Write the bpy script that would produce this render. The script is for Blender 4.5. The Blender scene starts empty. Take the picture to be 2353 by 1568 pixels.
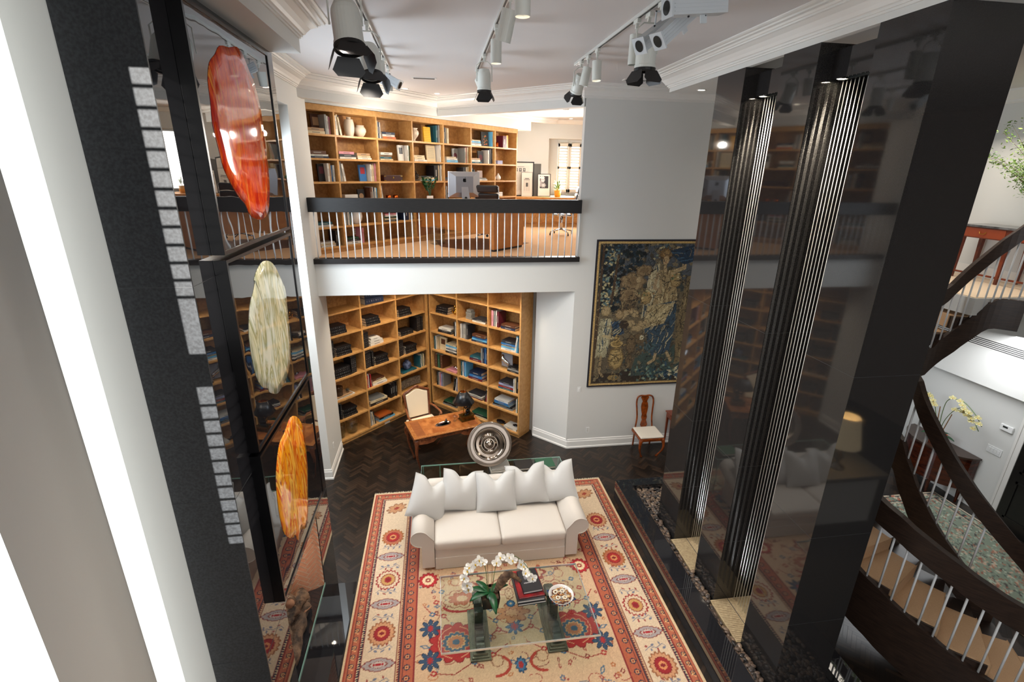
import bpy, math, random
import numpy as np
from mathutils import Vector, Matrix
C = bpy.context.scene.collection
SC = bpy.context.scene
R = math.radians
PI = math.pi

# ---------------------------------------------------------------- camera
CAMH = 5.3
yaw, pitch, roll = 0.150142473, 0.333109065, 0.0175350666
fwd0 = Vector((math.sin(yaw), math.cos(yaw), 0)); r0 = Vector((math.cos(yaw), -math.sin(yaw), 0)); u0 = Vector((0, 0, 1))
fw = fwd0 * math.cos(pitch) - u0 * math.sin(pitch)
up = fwd0 * math.sin(pitch) + u0 * math.cos(pitch)
rr = r0 * math.cos(roll) + up * math.sin(roll)
uu = -r0 * math.sin(roll) + up * math.cos(roll)
cd = bpy.data.cameras.new('camera'); cam = bpy.data.objects.new('camera', cd); C.objects.link(cam)
cam.matrix_world = Matrix(((rr.x, uu.x, -fw.x, 0), (rr.y, uu.y, -fw.y, 0), (rr.z, uu.z, -fw.z, CAMH), (0, 0, 0, 1)))
cd.sensor_width = 36; cd.lens = 1130.45 * 36 / 2353; cd.clip_start = 0.05; cd.clip_end = 200
SC.camera = cam

# ---------------------------------------------------------------- world, exposure
SC.view_settings.view_transform = 'Standard'; SC.view_settings.look = 'None'
SC.view_settings.exposure = 0.22; SC.view_settings.gamma = 1; SC.view_settings.use_curve_mapping = False
w = bpy.data.worlds.new('world'); SC.world = w; w.use_nodes = True
bg = w.node_tree.nodes['Background']; bg.inputs[0].default_value = (0.80, 0.88, 1.0, 1); bg.inputs[1].default_value = 0.62

def light(kind, name, loc, energy, color=(1, 1, 1), target=None, **kw):
    d = bpy.data.lights.new(name, kind); d.energy = energy; d.color = color
    for k, v in kw.items(): setattr(d, k, v)
    o = bpy.data.objects.new(name, d); C.objects.link(o); o.location = loc
    if target is not None:
        o.rotation_euler = (Vector(target) - Vector(loc)).to_track_quat('-Z', 'Y').to_euler()
    return o
WARM = (1.0, 0.87, 0.70); COOL = (0.80, 0.90, 1.0)
# added area fill behind the landing, and a stand-in for an assumed left window
light('AREA', 'landing_fill', (2.4, -2.6, 4.2), 140, (0.95, 0.97, 1), (1.4, 6, 2.4), shape='RECTANGLE', size=5.0, size_y=4.5)
light('AREA', 'assumed_window_fill', (-2.9, 6.7, 3.3), 330, COOL, (1.2, 7.0, 2.0), shape='RECTANGLE', size=2.2, size_y=5.0)  # no window is built in this closed recess; the added light replaces it
sn = light('SUN', 'low_sun', (-1, -8, 7), 17.0, (1, 0.95, 0.88)); sn.data.angle = R(0.12); sn.rotation_euler = Vector((-.32, 6.68, -.67)).to_track_quat('-Z', 'Y').to_euler()
# warm light of the track heads and header downlights
for i, (x, y) in enumerate(((-.6, 3.9), (-.6, 5.3), (-.6, 6.55), (.6, 3.75), (.6, 5.3), (.6, 6.5), (1.81, 6.0), (1.81, 4.6), (1.81, 3.4))):
    light('SPOT', 'track_spot', (x, y, 6.04), 115, (1, .90, .78), (x + (.25 - x) * .25, y + .4, 0), spot_size=R(130), spot_blend=1.0, shadow_soft_size=.05)
for x, y in ((-1.06, 9.02), (-.49, 9.66), (.06, 10.10)): light('SPOT', 'header_spot', (x, y, 6.45), 24, WARM, (x, y + .3, 3.9), spot_size=R(120), spot_blend=1.0, shadow_soft_size=.04)
for x, y in ((-1.25, 9.0), (-.75, 9.6), (-.2, 9.9), (.5, 9.3), (1.1, 8.85)): light('SPOT', 'alcove_fill', (x, y, 3.23), 52, WARM, (x - .1, y + .2, 0), spot_size=R(140), spot_blend=1.0, shadow_soft_size=.04)  # unseen spots added under the balcony, without fixtures
for x, y in ((-.9, 9.5), (.4, 10.6), (1.6, 11.8), (2.6, 13.0), (3.9, 12.2), (3.2, 10.0)): light('POINT', 'study_fill', (x, y, 5.9), 21, (1, .91, .79), shadow_soft_size=.05)  # point fills added in mid-air to brighten the study and its ceiling
light('AREA', 'study_window_daylight', (3.6, 13.9, 5.4), 90, (1, 0.97, 0.92), (2.4, 11, 4.2), shape='RECTANGLE', size=1.0, size_y=1.4)
light('AREA', 'hall_glow', (7.6, 6.2, 6.0), 62, (1, 0.90, 0.78), (7.6, 5.8, 0), shape='RECTANGLE', size=2.0, size_y=2.5)  # broad area fill above the stair hall, without a fixture
light('AREA', 'hall_lower_glow', (7.9, 5.9, 2.9), 40, (0.95, 0.97, 1), (8.4, 5.6, 0), shape='RECTANGLE', size=0.9, size_y=2.0)  # area fill for the lower hall wall, without a fixture

# ---------------------------------------------------------------- materials
MC = {}
def hexc(h):
    h = h.lstrip('#'); c = [int(h[i:i + 2], 16) / 255 for i in (0, 2, 4)]
    return tuple(x / 12.92 if x <= 0.04045 else ((x + 0.055) / 1.055) ** 2.4 for x in c)
def mat(name, color=(0.8, 0.8, 0.8), rough=0.5, metal=0.0, ior=1.5, trans=0.0, emit=None, estr=0.0, noise=None, bump=None, spec=0.5, attr=None, coat=0.0, sheen=0.0, alpha=1.0):
    if name in MC: return MC[name]
    if isinstance(color, str): color = hexc(color)
    m = bpy.data.materials.new(name); m.use_nodes = True; nt = m.node_tree
    b = nt.nodes['Principled BSDF']
    b.inputs['Base Color'].default_value = (*color, 1); b.inputs['Roughness'].default_value = rough
    b.inputs['Metallic'].default_value = metal; b.inputs['IOR'].default_value = ior
    b.inputs['Transmission Weight'].default_value = trans; b.inputs['Specular IOR Level'].default_value = spec
    b.inputs['Coat Weight'].default_value = coat; b.inputs['Sheen Weight'].default_value = sheen; b.inputs['Alpha'].default_value = alpha
    if emit is not None:
        b.inputs['Emission Color'].default_value = (*emit, 1); b.inputs['Emission Strength'].default_value = estr
    tc = None
    if noise or bump:
        tc = nt.nodes.new('ShaderNodeTexCoord')
    if noise:   # (scale, (sx,sy,sz), color2, detail)
        sc, st, c2, det = noise
        if isinstance(c2, str): c2 = hexc(c2)
        mp = nt.nodes.new('ShaderNodeMapping'); mp.inputs['Scale'].default_value = st
        nt.links.new(tc.outputs['Object'], mp.inputs[0])
        n = nt.nodes.new('ShaderNodeTexNoise'); n.inputs['Scale'].default_value = sc; n.inputs['Detail'].default_value = det
        nt.links.new(mp.outputs[0], n.inputs['Vector'])
        rp = nt.nodes.new('ShaderNodeValToRGB'); rp.color_ramp.elements[0].position = 0.35; rp.color_ramp.elements[1].position = 0.65
        rp.color_ramp.elements[0].color = (*color, 1); rp.color_ramp.elements[1].color = (*c2, 1)
        nt.links.new(n.outputs[0], rp.inputs[0]); nt.links.new(rp.outputs[0], b.inputs['Base Color'])
    if attr:
        a = nt.nodes.new('ShaderNodeAttribute'); a.attribute_name = attr
        nt.links.new(a.outputs['Color'], b.inputs['Base Color'])
    if bump:    # (scale, strength, distance)
        n2 = nt.nodes.new('ShaderNodeTexNoise'); n2.inputs['Scale'].default_value = bump[0]; n2.inputs['Detail'].default_value = 3
        nt.links.new(tc.outputs['Object'], n2.inputs['Vector'])
        bp = nt.nodes.new('ShaderNodeBump'); bp.inputs['Strength'].default_value = bump[1]; bp.inputs['Distance'].default_value = bump[2]
        nt.links.new(n2.outputs[0], bp.inputs['Height']); nt.links.new(bp.outputs[0], b.inputs['Normal'])
    MC[name] = m
    return m
PAINT = mat('wall_paint', '#cfcfcb', 0.7, bump=(60, 0.05, 0.002))
TRIMW = mat('trim_paint', '#dcdad5', 0.45)
CEIL = mat('ceiling_paint', '#cfcccb', 0.8)
GRAN = mat('polished_black_granite', (0.012, 0.012, 0.014), 0.02, ior=1.9, noise=(220, (1, 1, 1), (0.018, 0.018, 0.021), 2))
PIERG = mat('pier_black_granite', (0.014, 0.013, 0.013), 0.045, ior=1.62, noise=(260, (1, 1, 1), (0.030, 0.028, 0.027), 3))
HONED = mat('honed_black_granite', (0.013, 0.015, 0.018), 0.42, noise=(60, (1, 1, 1), (0.032, 0.036, 0.041), 6))
DARKW = mat('ebonised_oak', '#120f0e', 0.40, spec=.35, noise=(14, (1, 1, 14), '#1f1815', 6))
STAIRW = mat('stained_stair_oak', '#2a1f19', 0.36, noise=(7, (1, 1, 9), '#3c2c23', 6))
RAILM = mat('ebonised_oak_rail', '#100e0d', 0.42, spec=.35, noise=(9, (1.2, 14, 14), '#1b1816', 6))
MAPLE = mat('birds_eye_maple', '#c2935a', 0.42, noise=(16, (1, 1, 1), '#b07f45', 8), bump=(60, 0.05, 0.001))
MAPLED = mat('maple_back_panel', '#b5854c', 0.45, noise=(22, (1, 1, 1), '#9a6a38', 8))
MAPLEE = mat('maple_edge', '#cf9a5c', 0.4, noise=(10, (1, 1, 1), '#bd7836', 6))
CARPET = mat('beige_carpet', '#cfa579', 0.95, noise=(90, (1, 1, 1), '#c0946a', 4), bump=(300, 0.2, 0.003))
STAIRC = mat('stair_carpet', '#cda983', 0.95, noise=(60, (1, 12, 1), '#c09a74', 4), bump=(300, 0.3, 0.003))
BALW = mat('white_baluster_metal', '#e4e6e6', 0.35)
BRASS = mat('brass', '#a8843c', 0.25, 1.0)
CHROME = mat('chrome', '#d8d8da', 0.08, 1.0)
BLACKM = mat('black_metal', '#141415', 0.45)
def thin_glass(name, tint, refl=0.02, ior=1.5, rough=0.0):
    m = bpy.data.materials.new(name); m.use_nodes = True; nt = m.node_tree; nt.nodes.clear()
    out = nt.nodes.new('ShaderNodeOutputMaterial'); mx = nt.nodes.new('ShaderNodeMixShader'); tr = nt.nodes.new('ShaderNodeBsdfTransparent'); gl = nt.nodes.new('ShaderNodeBsdfGlossy')
    fr = nt.nodes.new('ShaderNodeFresnel'); fr.inputs['IOR'].default_value = ior; tr.inputs[0].default_value = (*tint, 1); gl.inputs['Roughness'].default_value = rough
    ge = nt.nodes.new('ShaderNodeNewGeometry'); mr = nt.nodes.new('ShaderNodeMapRange'); mr.inputs['To Min'].default_value = ior; mr.inputs['To Max'].default_value = 1 / ior
    nt.links.new(ge.outputs['Backfacing'], mr.inputs['Value']); nt.links.new(mr.outputs[0], fr.inputs['IOR'])
    nt.links.new(fr.outputs[0], mx.inputs[0]); nt.links.new(tr.outputs[0], mx.inputs[1]); nt.links.new(gl.outputs[0], mx.inputs[2]); nt.links.new(mx.outputs[0], out.inputs[0])
    MC[name] = m; return m
GLASS = thin_glass('clear_glass', (0.93, 0.95, 0.94))
GLASST = thin_glass('table_glass', (0.90, 0.96, 0.94), ior=1.6)
EDGEG = mat('glass_edge', '#9fd0c4', 0.05, ior=1.5, trans=0.5, spec=1.0)
EDGEC = mat('clear_glass_edge', '#c9d0cc', 0.05, ior=1.5, trans=0.6, spec=1.0)
WHITEF = mat('fixture_white', '#d4d6cf', 0.4)
SILVERF = mat('fixture_grey', '#c3c9cd', 0.35)
LAMPE = mat('lamp_glow', (1, 1, 1), 0.5, emit=(1, 0.86, 0.66), estr=14)
LINEN = mat('white_linen', '#c6beb4', 0.9, sheen=0.2, bump=(350, 0.08, 0.001))
PILLOWM = mat('pillow_linen', '#bdbcb9', 0.9, sheen=0.2, bump=(350, 0.08, 0.001))
CREAMF = mat('cream_upholstery', '#dcc9ac', 0.9, bump=(200, 0.15, 0.002))
PAGES = mat('book_pages', '#b9ab95', 0.8)
PLASTW = mat('white_plastic', '#dedfdd', 0.4)
LEAF = mat('green_leaf', '#1f5a31', 0.35, noise=(12, (1, 1, 1), '#143f22', 3))
LEAF2 = mat('shrub_leaf', '#3e6b26', 0.5, noise=(8, (1, 1, 1), '#7f9a45', 3))
PETAL = mat('orchid_petal', '#ece9e2', 0.6)
BARK = mat('bark', '#3a2a1f', 0.9, noise=(9, (1, 1, 1), '#8a6a50', 6), bump=(25, 0.8, 0.02))

# ---------------------------------------------------------------- mesh builder
class MB:
    def __init__(s): s.v = []; s.f = []; s.mi = []; s.col = None
    def add(s, vs, fs, m=0, M=None):
        o = len(s.v)
        for p in vs:
            p = Vector(p)
            if M is not None: p = M @ p
            s.v.append(tuple(p))
        for f in fs: s.f.append([o + i for i in f]); s.mi.append(m)
        return s
    def box(s, lo, hi, m=0, M=None, taper=None):
        x0, y0, z0 = lo; x1, y1, z1 = hi
        vs = [(x0, y0, z0), (x1, y0, z0), (x1, y1, z0), (x0, y1, z0), (x0, y0, z1), (x1, y0, z1), (x1, y1, z1), (x0, y1, z1)]
        return s.add(vs, [(3, 2, 1, 0), (4, 5, 6, 7), (0, 1, 5, 4), (1, 2, 6, 5), (2, 3, 7, 6), (3, 0, 4, 7)], m, M)
    def cbox(s, c, d, m=0, M=None):
        return s.box([c[i] - d[i] / 2 for i in range(3)], [c[i] + d[i] / 2 for i in range(3)], m, M)
    def prism(s, poly, z0, z1, m=0, M=None):
        n = len(poly)
        a = sum(poly[i][0] * poly[(i + 1) % n][1] - poly[(i + 1) % n][0] * poly[i][1] for i in range(n))
        if a < 0: poly = poly[::-1]
        vs = [(x, y, z0) for x, y in poly] + [(x, y, z1) for x, y in poly]
        fs = [tuple(range(n - 1, -1, -1)), tuple(range(n, 2 * n))] + [(i, (i + 1) % n, n + (i + 1) % n, n + i) for i in range(n)]
        return s.add(vs, fs, m, M)
    def lathe(s, prof, n=24, m=0, M=None, cap=True):
        vs = []; fs = []
        for r, z in prof:
            for i in range(n): a = 2 * PI * i / n; vs.append((r * math.cos(a), r * math.sin(a), z))
        for j in range(len(prof) - 1):
            for i in range(n): k = (i + 1) % n; fs.append((j * n + i, j * n + k, (j + 1) * n + k, (j + 1) * n + i))
        if cap:
            if prof[0][0] > 1e-4: fs.append(tuple(range(n - 1, -1, -1)))
            if prof[-1][0] > 1e-4: fs.append(tuple((len(prof) - 1) * n + i for i in range(n)))
        return s.add(vs, fs, m, M)
    def tube(s, pts, rad, n=8, m=0, M=None, closed=False):
        pts = [Vector(p) for p in pts]; N = len(pts); vs = []; fs = []
        rads = rad if isinstance(rad, (list, tuple)) else [rad] * N
        prev = None
        for i, p in enumerate(pts):
            if closed: t = pts[(i + 1) % N] - pts[i - 1]
            else: t = pts[min(i + 1, N - 1)] - pts[max(i - 1, 0)]
            t.normalize()
            if prev is None:
                a = Vector((0, 0, 1)) if abs(t.z) < 0.9 else Vector((1, 0, 0)); x = t.cross(a).normalized()
            else: x = (prev - t * prev.dot(t)).normalized()
            prev = x; y = t.cross(x)
            for k in range(n): a = 2 * PI * k / n; vs.append(p + (x * math.cos(a) + y * math.sin(a)) * rads[i])
        for j in range(N if closed else N - 1):
            j2 = (j + 1) % N
            for k in range(n): k2 = (k + 1) % n; fs.append((j * n + k, j * n + k2, j2 * n + k2, j2 * n + k))
        if not closed: fs.append(tuple(range(n - 1, -1, -1))); fs.append(tuple((N - 1) * n + k for k in range(n)))
        return s.add(vs, fs, m, M)
    def sweep(s, path, prof, m=0, side=1, M=None, closed=False):
        """profile (offset, z) swept along a plan polyline with mitred corners; offset goes to the left*side of travel"""
        P = [Vector((p[0], p[1], 0)) for p in path]; N = len(P); zs = [p[2] if len(p) > 2 else 0 for p in path]; vs = []; fs = []
        for i in range(N):
            a = (P[i] - P[i - 1]).normalized() if (i > 0 or closed) else (P[1] - P[0]).normalized()
            b = (P[(i + 1) % N] - P[i]).normalized() if (i < N - 1 or closed) else a
            na = Vector((-a.y, a.x, 0)) * side; nb = Vector((-b.y, b.x, 0)) * side
            nn = (na + nb).normalized(); k = 1 / max(0.3, nn.dot(na))
            for o, z in prof: q = P[i] + nn * (o * k); vs.append((q.x, q.y, z + zs[i]))
        n = len(prof)
        for i in range(N if closed else N - 1):
            i2 = (i + 1) % N
            for j in range(n): j2 = (j + 1) % n; fs.append((i * n + j, i2 * n + j, i2 * n + j2, i * n + j2) if side > 0 else (i * n + j, i * n + j2, i2 * n + j2, i2 * n + j))
        if not closed:
            e0 = tuple(range(n)); e1 = tuple((N - 1) * n + j for j in range(n))
            fs.append(e0 if side > 0 else e0[::-1]); fs.append(e1[::-1] if side > 0 else e1)
        return s.add(vs, fs, m, M)
    def sphere(s, c, r, seg=12, ring=8, m=0, M=None, sc=(1, 1, 1)):
        vs = [(c[0], c[1], c[2] + r * sc[2])]; fs = []
        for j in range(1, ring):
            t = PI * j / ring
            for i in range(seg): a = 2 * PI * i / seg; vs.append((c[0] + r * sc[0] * math.sin(t) * math.cos(a), c[1] + r * sc[1] * math.sin(t) * math.sin(a), c[2] + r * sc[2] * math.cos(t)))
        vs.append((c[0], c[1], c[2] - r * sc[2])); L = len(vs) - 1
        for i in range(seg): fs.append((0, 1 + i, 1 + (i + 1) % seg)); fs.append((L, 1 + (ring - 2) * seg + (i + 1) % seg, 1 + (ring - 2) * seg + i))
        for j in range(ring - 2):
            for i in range(seg): k = (i + 1) % seg; fs.append((1 + j * seg + i, 1 + (j + 1) * seg + i, 1 + (j + 1) * seg + k, 1 + j * seg + k))
        return s.add(vs, fs, m, M)
    def build(s, name, mats, parent=None, loc=None, rotz=None, smooth=False, bevel=0, subd=0, solid=0):
        me = bpy.data.meshes.new(name); me.from_pydata(s.v, [], s.f)
        if not isinstance(mats, (list, tuple)): mats = [mats]
        for mm in mats: me.materials.append(mm)
        if any(s.mi): me.polygons.foreach_set('material_index', s.mi)
        if smooth: me.polygons.foreach_set('use_smooth', [True] * len(s.f))
        me.update()
        o = bpy.data.objects.new(name, me); C.objects.link(o)
        if parent is not None: o.parent = parent
        if loc is not None: o.location = loc
        if rotz is not None: o.rotation_euler = (0, 0, rotz)
        if solid: md = o.modifiers.new('s', 'SOLIDIFY'); md.thickness = solid; md.offset = 0
        if bevel: md = o.modifiers.new('b', 'BEVEL'); md.width = bevel; md.segments = 2; md.limit_method = 'ANGLE'; md.angle_limit = 0.6
        if subd: md = o.modifiers.new('d', 'SUBSURF'); md.levels = subd; md.render_levels = subd
        return o
def RZ(a, loc=(0, 0, 0)): return Matrix.Translation(loc) @ Matrix.Rotation(a, 4, 'Z')
def tag(o, label, cat, group=None, kind=None):
    if label: o['label'] = label
    if cat: o['category'] = cat
    if group: o['group'] = group
    if kind: o['kind'] = kind
    return o
def struct(o): o['kind'] = 'structure'; return o
def thing(name, label, cat, loc=(0, 0, 0), rotz=0, group=None):
    o = bpy.data.objects.new(name, None); C.objects.link(o); o.location = loc; o.rotation_euler = (0, 0, rotz)
    o.empty_display_size = 0.1
    return tag(o, label, cat, group)
def dup(root, loc=None, rotz=None, label=None, group=None, rot=None):
    r = root.copy(); C.objects.link(r)
    if loc is not None: r.location = loc
    if rotz is not None: r.rotation_euler = (0, 0, rotz)
    if rot is not None: r.rotation_euler = rot
    if label: r['label'] = label
    if group: r['group'] = group
    for ch in list(root.children):
        c = ch.copy(); C.objects.link(c); c.parent = r
        for g in ch.children:
            d = g.copy(); C.objects.link(d); d.parent = c
    return r
def grid_mesh(name, W, H, img, mats, parent=None, fn=None):
    """sheet whose pattern is stored as a colour attribute; img rows run from v=0; fn(u,v)->point"""
    h, wd, _ = img.shape
    us = np.linspace(0, 1, wd); vs = np.linspace(0, 1, h); U, V = np.meshgrid(us, vs)
    co = fn(U, V) if fn else np.stack([U * W - W / 2, V * H, np.zeros_like(U)], -1)
    me = bpy.data.meshes.new(name)
    nv = wd * h; i = np.arange((h - 1) * (wd - 1)); y = i // (wd - 1); x = i % (wd - 1); a = y * wd + x
    q = np.stack([a, a + 1, a + 1 + wd, a + wd], -1).astype(np.int32)
    me.vertices.add(nv); me.vertices.foreach_set('co', co.reshape(-1).astype(np.float32))
    me.loops.add(q.size); me.loops.foreach_set('vertex_index', q.reshape(-1))
    me.polygons.add(len(q)); me.polygons.foreach_set('loop_start', np.arange(0, q.size, 4, dtype=np.int32)); me.polygons.foreach_set('loop_total', np.full(len(q), 4, dtype=np.int32))
    me.update(calc_edges=True)
    at = me.color_attributes.new('pattern', 'FLOAT_COLOR', 'POINT')
    rgba = np.concatenate([img.reshape(-1, 3), np.ones((nv, 1))], 1).astype(np.float32)
    at.data.foreach_set('color', rgba.reshape(-1))
    if not isinstance(mats, (list, tuple)): mats = [mats]
    for m in mats: me.materials.append(m)
    o = bpy.data.objects.new(name, me); C.objects.link(o)
    if parent is not None: o.parent = parent
    return o
# ================================================================ the setting
ZC = 6.62
# floor: dark base plus herringbone blocks, each block with its own tone
rng = random.Random(4)
fb = MB(); fb.box((-3.25, -3.6, -0.12), (10.3, 12.6, -0.004), 0)
Wp, Np = 0.048, 5; cols = []; nb = len(fb.f)
ca, sa = math.cos(PI / 4), math.sin(PI / 4); g = 0.0012
for k in range(-200, 350):
    for m_ in range(-40, 52):
        for kind in (0, 1):
            if kind == 0: x0, y0, x1, y1 = k + Np * m_, k - Np * m_, k + Np * m_ + Np, k - Np * m_ + 1
            else: x0, y0, x1, y1 = k + Np * m_, k - Np * m_ + 1, k + Np * m_ + 1, k - Np * m_ + Np + 1
            cx, cy = (x0 + x1) / 2 * Wp, (y0 + y1) / 2 * Wp; wx, wy = cx * ca - cy * sa + 1.0, cx * sa + cy * ca
            if not (-2.4 < wx < 9.4 and 2.4 < wy < 11.4): continue
            if wx > 4.6 and wy > 9: continue
            q = [(x0 * Wp + g, y0 * Wp + g), (x1 * Wp - g, y0 * Wp + g), (x1 * Wp - g, y1 * Wp - g), (x0 * Wp + g, y1 * Wp - g)]
            fb.add([(a * ca - b * sa + 1.0, a * sa + b * ca, 0.0) for a, b in q], [(0, 1, 2, 3)], 1)
            t = rng.random() ** 1.8; base = np.array([0.009, 0.0065, 0.005]) * (1 - t) + np.array([0.036, 0.021, 0.013]) * t
            cols.append(base)
FLB = mat('floor_joint', (0.006, 0.005, 0.004), 0.6)
FLP = mat('dark_parquet', (0.03, 0.02, 0.012), 0.30, attr='pattern', bump=(40, 0.15, 0.002))
fo = struct(fb.build('floor', [FLB, FLP]))
at = fo.data.color_attributes.new('pattern', 'FLOAT_COLOR', 'CORNER')
arr = np.zeros((len(fo.data.loops), 4), np.float32); arr[:, 3] = 1; arr[:24, :3] = 0.006
cc = np.repeat(np.array(cols), 4, 0); arr[24:24 + len(cc), :3] = cc
at.data.foreach_set('color', arr.reshape(-1))

def wall(name, *boxes, m=None):
    b = MB()
    for lo, hi in boxes: b.box(lo, hi)
    return struct(b.build(name, m or PAINT))
wall('ceiling', ((-3.25, -3.6, ZC), (10.3, 15.2, ZC + 0.12)), m=CEIL)
# far wall right of the alcove, and the balcony front below the railing
struct(MB().box((2.42, 8.47, 0), (8.0, 8.60, ZC)).build('wall_far', PAINT))
b = MB(); b.prism([(2.44, 8.475), (2.53, 8.57), (1.93, 9.17), (1.84, 9.08)], 0, 3.25); b.prism([(1.84, 9.09), (1.95, 9.24), (-0.24, 11.46), (-0.30, 11.42), (1.86, 9.26)], 0, 3.25)
b.prism([(-0.34, 11.40), (-0.34, 11.52), (-2.62, 9.33), (-2.53, 9.21)], 0, 3.25)
struct(b.build('wall_alcove', PAINT))
wall('wall_left', ((-2.9, 7.95, 0), (-2.03, 9.00, ZC)), ((-2.9, 5.475, 6.12), (-2.03, 7.95, ZC)), ((-3.1, 5.475, 0), (-2.9, 9.0, ZC)), ((-2.9, 5.475, 0), (-2.6, 7.95, 0.5)))
# balcony slab, carpet of the study
sl_poly = [(-2.03, 8.47), (2.42, 8.47), (2.42, 8.60), (6.2, 8.60), (6.2, 14.4), (1.5, 14.4), (-2.9, 9.9), (-2.9, 8.99), (-2.03, 8.99)]
struct(MB().prism(sl_poly, 3.25, 3.84).build('floor_upper', PAINT))
cp = [(-2.03, 8.50), (2.42, 8.50), (2.42, 8.60), (6.0, 8.60), (6.0, 14.3), (2.9, 14.3), (-2.40, 9.0)]
struct(MB().prism(cp, 3.838, 3.85).build('carpet', CARPET))
# end wall behind the landing
UMB = mat('umber_panelling', '#94867a', 0.6)
# back wall with an assumed, unseen narrow louvred window, shaped to throw sun stripes
slx0, slx1 = -1.262, -1.145
wall('wall_back', ((-3.2, -3.6, 0), (slx0, -3.5, ZC)), ((slx1, -3.6, 0), (10.3, -3.5, ZC)), ((slx0, -3.6, 0), (slx1, -3.5, 3.36)), ((slx0, -3.6, 6.60), (slx1, -3.5, ZC)), ((slx0, -3.6, 4.62), (slx1, -3.5, 4.84)), m=UMB)
wn = struct(MB().box((slx0 - .03, -3.5, 3.33), (slx0, -3.47, 6.62)).box((slx1, -3.5, 3.33), (slx1 + .03, -3.47, 6.62)).build('assumed_window_3', TRIMW))
b = MB()
for k in range(12): b.add([(slx0, -3.52, 5.20 + .105 * k), (slx1, -3.52, 5.20 + .105 * k), (slx1, -3.57, 5.226 + .105 * k), (slx0, -3.57, 5.226 + .105 * k)], [(0, 1, 2, 3)])
for k in range(11): b.add([(slx0, -3.52, 3.42 + .105 * k), (slx1, -3.52, 3.42 + .105 * k), (slx1, -3.57, 3.446 + .105 * k), (slx0, -3.57, 3.446 + .105 * k)], [(0, 1, 2, 3)])
b.build('louvre', TRIMW, wn)
wall('wall_right', ((10.2, -3.6, 0), (10.3, 15.2, ZC)), m=UMB)
wall('wall_side', ((-3.25, -3.6, 0), (-3.15, 5.5, ZC)), m=PAINT)
# study walls
struct(MB().prism([(-2.5, 9.2), (-2.6, 9.3), (1.62, 13.52), (1.72, 13.42)], 3.25, ZC).build('wall_study_left', PAINT))
wx0, wx1, wz0, wz1 = 3.08, 4.30, 4.66, 6.15
wall('wall_study_back', ((1.6, 14.2, 3.84), (wx0, 14.35, ZC)), ((wx1, 14.2, 3.84), (6.2, 14.35, ZC)), ((wx0, 14.2, wz1), (wx1, 14.35, ZC)), ((wx0, 14.2, 3.84), (wx1, 14.35, wz0)),
     ((wx0 - .1, 14.35, wz0), (wx0, 14.75, wz1)), ((wx1, 14.35, wz0), (wx1 + .1, 14.75, wz1)), ((wx0, 14.35, wz1), (wx1, 14.75, wz1 + .1)), ((wx0, 14.35, wz0 - .1), (wx1, 14.75, wz0)), ((wx0, 14.56, wz0), (wx0 + .34, 14.60, wz1)))
wall('wall_study_corner', ((1.55, 13.45, 3.84), (1.65, 14.3, ZC)))
wall('wall_study_right', ((6.0, 8.6, 3.84), (6.15, 14.35, ZC)))
# header that steps back over the study opening
hdr = [(-2.03, 8.557), (0.056, 10.80), (2.39, 8.47)]
b = MB(); b.sweep([(-2.06, 8.525)] + hdr[1:] , [(0, 6.30), (0.16, 6.30), (0.16, ZC), (0, ZC)], side=1); struct(b.build('header_beam', PAINT))
# beam over the study bookcase
A0 = Vector((-2.12, 8.98)); e1 = Vector((math.sqrt(.5), math.sqrt(.5))); e2 = Vector((-math.sqrt(.5), math.sqrt(.5)))
def P2(s, d): q = A0 + e1 * s + e2 * d; return (q.x, q.y)
struct(MB().prism([P2(-0.1, 0.0), P2(6.46, 0.0), P2(6.46, 0.6), P2(-0.1, 0.6)], 6.285, ZC - 0.10).build('bookcase_beam', PAINT))
struct(MB().sweep([P2(-0.1, 0), P2(6.46, 0), (3.2, 14.0)], [(0, ZC - 0.12), (-0.03, ZC - 0.10), (-0.03, ZC - 0.06), (-0.10, ZC - 0.02), (-0.10, ZC), (0.1, ZC), (0.1, ZC - 0.10)], side=1).build('trim_9', TRIMW))
# soffits over the chimney breast and the water wall
wall('soffit_left', ((-3.1, -2.0, 6.30), (-1.216, 5.44, ZC)))
wall('soffit_right', ((3.25, -2.0, 6.37), (3.31, 5.95, ZC)), ((3.25, 5.95, 6.37), (4.5, 7.226, ZC)), ((3.25, 2.2, 6.37), (4.5, 3.185, ZC)))
CRN = [(0, 6.42), (0.015, 6.42), (0.015, 6.437), (0.03, 6.437), (0.03, 6.455), (0.045, 6.46), (0.06, 6.485), (0.09, 6.52), (0.135, 6.545), (0.15, 6.548), (0.15, 6.562), (0.165, 6.565), (0.175, 6.58), (0.205, 6.585), (0.205, 6.598), (0.235, 6.602), (0.25, 6.61), (0.25, ZC), (0, ZC)]
struct(MB().sweep([(-1.216, -2), (-1.216, 5.44), (-2.03, 5.44), (-2.03, 8.557), (0.056, 10.80), (2.39, 8.47), (8.0, 8.47)], CRN, side=-1).build('trim_1', TRIMW))
struct(MB().sweep([(3.25, -2), (3.25, 7.226), (4.5, 7.226)], CRN, side=1).build('trim_2', TRIMW))
# baseboards
BB = [(0, 0), (0.035, 0), (0.035, 0.03), (0.022, 0.04), (0.022, 0.145), (0.012, 0.165), (0.012, 0.185), (0, 0.20)]
struct(MB().sweep([(-2.6, 7.95), (-2.03, 7.95), (-2.03, 8.93)], BB, side=-1).build('baseboard_left', TRIMW))
struct(MB().sweep([(1.86, 9.06), (2.44, 8.475), (2.46, 8.47), (8.0, 8.47)], BB, side=-1).build('baseboard_far', TRIMW))
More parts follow.
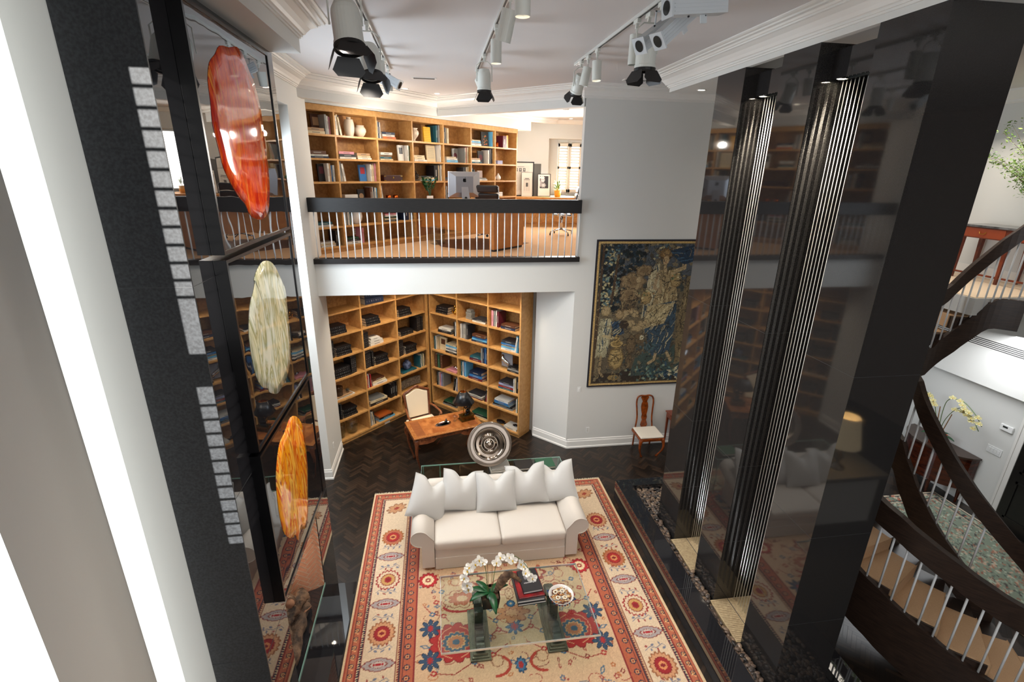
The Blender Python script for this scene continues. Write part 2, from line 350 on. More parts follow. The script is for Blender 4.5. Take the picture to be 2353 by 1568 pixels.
# chimney breast of granite with a firebox
X0, X1, Y0, Y1 = -2.2, -1.485, 3.183, 5.475
fy0, fy1, fz0, fz1 = 3.70, 4.93, 0.525, 1.53
b = MB()
b.box((-1.895, Y0, 0), (X1, fy0, 6.30)); b.box((-1.895, fy1, 0), (X1, Y1, 6.30)); b.box((-1.895, fy0, fz1), (X1, fy1, 6.30)); b.box((-1.895, fy0, 0), (X1, fy1, fz0)); b.box((-2.6, fy1, 0), (-1.895, Y1, 6.3))
struct(b.build('wall_chimney', GRAN))
b = MB(); b.box((-1.895, Y0 - 0.012, 0), (X1 + 0.001, Y0, 6.30)); struct(b.build('wall_chimney_side', HONED))
# fine joints of the side slabs
b = MB()
for z in (1.53, 3.06, 4.60): b.box((-1.895, Y0 - 0.0135, z), (X1, Y0 - 0.011, z + 0.003)); b.box((X1, Y0, z), (X1 + .0015, Y1, z + .002))
struct(b.build('trim_3', mat('granite_joint', '#3a3c3e', 0.6)))
BRK = mat('fire_brick', '#b98466', 0.85, noise=(30, (1, 1, 1), '#a87054', 4)); MORT = mat('mortar', '#cdb59c', 0.9)
# firebox lining: herringbone brick on the splayed far cheek
b = MB(); b.box((-2.12, fy0 - .1, fz0 - .05), (-1.90, fy1 + 0.0, fz0), 1); b.box((-2.125, fy0 - .1, fz0), (-2.11, fy1, fz1), 1); b.box((-2.11, fy0 - .12, fz0), (-1.9, fy0 - .1, fz1), 1)
p0 = Vector((-1.495, fy1 - 0.001, fz0)); p1 = Vector((-2.105, fy1 - 0.27, fz0)); ux = (p1 - p0).normalized(); Lc = (p1 - p0).length
nrm = Vector((ux.y, -ux.x, 0));  nrm = nrm if nrm.y < 0 else -nrm
b.add([p0, p1, p1 + Vector((0, 0, fz1 - fz0)), p0 + Vector((0, 0, fz1 - fz0)), p0 - nrm * .02, p1 - nrm * .02, p1 - nrm * .02 + Vector((0, 0, 1)), p0 - nrm * .02 + Vector((0, 0, 1))], [(0, 1, 2, 3), (4, 7, 6, 5), (0, 3, 7, 4), (1, 5, 6, 2)], 1)
bw = 0.050
for k in range(-60, 70):
    for m_ in range(-22, 22):
        for kind in (0, 1):
            n_ = 3
            if kind == 0: q = (k + n_ * m_, k - n_ * m_, k + n_ * m_ + n_, k - n_ * m_ + 1)
            else: q = (k + n_ * m_, k - n_ * m_ + 1, k + n_ * m_ + 1, k - n_ * m_ + n_ + 1)
            gg = 0.09; pts = [(q[0] + gg, q[1] + gg), (q[2] - gg, q[1] + gg), (q[2] - gg, q[3] - gg), (q[0] + gg, q[3] - gg)]
            pp = [((x * ca - y * sa) * bw + 0.4, (x * sa + y * ca) * bw) for x, y in pts]
            pp = [(min(max(x, 0.0), Lc), min(max(z, 0.0), fz1 - fz0)) for x, z in pp]
            if max(p[0] for p in pp) - min(p[0] for p in pp) < .01 or max(p[1] for p in pp) - min(p[1] for p in pp) < .01: continue
            b.add([p0 + ux * x + Vector((0, 0, z)) + nrm * 0.006 for x, z in pp], [(0, 1, 2, 3)], 0)
struct(b.build('fireplace_lining', [BRK, MORT]))
# hearth slab in the floor
b = MB(); b.box((X1, 2.0, 0), (-1.24, 5.46, 0.012)); struct(b.build('hearth_slab', GRAN))
# wall strip beside the breast, an assumed near window and the jamb close to the camera
struct(MB().box((-2.127, 3.183, 0), (-1.897, 3.40, 6.30)).build('wall_near', PAINT))
b = MB(); b.prism([(-1.60, 1.70), (-1.70, 1.95), (-1.80, 2.20), (-1.90, 2.45), (-1.98, 2.65), (-2.015, 2.745), (-2.03, 2.775), (-2.05, 2.80), (-2.14, 2.92), (-1.74, 1.85)], 0, 6.30); struct(b.build('wall_jamb', PAINT))
t = struct(MB().box((-2.5, 3.62, 0.0), (-2.33, 3.75, 6.3)).build('assumed_window_1', TRIMW))
MB().box((-2.36, -1.95, 0.0), (-2.34, 3.62, 6.29)).build('pane', mat('glowing_band_sheet', (1, 1, 1), 0.9, emit=(0.96, 0.99, 0.97), estr=0.78), t)  # glowing sheet added to stand in for the bright sunlit band
# hall beyond the stair
wall('wall_hall', ((8.86, 3.0, 0), (9.0, 8.47, 2.12)), ((8.70, 3.0, 2.12), (9.0, 8.47, 3.55)), ((8.98, 3.0, 3.55), (9.12, 8.47, ZC)))
wall('floor_landing', ((7.30, 5.60, 3.5), (8.98, 8.47, 3.74)), ((8.1, 3.0, 3.5), (8.98, 5.60, 3.74)))
struct(MB().box((7.32, 5.62, 3.74), (8.98, 8.47, 3.75)).box((8.1, 3.0, 3.74), (8.98, 5.62, 3.75)).build('carpet_landing', mat('pale_landing_carpet', '#d9c4aa', 0.95, bump=(300, .2, .003))))
struct(MB().sweep([(8.98, 3.0), (8.98, 8.47)], [(0, ZC), (-0.22, ZC), (-0.22, ZC - .03), (-.12, ZC - .09), (-.05, ZC - .14), (-.05, ZC - .17), (-0.02, ZC - .19), (0, ZC - .19)], side=-1).build('trim_4', TRIMW))
struct(MB().box((8.965, 3.0, 3.75), (8.98, 8.47, 3.92)).box((8.97, 3, 4.42), (8.98, 8.47, 4.445)).build('baseboard_upper', TRIMW))
struct(MB().box((8.84, 5.55, 0), (8.86, 8.47, 0.18)).build('baseboard_hall', TRIMW))
# entry door, casing
dr = struct(MB().box((8.80, 4.45, 0), (8.855, 5.42, 2.05)).build('door_1', mat('black_door_paint', '#151413', 0.3)))
b = MB()
for y0, y1 in ((4.55, 4.88), (4.98, 5.32)):
    for z0, z1 in ((0.2, 0.85), (1.0, 1.9)):
        for q in (((8.785, y0, z0), (8.80, y1, z0 + .03)), ((8.785, y0, z1 - .03), (8.80, y1, z1)), ((8.785, y0, z0), (8.80, y0 + .03, z1)), ((8.785, y1 - .03, z0), (8.80, y1, z1))): b.box(*q)
b.build('door_moulding', mat('black_door_paint'), dr)
struct(MB().box((8.83, 5.42, 0), (8.86, 5.56, 2.1)).box((8.82, 5.44, 0), (8.83, 5.46, 2.1)).box((8.82, 5.52, 0), (8.83, 5.54, 2.1)).build('trim_5', TRIMW))
# study window
win = struct(MB().box((wx0, 14.60, wz0), (wx0 + .34, 14.66, wz1)).box((wx1 - .06, 14.60, wz0), (wx1, 14.66, wz1)).box((wx0, 14.60, wz1 - .1), (wx1, 14.66, wz1)).box((wx0, 14.60, wz0), (wx1, 14.66, wz0 + .1)).box((wx0 + .62, 14.59, wz0), (wx0 + .70, 14.67, wz1)).build('window_2', TRIMW))
MB().box((wx0, 14.72, wz0), (wx1, 14.73, wz1)).build('pane', mat('bright_sky_pane', (1, 1, 1), 0.9, emit=(1, 0.98, 0.95), estr=1.3), win)
SHT = mat('shutter_paint', '#e6e2d8', 0.4)
for i, (sx0, sx1) in enumerate(((wx0 + .34, wx0 + .66), (wx0 + .68, wx0 + 1.0), (wx0 + 1.02, wx1 - .01))):
    f = MB(); f.box((sx0, 14.50, wz0 + .08), (sx0 + .04, 14.54, wz1 - .1)).box((sx1 - .04, 14.50, wz0 + .08), (sx1, 14.54, wz1 - .1)).box((sx0, 14.50, wz0 + .08), (sx1, 14.54, wz0 + .16)).box((sx0, 14.50, wz1 - .18), (sx1, 14.54, wz1 - .1)).box((sx0, 14.50, 5.38), (sx1, 14.54, 5.44))
    fr_ = f.build('shutter_panel', SHT, win)
    l = MB()
    for z in [wz0 + .2 + .075 * k for k in range(17)]:
        if abs(z - 5.41) < .05: continue
        l.add([(sx0 + .04, 14.50, z - .004), (sx1 - .04, 14.49, z - .012), (sx1 - .04, 14.55, z + .022), (sx0 + .04, 14.55, z + .022), (sx0 + .04, 14.49, z - .006), (sx1 - .04, 14.49, z - .006), (sx1 - .04, 14.55, z + .028), (sx0 + .04, 14.55, z + .028)], [(3, 2, 1, 0), (4, 5, 6, 7), (0, 1, 5, 4), (2, 3, 7, 6)])
    l.build('louvre', SHT, fr_)
struct(MB().box((wx0 - .03, 14.10, wz0 - .03), (wx1, 14.55, wz0)).build('trim_6', TRIMW))
struct(MB().sweep([(1.9, 14.2), (6.0, 14.2)], [(0, ZC), (-.12, ZC), (-.12, ZC - .02), (-.04, ZC - .09), (0, ZC - .10)], side=1).build('trim_7', TRIMW))

# balcony railing and its black base band
rl = thing('balcony_railing', 'black wooden balcony rail on thin white balusters across the study opening', 'railing', (0.2, 8.45, 3.885))
MB().box((-2.25, -0.055, 0.745), (2.235, 0.055, 0.965)).build('handrail', RAILM, rl, bevel=.004)
MB().box((-2.25, -0.055, -0.085), (2.25, 0.10, 0.0)).build('base_rail', DARKW, rl, bevel=.003)
bm0 = MB().lathe([(0.0095, 0), (0.0095, 0.745)], 10).build('baluster', BALW, rl, smooth=True); nbal = 38
for i in range(nbal):
    x = -2.16 + i * (4.38 / (nbal - 1))
    if i == 0: bm0.location = (x, 0, 0)
    else: c = bm0.copy(); C.objects.link(c); c.parent = rl; c.location = (x, 0, 0)
# ================================================================ water wall piers, basin, strands
PY = [(3.185, 3.732), (4.325, 4.80), (5.405, 5.95)]
lab = ['nearest and widest black granite pier, its broad side face turned to the landing', 'middle black granite pier between the two strand curtains', 'farthest black granite pier, beside the hanging tapestry']
for (y0, y1), lb in zip(PY, lab):
    x1 = 3.86 if y0 < 3.5 else 3.801
    o = MB().box((3.25, y0, 0.25), (x1, y1, 6.37)).build('granite_pier', PIERG); tag(o, lb, 'pier', 'granite piers of the water wall')
    for z in (1.16, 2.2, 3.78): MB().box((3.2492, y0 - .0008, z), (x1, y1, z + 0.002)).build('joint_line', mat('granite_joint'), o)
for q in (((3.75, 3.733, 0.25), (3.80, 4.324, 6.37)), ((3.75, 4.801, 0.25), (3.80, 5.404, 6.37))): struct(MB().box(*q).build('wall_recess_back', PIERG))
for i, (y0, y1, w_) in enumerate(((4.80, 5.405, 'far'), (3.732, 4.325, 'near'))):
    h = MB().box((3.40, y0, 6.09), (3.749, y1, 6.315)).build('recess_header', PIERG); struct(h)
    t = thing('strand_curtain', 'curtain of fine vertical strands lit from above in the %s granite recess' % w_, 'water feature', (3.52, y0, 0.29), 0, 'strand curtains between the piers')
    SM = mat('wet_strand', '#ece8e0', 0.22, 0.15)
    MB().box((-0.06, 0.02, 5.79), (0.06, y1 - y0 - 0.02, 5.82)).build('top_bar', mat('dark_steel', '#3b3f3d', 0.3, 1.0), t)
    s0 = None; n = 19
    for k in range(n):
        yy = 0.03 + (y1 - y0 - 0.06) * k / (n - 1); xx = (-0.012, 0.0, 0.012)[(k * 2) % 3]
        if s0 is None: s0 = MB().lathe([(0.0034, 0), (0.0034, 5.80)], 6).build('strand', SM, t, smooth=True); s0.location = (xx, yy, 0)
        else: c = s0.copy(); C.objects.link(c); c.parent = t; c.location = (xx, yy, 0)
    d = MB().lathe([(0.035, 0), (0.045, -0.006), (0.045, 0)], 20, 1).lathe([(0.034, -0.001), (0.0, -0.001)], 20, 0).build('downlight', [LAMPE, CHROME]); d.location = (3.435, y1 - 0.09, 6.088)
    tag(d, 'small bright downlight under the granite lintel of the %s recess' % w_, 'light', 'recess downlights')
    light('SPOT', 'recess_spot', (3.44, y1 - 0.14, 6.05), 120, (1, 0.88, 0.72), (3.54, y1 - 0.3, 0.3), spot_size=R(50), spot_blend=0.8, shadow_soft_size=0.04)
    light('SPOT', 'strand_fill', (3.66, y1 - 0.10, 0.32), 26, (0.9, 0.94, 1), (3.50, y1 - 0.25, 4), spot_size=R(40), spot_blend=0.8, shadow_soft_size=0.03)  # low spot added to keep the strands bright near the foot
    tr = MB().box((3.20, y0 + 0.005, 0.25), (3.749, y1 - 0.005, 0.285)).build('drain_tray', mat('sandstone_tray', '#b7a482', 0.8, noise=(40, (1, 1, 1), '#a08d6e', 5)))
    tag(tr, 'pale ribbed drain tray at the foot of the %s strand curtain' % w_, 'tray', 'drain trays')
    rb = MB()
    for k in range(24): rb.box((3.22 + 0.0, y0 + 0.02 + k * 0.0235, 0.285), (3.42, y0 + 0.03 + k * 0.0235, 0.289))
    rb.box((3.43, y0 + .005, .285), (3.436, y1 - .005, .289), 1)
    rb.build('rib', [mat('sandstone_tray'), mat('granite_joint')], tr)
# basin
bs = MB()
zx = 0.35
for q in (((2.85, 2.4, 0.0), (3.09, 6.80, zx)), ((3.09, 6.62, 0.0), (4.20, 6.80, zx)), ((3.96, 2.4, 0.0), (4.20, 6.62, zx)), ((3.09, 2.4, 0), (3.96, 6.62, 0.235))): bs.box(*q)
bo = bs.build('pebble_basin', GRAN, bevel=.003); tag(bo, 'low raised basin of polished black granite around the piers', 'basin')
MB().box((2.85, 4.475, zx), (3.09, 4.478, zx + .0006)).build('joint_line', mat('granite_joint'), bo)
bj = MB().add([(2.85, 6.80, zx + .0006), (2.853, 6.80, zx + .0006), (3.092, 6.62, zx + .0006), (3.089, 6.62, zx + .0006)], [(0, 1, 2, 3)]).build('joint_line', mat('granite_joint'), bo)
# pebbles
PEB = [mat('pebble_grey', '#4d4642', 0.28), mat('pebble_brown', '#5f4f44', 0.3), mat('pebble_dark', '#2f2c2b', 0.25), mat('pebble_tan', '#7d6a58', 0.35)]
rg = random.Random(9); pm = []
for k in range(8):
    s = MB(); s.sphere((0, 0, 0), 1, 12, 8, sc=(1, rg.uniform(.62, .8), rg.uniform(.42, .55)))
    s.v = [tuple(c * (1 + 0.08 * math.sin(7 * v[0] + k) * math.cos(5 * v[1] + 2 * k)) for c in v) for v in s.v]
    pm.append(s)
cand = []
def blocked(x, y):
    for (a, b_) in PY:
        if a - 0.03 < y < b_ + 0.03 and x > 3.22: return True
    for (a, b_) in ((4.80, 5.405), (3.732, 4.325)):
        if a - .02 < y < b_ + .02 and x > 3.17: return True
    return False
yy = 6.60
while yy > 3.0:
    xx = 3.115
    while xx < 3.94:
        px, py = xx + rg.uniform(-.01, .01), yy + rg.uniform(-.01, .01)
        vis = (py > 5.9) or px < 3.24
        if not blocked(px, py) and vis: cand.append((px, py))
        xx += 0.043
    yy -= 0.038
rows = []
def visrank(p):  # nearer to what the landing sees first: everything left of the far pier's outline
    return 0 if (p[0] / p[1] < 3.30 / 5.9 or p[0] < 3.24) else 1
cand.sort(key=lambda p: (visrank(p), (p[0] ** 2 + p[1] ** 2)))
peb0 = {}
GRP = 'dark river pebbles filling the granite basin'
for i, (x, y) in enumerate(cand[:300]):
    k = rg.randrange(8); mi = rg.choice((0, 0, 1, 1, 2, 3)); key = (k, mi)
    if key not in peb0:
        o = MB(); o.v = pm[k].v; o.f = pm[k].f; o.mi = pm[k].mi; o = o.build('pebble', PEB[mi], smooth=True); peb0[key] = o
    else: o = peb0[key].copy(); C.objects.link(o)
    s = rg.uniform(0.024, 0.036) if y > 5.9 else rg.uniform(0.026, 0.040)
    o.scale = (s, s, s); o.location = (x, y, 0.235 + s * 0.5 + rg.uniform(0.03, 0.055)); o.rotation_euler = (rg.uniform(-.25, .25), rg.uniform(-.25, .25), rg.uniform(0, 6.3))
    tag(o, 'dark smooth river pebble lying in the black granite basin', 'pebble', GRP)
st = MB()
for i in range(3200):
    x, y = rg.uniform(3.10, 3.95), rg.uniform(2.45, 6.61)
    if blocked(x, y): continue
    k = rg.randrange(8); s = rg.uniform(.026, .038); a = rg.uniform(0, 6.3)
    st.add(pm[k].v, pm[k].f, rg.randrange(4), Matrix.Translation((x, y, .258 + s * .3)) @ Matrix.Rotation(a, 4, 'Z') @ Matrix.Scale(s, 4))
tag(st.build('pebble_bed', PEB, smooth=True), 'bed of dark pebbles beneath and behind the piers in the basin', 'pebbles', GRP, 'stuff')
# ================================================================ staircase
SCx, SCy = 6.86, 4.56
def interp(tab, x):
    tab = sorted(tab)
    if x <= tab[0][0]: (a, fa), (b_, fb_) = tab[0], tab[1]
    elif x >= tab[-1][0]: (a, fa), (b_, fb_) = tab[-2], tab[-1]
    else:
        for (a, fa), (b_, fb_) in zip(tab, tab[1:]):
            if a <= x <= b_: break
    return fa + (fb_ - fa) * (x - a) / (b_ - a)
TZ = [(45, 3.75), (57, 3.75), (90, 3.05), (150, 1.95), (180, 1.30), (192, 1.07), (205, 0.90), (217, 0.73), (229, 0.56), (241, .39), (253, .22), (265, .05)]
IN = [(44, 3.76), (53, 3.76), (56, 3.72), (60, 3.60), (65, 3.47), (69, 3.35), (74, 3.24), (79, 3.11), (83, 2.98), (120, 2.75), (150, 2.50), (178, 2.20), (182, 2.04), (188, 1.88), (193, 1.72), (199, 1.57), (205, 1.41), (211, 1.27), (218, 1.12), (240, 0.62)]
OUTT = [(90, 3.2), (150, 2.2), (180, 1.26), (199, .94), (203, .89), (206, .83), (210, .77), (213, .72), (217, .66), (220, .60), (224, .54), (227, .49), (231, .44), (260, 0.0)]
RI, RO = 1.2, 2.2
st = thing('staircase', 'curved staircase with carpeted treads, black stringers and thin white balusters', 'staircase', (SCx, SCy, 0))
def pc(r, a, z): return (r * math.cos(R(a)), r * math.sin(R(a)), z)
def band(name, r, ro, a0, a1, fn, h, m, top=0.0, n=70):
    b = MB(); vs = []; fs = []
    for i in range(n + 1):
        a = a0 + (a1 - a0) * i / n; z = fn(a)
        vs += [pc(r, a, z + top - h), pc(ro, a, z + top - h), pc(ro, a, z + top), pc(r, a, z + top)]
    for i in range(n):
        for j in range(4): fs.append((i * 4 + j, (i + 1) * 4 + j, (i + 1) * 4 + (j + 1) % 4, i * 4 + (j + 1) % 4))
    fs += [(3, 2, 1, 0), tuple(n * 4 + j for j in range(4))]
    b.add(vs, fs); return b.build(name, m, st, smooth=False)
fi = lambda a: interp(IN, a); fo_ = lambda a: interp(OUTT, a); ft = lambda a: interp(TZ, a)
band('inner_stringer', RI - .03, RI + .03, 40, 240, fi, 0.42, STAIRW)
band('outer_stringer', RO - .03, RO + .03, 150, 262, fo_, 0.70, STAIRW)
LB1, LB2 = 0.60, 0.71
RL = [(40, 4.90), (44, 4.80), (50, 4.62), (56, 4.44), (61, 4.32), (65, 4.20), (69, 4.08), (73, 3.97), (78, 3.82), (84, 3.63), (120, 3.38), (150, 3.12), (176, 2.77), (181, 2.62), (187, 2.47), (193, 2.33), (199, 2.18), (205, 2.03), (211, 1.89), (217, 1.75), (252, 1.0)]
frl = lambda a: interp(RL, a)
band('inner_handrail', RI - .035, RI + .035, 40, 252, frl, 0.24, STAIRW, top=0.24)
band('outer_handrail', RO - .04, RO + .04, 150, 262, lambda a: fo_(a) + LB2, 0.27, STAIRW, top=0.27)
bal = MB().lathe([(0.011, -0.01), (0.011, 0.62)], 8).build('baluster', BALW, st, smooth=True); bal.location = pc(RI, 218, fi(218))
def addbal(r, a, z, sc):
    c = bal.copy(); C.objects.link(c); c.parent = st; c.location = pc(r, a, z); c.scale = (1, 1, sc)
for a in (224, 211, 205, 199, 193.5, 188, 182.5, 177.5, 172): addbal(RI, a, fi(a), (frl(a) - fi(a)) / .6)
for a in (44.5, 49, 53, 56.5, 60.5, 65, 69.5, 74, 79, 83.5, 88): addbal(RI, a, fi(a), (frl(a) - fi(a)) / .6)
for a in [199 + 3.55 * k for k in range(-3, 14)]: addbal(RO, a, fo_(a), LB2 / .6)
for k in range(20):
    a1 = 265 - 12 * k; a0 = a1 - 12
    if a0 < 40: break
    z = ft(a1 - 1)
    if a1 < 61: continue
    b = MB(); seg = 5; vs = []; fs = []
    for i in range(seg + 1):
        a = a0 - 1.2 + (a1 - a0 + 1.2) * i / seg
        vs += [pc(RI + .03, a, z - .17), pc(RO - .03, a, z - .17), pc(RO - .03, a, z), pc(RI + .03, a, z)]
    for i in range(seg):
        for j in range(4): fs.append((i * 4 + j, (i + 1) * 4 + j, (i + 1) * 4 + (j + 1) % 4, i * 4 + (j + 1) % 4))
    fs += [(3, 2, 1, 0), tuple(seg * 4 + j for j in range(4))]
    b.add(vs, fs); tr = b.build('tread', STAIRW, st)
    c = MB(); vs = []; fs = []
    for i in range(seg + 1):
        a = a0 - 1.2 + (a1 - a0 + 2.0) * i / seg; rin = RI + .28 if a1 > 150 else RI + .12
        vs += [pc(rin, a, z - .16), pc(RO - .05, a, z - .16), pc(RO - .05, a, z + .014), pc(rin, a, z + .014)]
    for i in range(seg):
        for j in range(4): fs.append((i * 4 + j, (i + 1) * 4 + j, (i + 1) * 4 + (j + 1) % 4, i * 4 + (j + 1) % 4))
    fs += [(3, 2, 1, 0), tuple(seg * 4 + j for j in range(4))]
    c.add(vs, fs).build('carpet_runner', STAIRC, tr, bevel=.008)
# ================================================================ bookcases
def shelf_unit(label, origin, rotz, posts, shelves, ztop, depth, zbase=0.0, kick=0.08, right_end=True, name='bookcase'):
    t = thing(name, label, 'bookcase', (origin[0], origin[1], zbase), rotz)
    x0, x1 = posts[0], posts[-1]; pw = 0.034
    bk = MB().box((x0, depth - 0.02, kick - zbase * 0), (x1, depth, ztop - zbase)).build('back_panel', MAPLED, t)
    for i, p in enumerate(posts):
        MB().box((p - pw / 2, 0, kick), (p + pw / 2, depth - 0.02, ztop - zbase)).build('upright', [MAPLE], t, bevel=.0015)
    fe = MB()
    for i in range(len(posts) - 1):
        for z in shelves:
            b = MB().box((posts[i] + pw / 2, 0.002, z - zbase - 0.032), (posts[i + 1] - pw / 2, depth - 0.02, z - zbase)).build('shelf', MAPLE, t)
    MB().box((x0, 0.035, 0), (x1, depth, kick)).build('plinth', MAPLE, t)
    return t, (origin, rotz, posts, shelves, pw)
LLo = (-2.12, 8.98); LRo = (1.511 - 2.588 * math.sqrt(.5), 8.939 + 2.588 * math.sqrt(.5))
SHL = [0.11, 0.55, 0.99, 1.43, 1.87, 2.31, 2.75, 3.19]
llt, LL = shelf_unit('tall maple bookcase along the left alcove wall under the balcony', LLo, PI / 4, [0.0, .81, 1.69, 2.55], SHL, 3.25, 0.42)
lrt, LR = shelf_unit('tall maple bookcase along the right alcove wall, its end panel showing', LRo, -PI / 4, [0.10, 0.92, 1.775, 2.585], SHL, 3.25, 0.42)
cpost = MB().prism([(-0.32 - .03, 10.77 - .03), (-0.32, 10.77 - .06), (-0.32 + .03, 10.77 - .03), (-0.25, 10.84), (-0.32, 10.91), (-0.39, 10.84)], 0.0, 3.25).build('corner_post', MAPLE)
tag(cpost, 'narrow maple corner post joining the two lower bookcases', 'post')
USH = [3.96, 4.31, 4.69, 5.07, 5.45, 5.83]
upt, UP = shelf_unit('long maple bookcase lining the upstairs study wall', (-2.12, 8.98), PI / 4, [0.02, .62, 1.50, 2.37, 3.24, 4.12, 4.99, 5.86], USH, 6.28, 0.40, 3.85, kick=0.08)
MB().box((0.0, -0.004, 2.335), (5.88, 0.40, 2.43)).build('top_rail', MAPLE, upt)

COLS = dict(black='#151416', white='#cfcabf', cream='#cbb894', navy='#1b2740', blue='#2c659b', teal='#1c5560', grey='#83837f', red='#9a2129', pink='#cf8790', brown='#55321f',
            green='#24523a', yellow='#d6a01c', orange='#c8662a', tan='#a98560', burgundy='#571b27', sky='#5fa6cc', lavender='#9496b8', charcoal='#2c2d31')
LET = {'black': 'grey', 'navy': 'cream', 'charcoal': 'white'}
def bm(c): return mat('book_cover_' + c, COLS[c], 0.42)
ORD = ['', 'first', 'second', 'third', 'fourth', 'fifth', 'sixth', 'seventh', 'eighth', 'ninth']
def book_mesh(t, h, d, c, flat, encyc=False, face=None):
    """spine towards -y; flat=True lies down with its spine along x"""
    def F(lo, hi): return ((lo[2], lo[1], lo[0]), (hi[2], hi[1], hi[0])) if flat else (lo, hi)
    b = MB(); bd = 0.004
    for lo, hi in (((0, 0, 0), (bd, d, h)), ((t - bd, 0, 0), (t, d, h)), ((0, 0, 0), (t, bd, h))): b.box(*F(lo, hi))
    if encyc:
        for k in range(7):
            z = h * (0.10 + 0.12 * k); b.box(*F((t * .36, -0.0012, z), (t * .64, 0.0, z + h * (.035 if k in (2, 4) else .012))), m=1)
    else:
        b.box(*F((t * .40, -0.001, h * .30), (t * .60, 0.0, h * .72)), m=1)
    return b
bookn = 0; jr = random.Random(31)
def put_book(O, rz, x, y, z, t, h, d, c, flat, label, group, lean=0, encyc=False):
    global bookn
    b = book_mesh(t, h, d, c, flat, encyc)
    lc = mat('book_lettering_light', '#9a978f', 0.5) if c in ('black', 'navy', 'charcoal', 'teal', 'blue', 'red', 'burgundy', 'green', 'brown') else mat('book_lettering_dark', '#57504a', 0.5)
    o = b.build('book', [bm(c), lc]); pg = MB(); e = 0.004
    if flat: pg.box((e, e, e), (h - e, d - 0.005, t - e))
    else: pg.box((e, e, e), (t - e, d - 0.005, h - e))
    pg.build('page_block', PAGES, o)
    M = RZ(rz, (O[0], O[1], 0)) @ Matrix.Translation((x, y, z)) @ Matrix.Rotation(lean, 4, 'Y')
    if flat: M = M @ Matrix.Rotation(jr.uniform(-.04, .04), 4, 'Z')
    o.matrix_world = M; tag(o, label, 'book', group); bookn += 1
    return o
def bay(unit, uname, ucols, c, r, items, srow):
    O, rz, posts, shelves, pw = unit
    xl, xr = posts[c] + pw / 2 + 0.004, posts[c + 1] - pw / 2 - 0.004; z = shelves[srow]
    where = '%s shelf, %s column, %s' % (r, ucols[c], uname)
    grp = 'books in the ' + uname
    nV = sum(1 for q in items if q[0] == 'V'); nS = sum(1 for q in items if q[0] == 'S'); iv = 0; is_ = 0
    for it in items:
        k = it[0]
        if k == 'V':
            iv += 1; side = '' if nV < 2 else ('left ' if iv == 1 else 'right ')
            _, x, bl, lean, enc = it; total = sum(q[0] for q in bl); x = xl + x if x >= 0 else xr + x - total - 0.03 * abs(lean) * 0
            for i, (t, h, cc) in enumerate(bl):
                ln = 0
                if lean and i >= len(bl) - abs(lean) and lean > 0: ln = -R(9)
                if lean and i < abs(lean) and lean < 0: ln = R(9)
                if ln: x += 0.018 if ln > 0 else 0.0
                lab = '%s book %s in %supright row, %s' % (cc, ORD[i + 1], side, where)
                put_book(O, rz, x + (0 if ln >= 0 else 0.34 * .16 * 0), 0.05 + (0.01 * (i % 3)), z + 0.0008 + (t * math.sin(ln) if ln > 0 else 0), t - .001, h, 0.24 if h > .3 else .2, cc, False, lab, grp, ln, enc)
                x += t * (1.02 if not ln else 1.03)
        elif k == 'S':
            is_ += 1; side = '' if nS < 2 else ('left ' if is_ == 1 else 'right ')
            _, x, bl, enc = it; L = max(q[0] for q in bl); x = xl + x if x >= 0 else xr + x - L; zz = z + 0.0006; n = len(bl)
            for i, (l, t, cc) in enumerate(bl):
                pos = 'only' if n == 1 else ('at top' if i == n - 1 else 'at bottom' if i == 0 else ORD[n - i] + ' down')
                lab = ('%s book lying flat alone, %s' % (cc, where)) if n == 1 else '%s book %s of %slying stack, %s' % (cc, pos, side, where)
                put_book(O, rz, x + (L - l) * 0.3, 0.05 + 0.012 * ((i * 7) % 3), zz, t - .0006, l, 0.25 if l > .3 else .2, cc, True, lab, grp, 0, enc)
                zz += t
        else:
            _, x, fn, args = it
            x = xl + x if x >= 0 else xr + x
            P = RZ(rz, (O[0], O[1], 0)) @ Vector((x, 0.17, z + args.get('dz', 0)))
            fn(P, rz, **{a: b for a, b in args.items() if a != 'dz'})
CER = mat('cream_ceramic', '#cdbfab', 0.45); CERW = mat('white_ceramic', '#d9d2c8', 0.35); COP = mat('copper', '#a7501f', 0.28, 1.0)
def lathed(name, label, cat, prof, m, n=28, group=None, ribs=0):
    b = MB()
    if ribs:
        N = 48; vs = []; fs = []
        for r, z in prof:
            for i in range(N): a = 2 * PI * i / N; q = r * (1 + .07 * abs(math.sin(a * ribs / 2))); vs.append((q * math.cos(a), q * math.sin(a), z))
        for j in range(len(prof) - 1):
            for i in range(N): k = (i + 1) % N; fs.append((j * N + i, j * N + k, (j + 1) * N + k, (j + 1) * N + i))
        fs.append(tuple(range(N - 1, -1, -1))); b.add(vs, fs)
    else: b.lathe(prof, n)
    o = b.build(name, m, smooth=True); return tag(o, label, cat, group)
def at(o, P, rz=0): o.location = P; o.rotation_euler = (0, 0, rz); return o
def vase_ribbed(P, rz):
    pr = [(.045, 0)]
    for i in range(30):
        z = .01 + .27 * i / 29; r = .045 + .045 * math.sin(min(1, z / .30 + .12) * PI * .78); pr.append((r + (.003 if i % 2 else 0), z))
    pr += [(.035, .285), (.038, .305), (.044, .318), (.034, .318), (.03, .28)]
    at(lathed('ribbed_vase', 'tall ribbed cream vase on the top shelf of the upper bookcase', 'vase', pr, CER), P)
def vase_round(P, rz): at(lathed('round_vase', 'squat round cream vase beside the tall ribbed vase, upper bookcase', 'vase', [(.04, 0), (.05, .005), (.085, .05), (.108, .10), (.105, .14), (.08, .175), (.068, .185), (.078, .20), (.07, .20), (.06, .185)], CER), P)
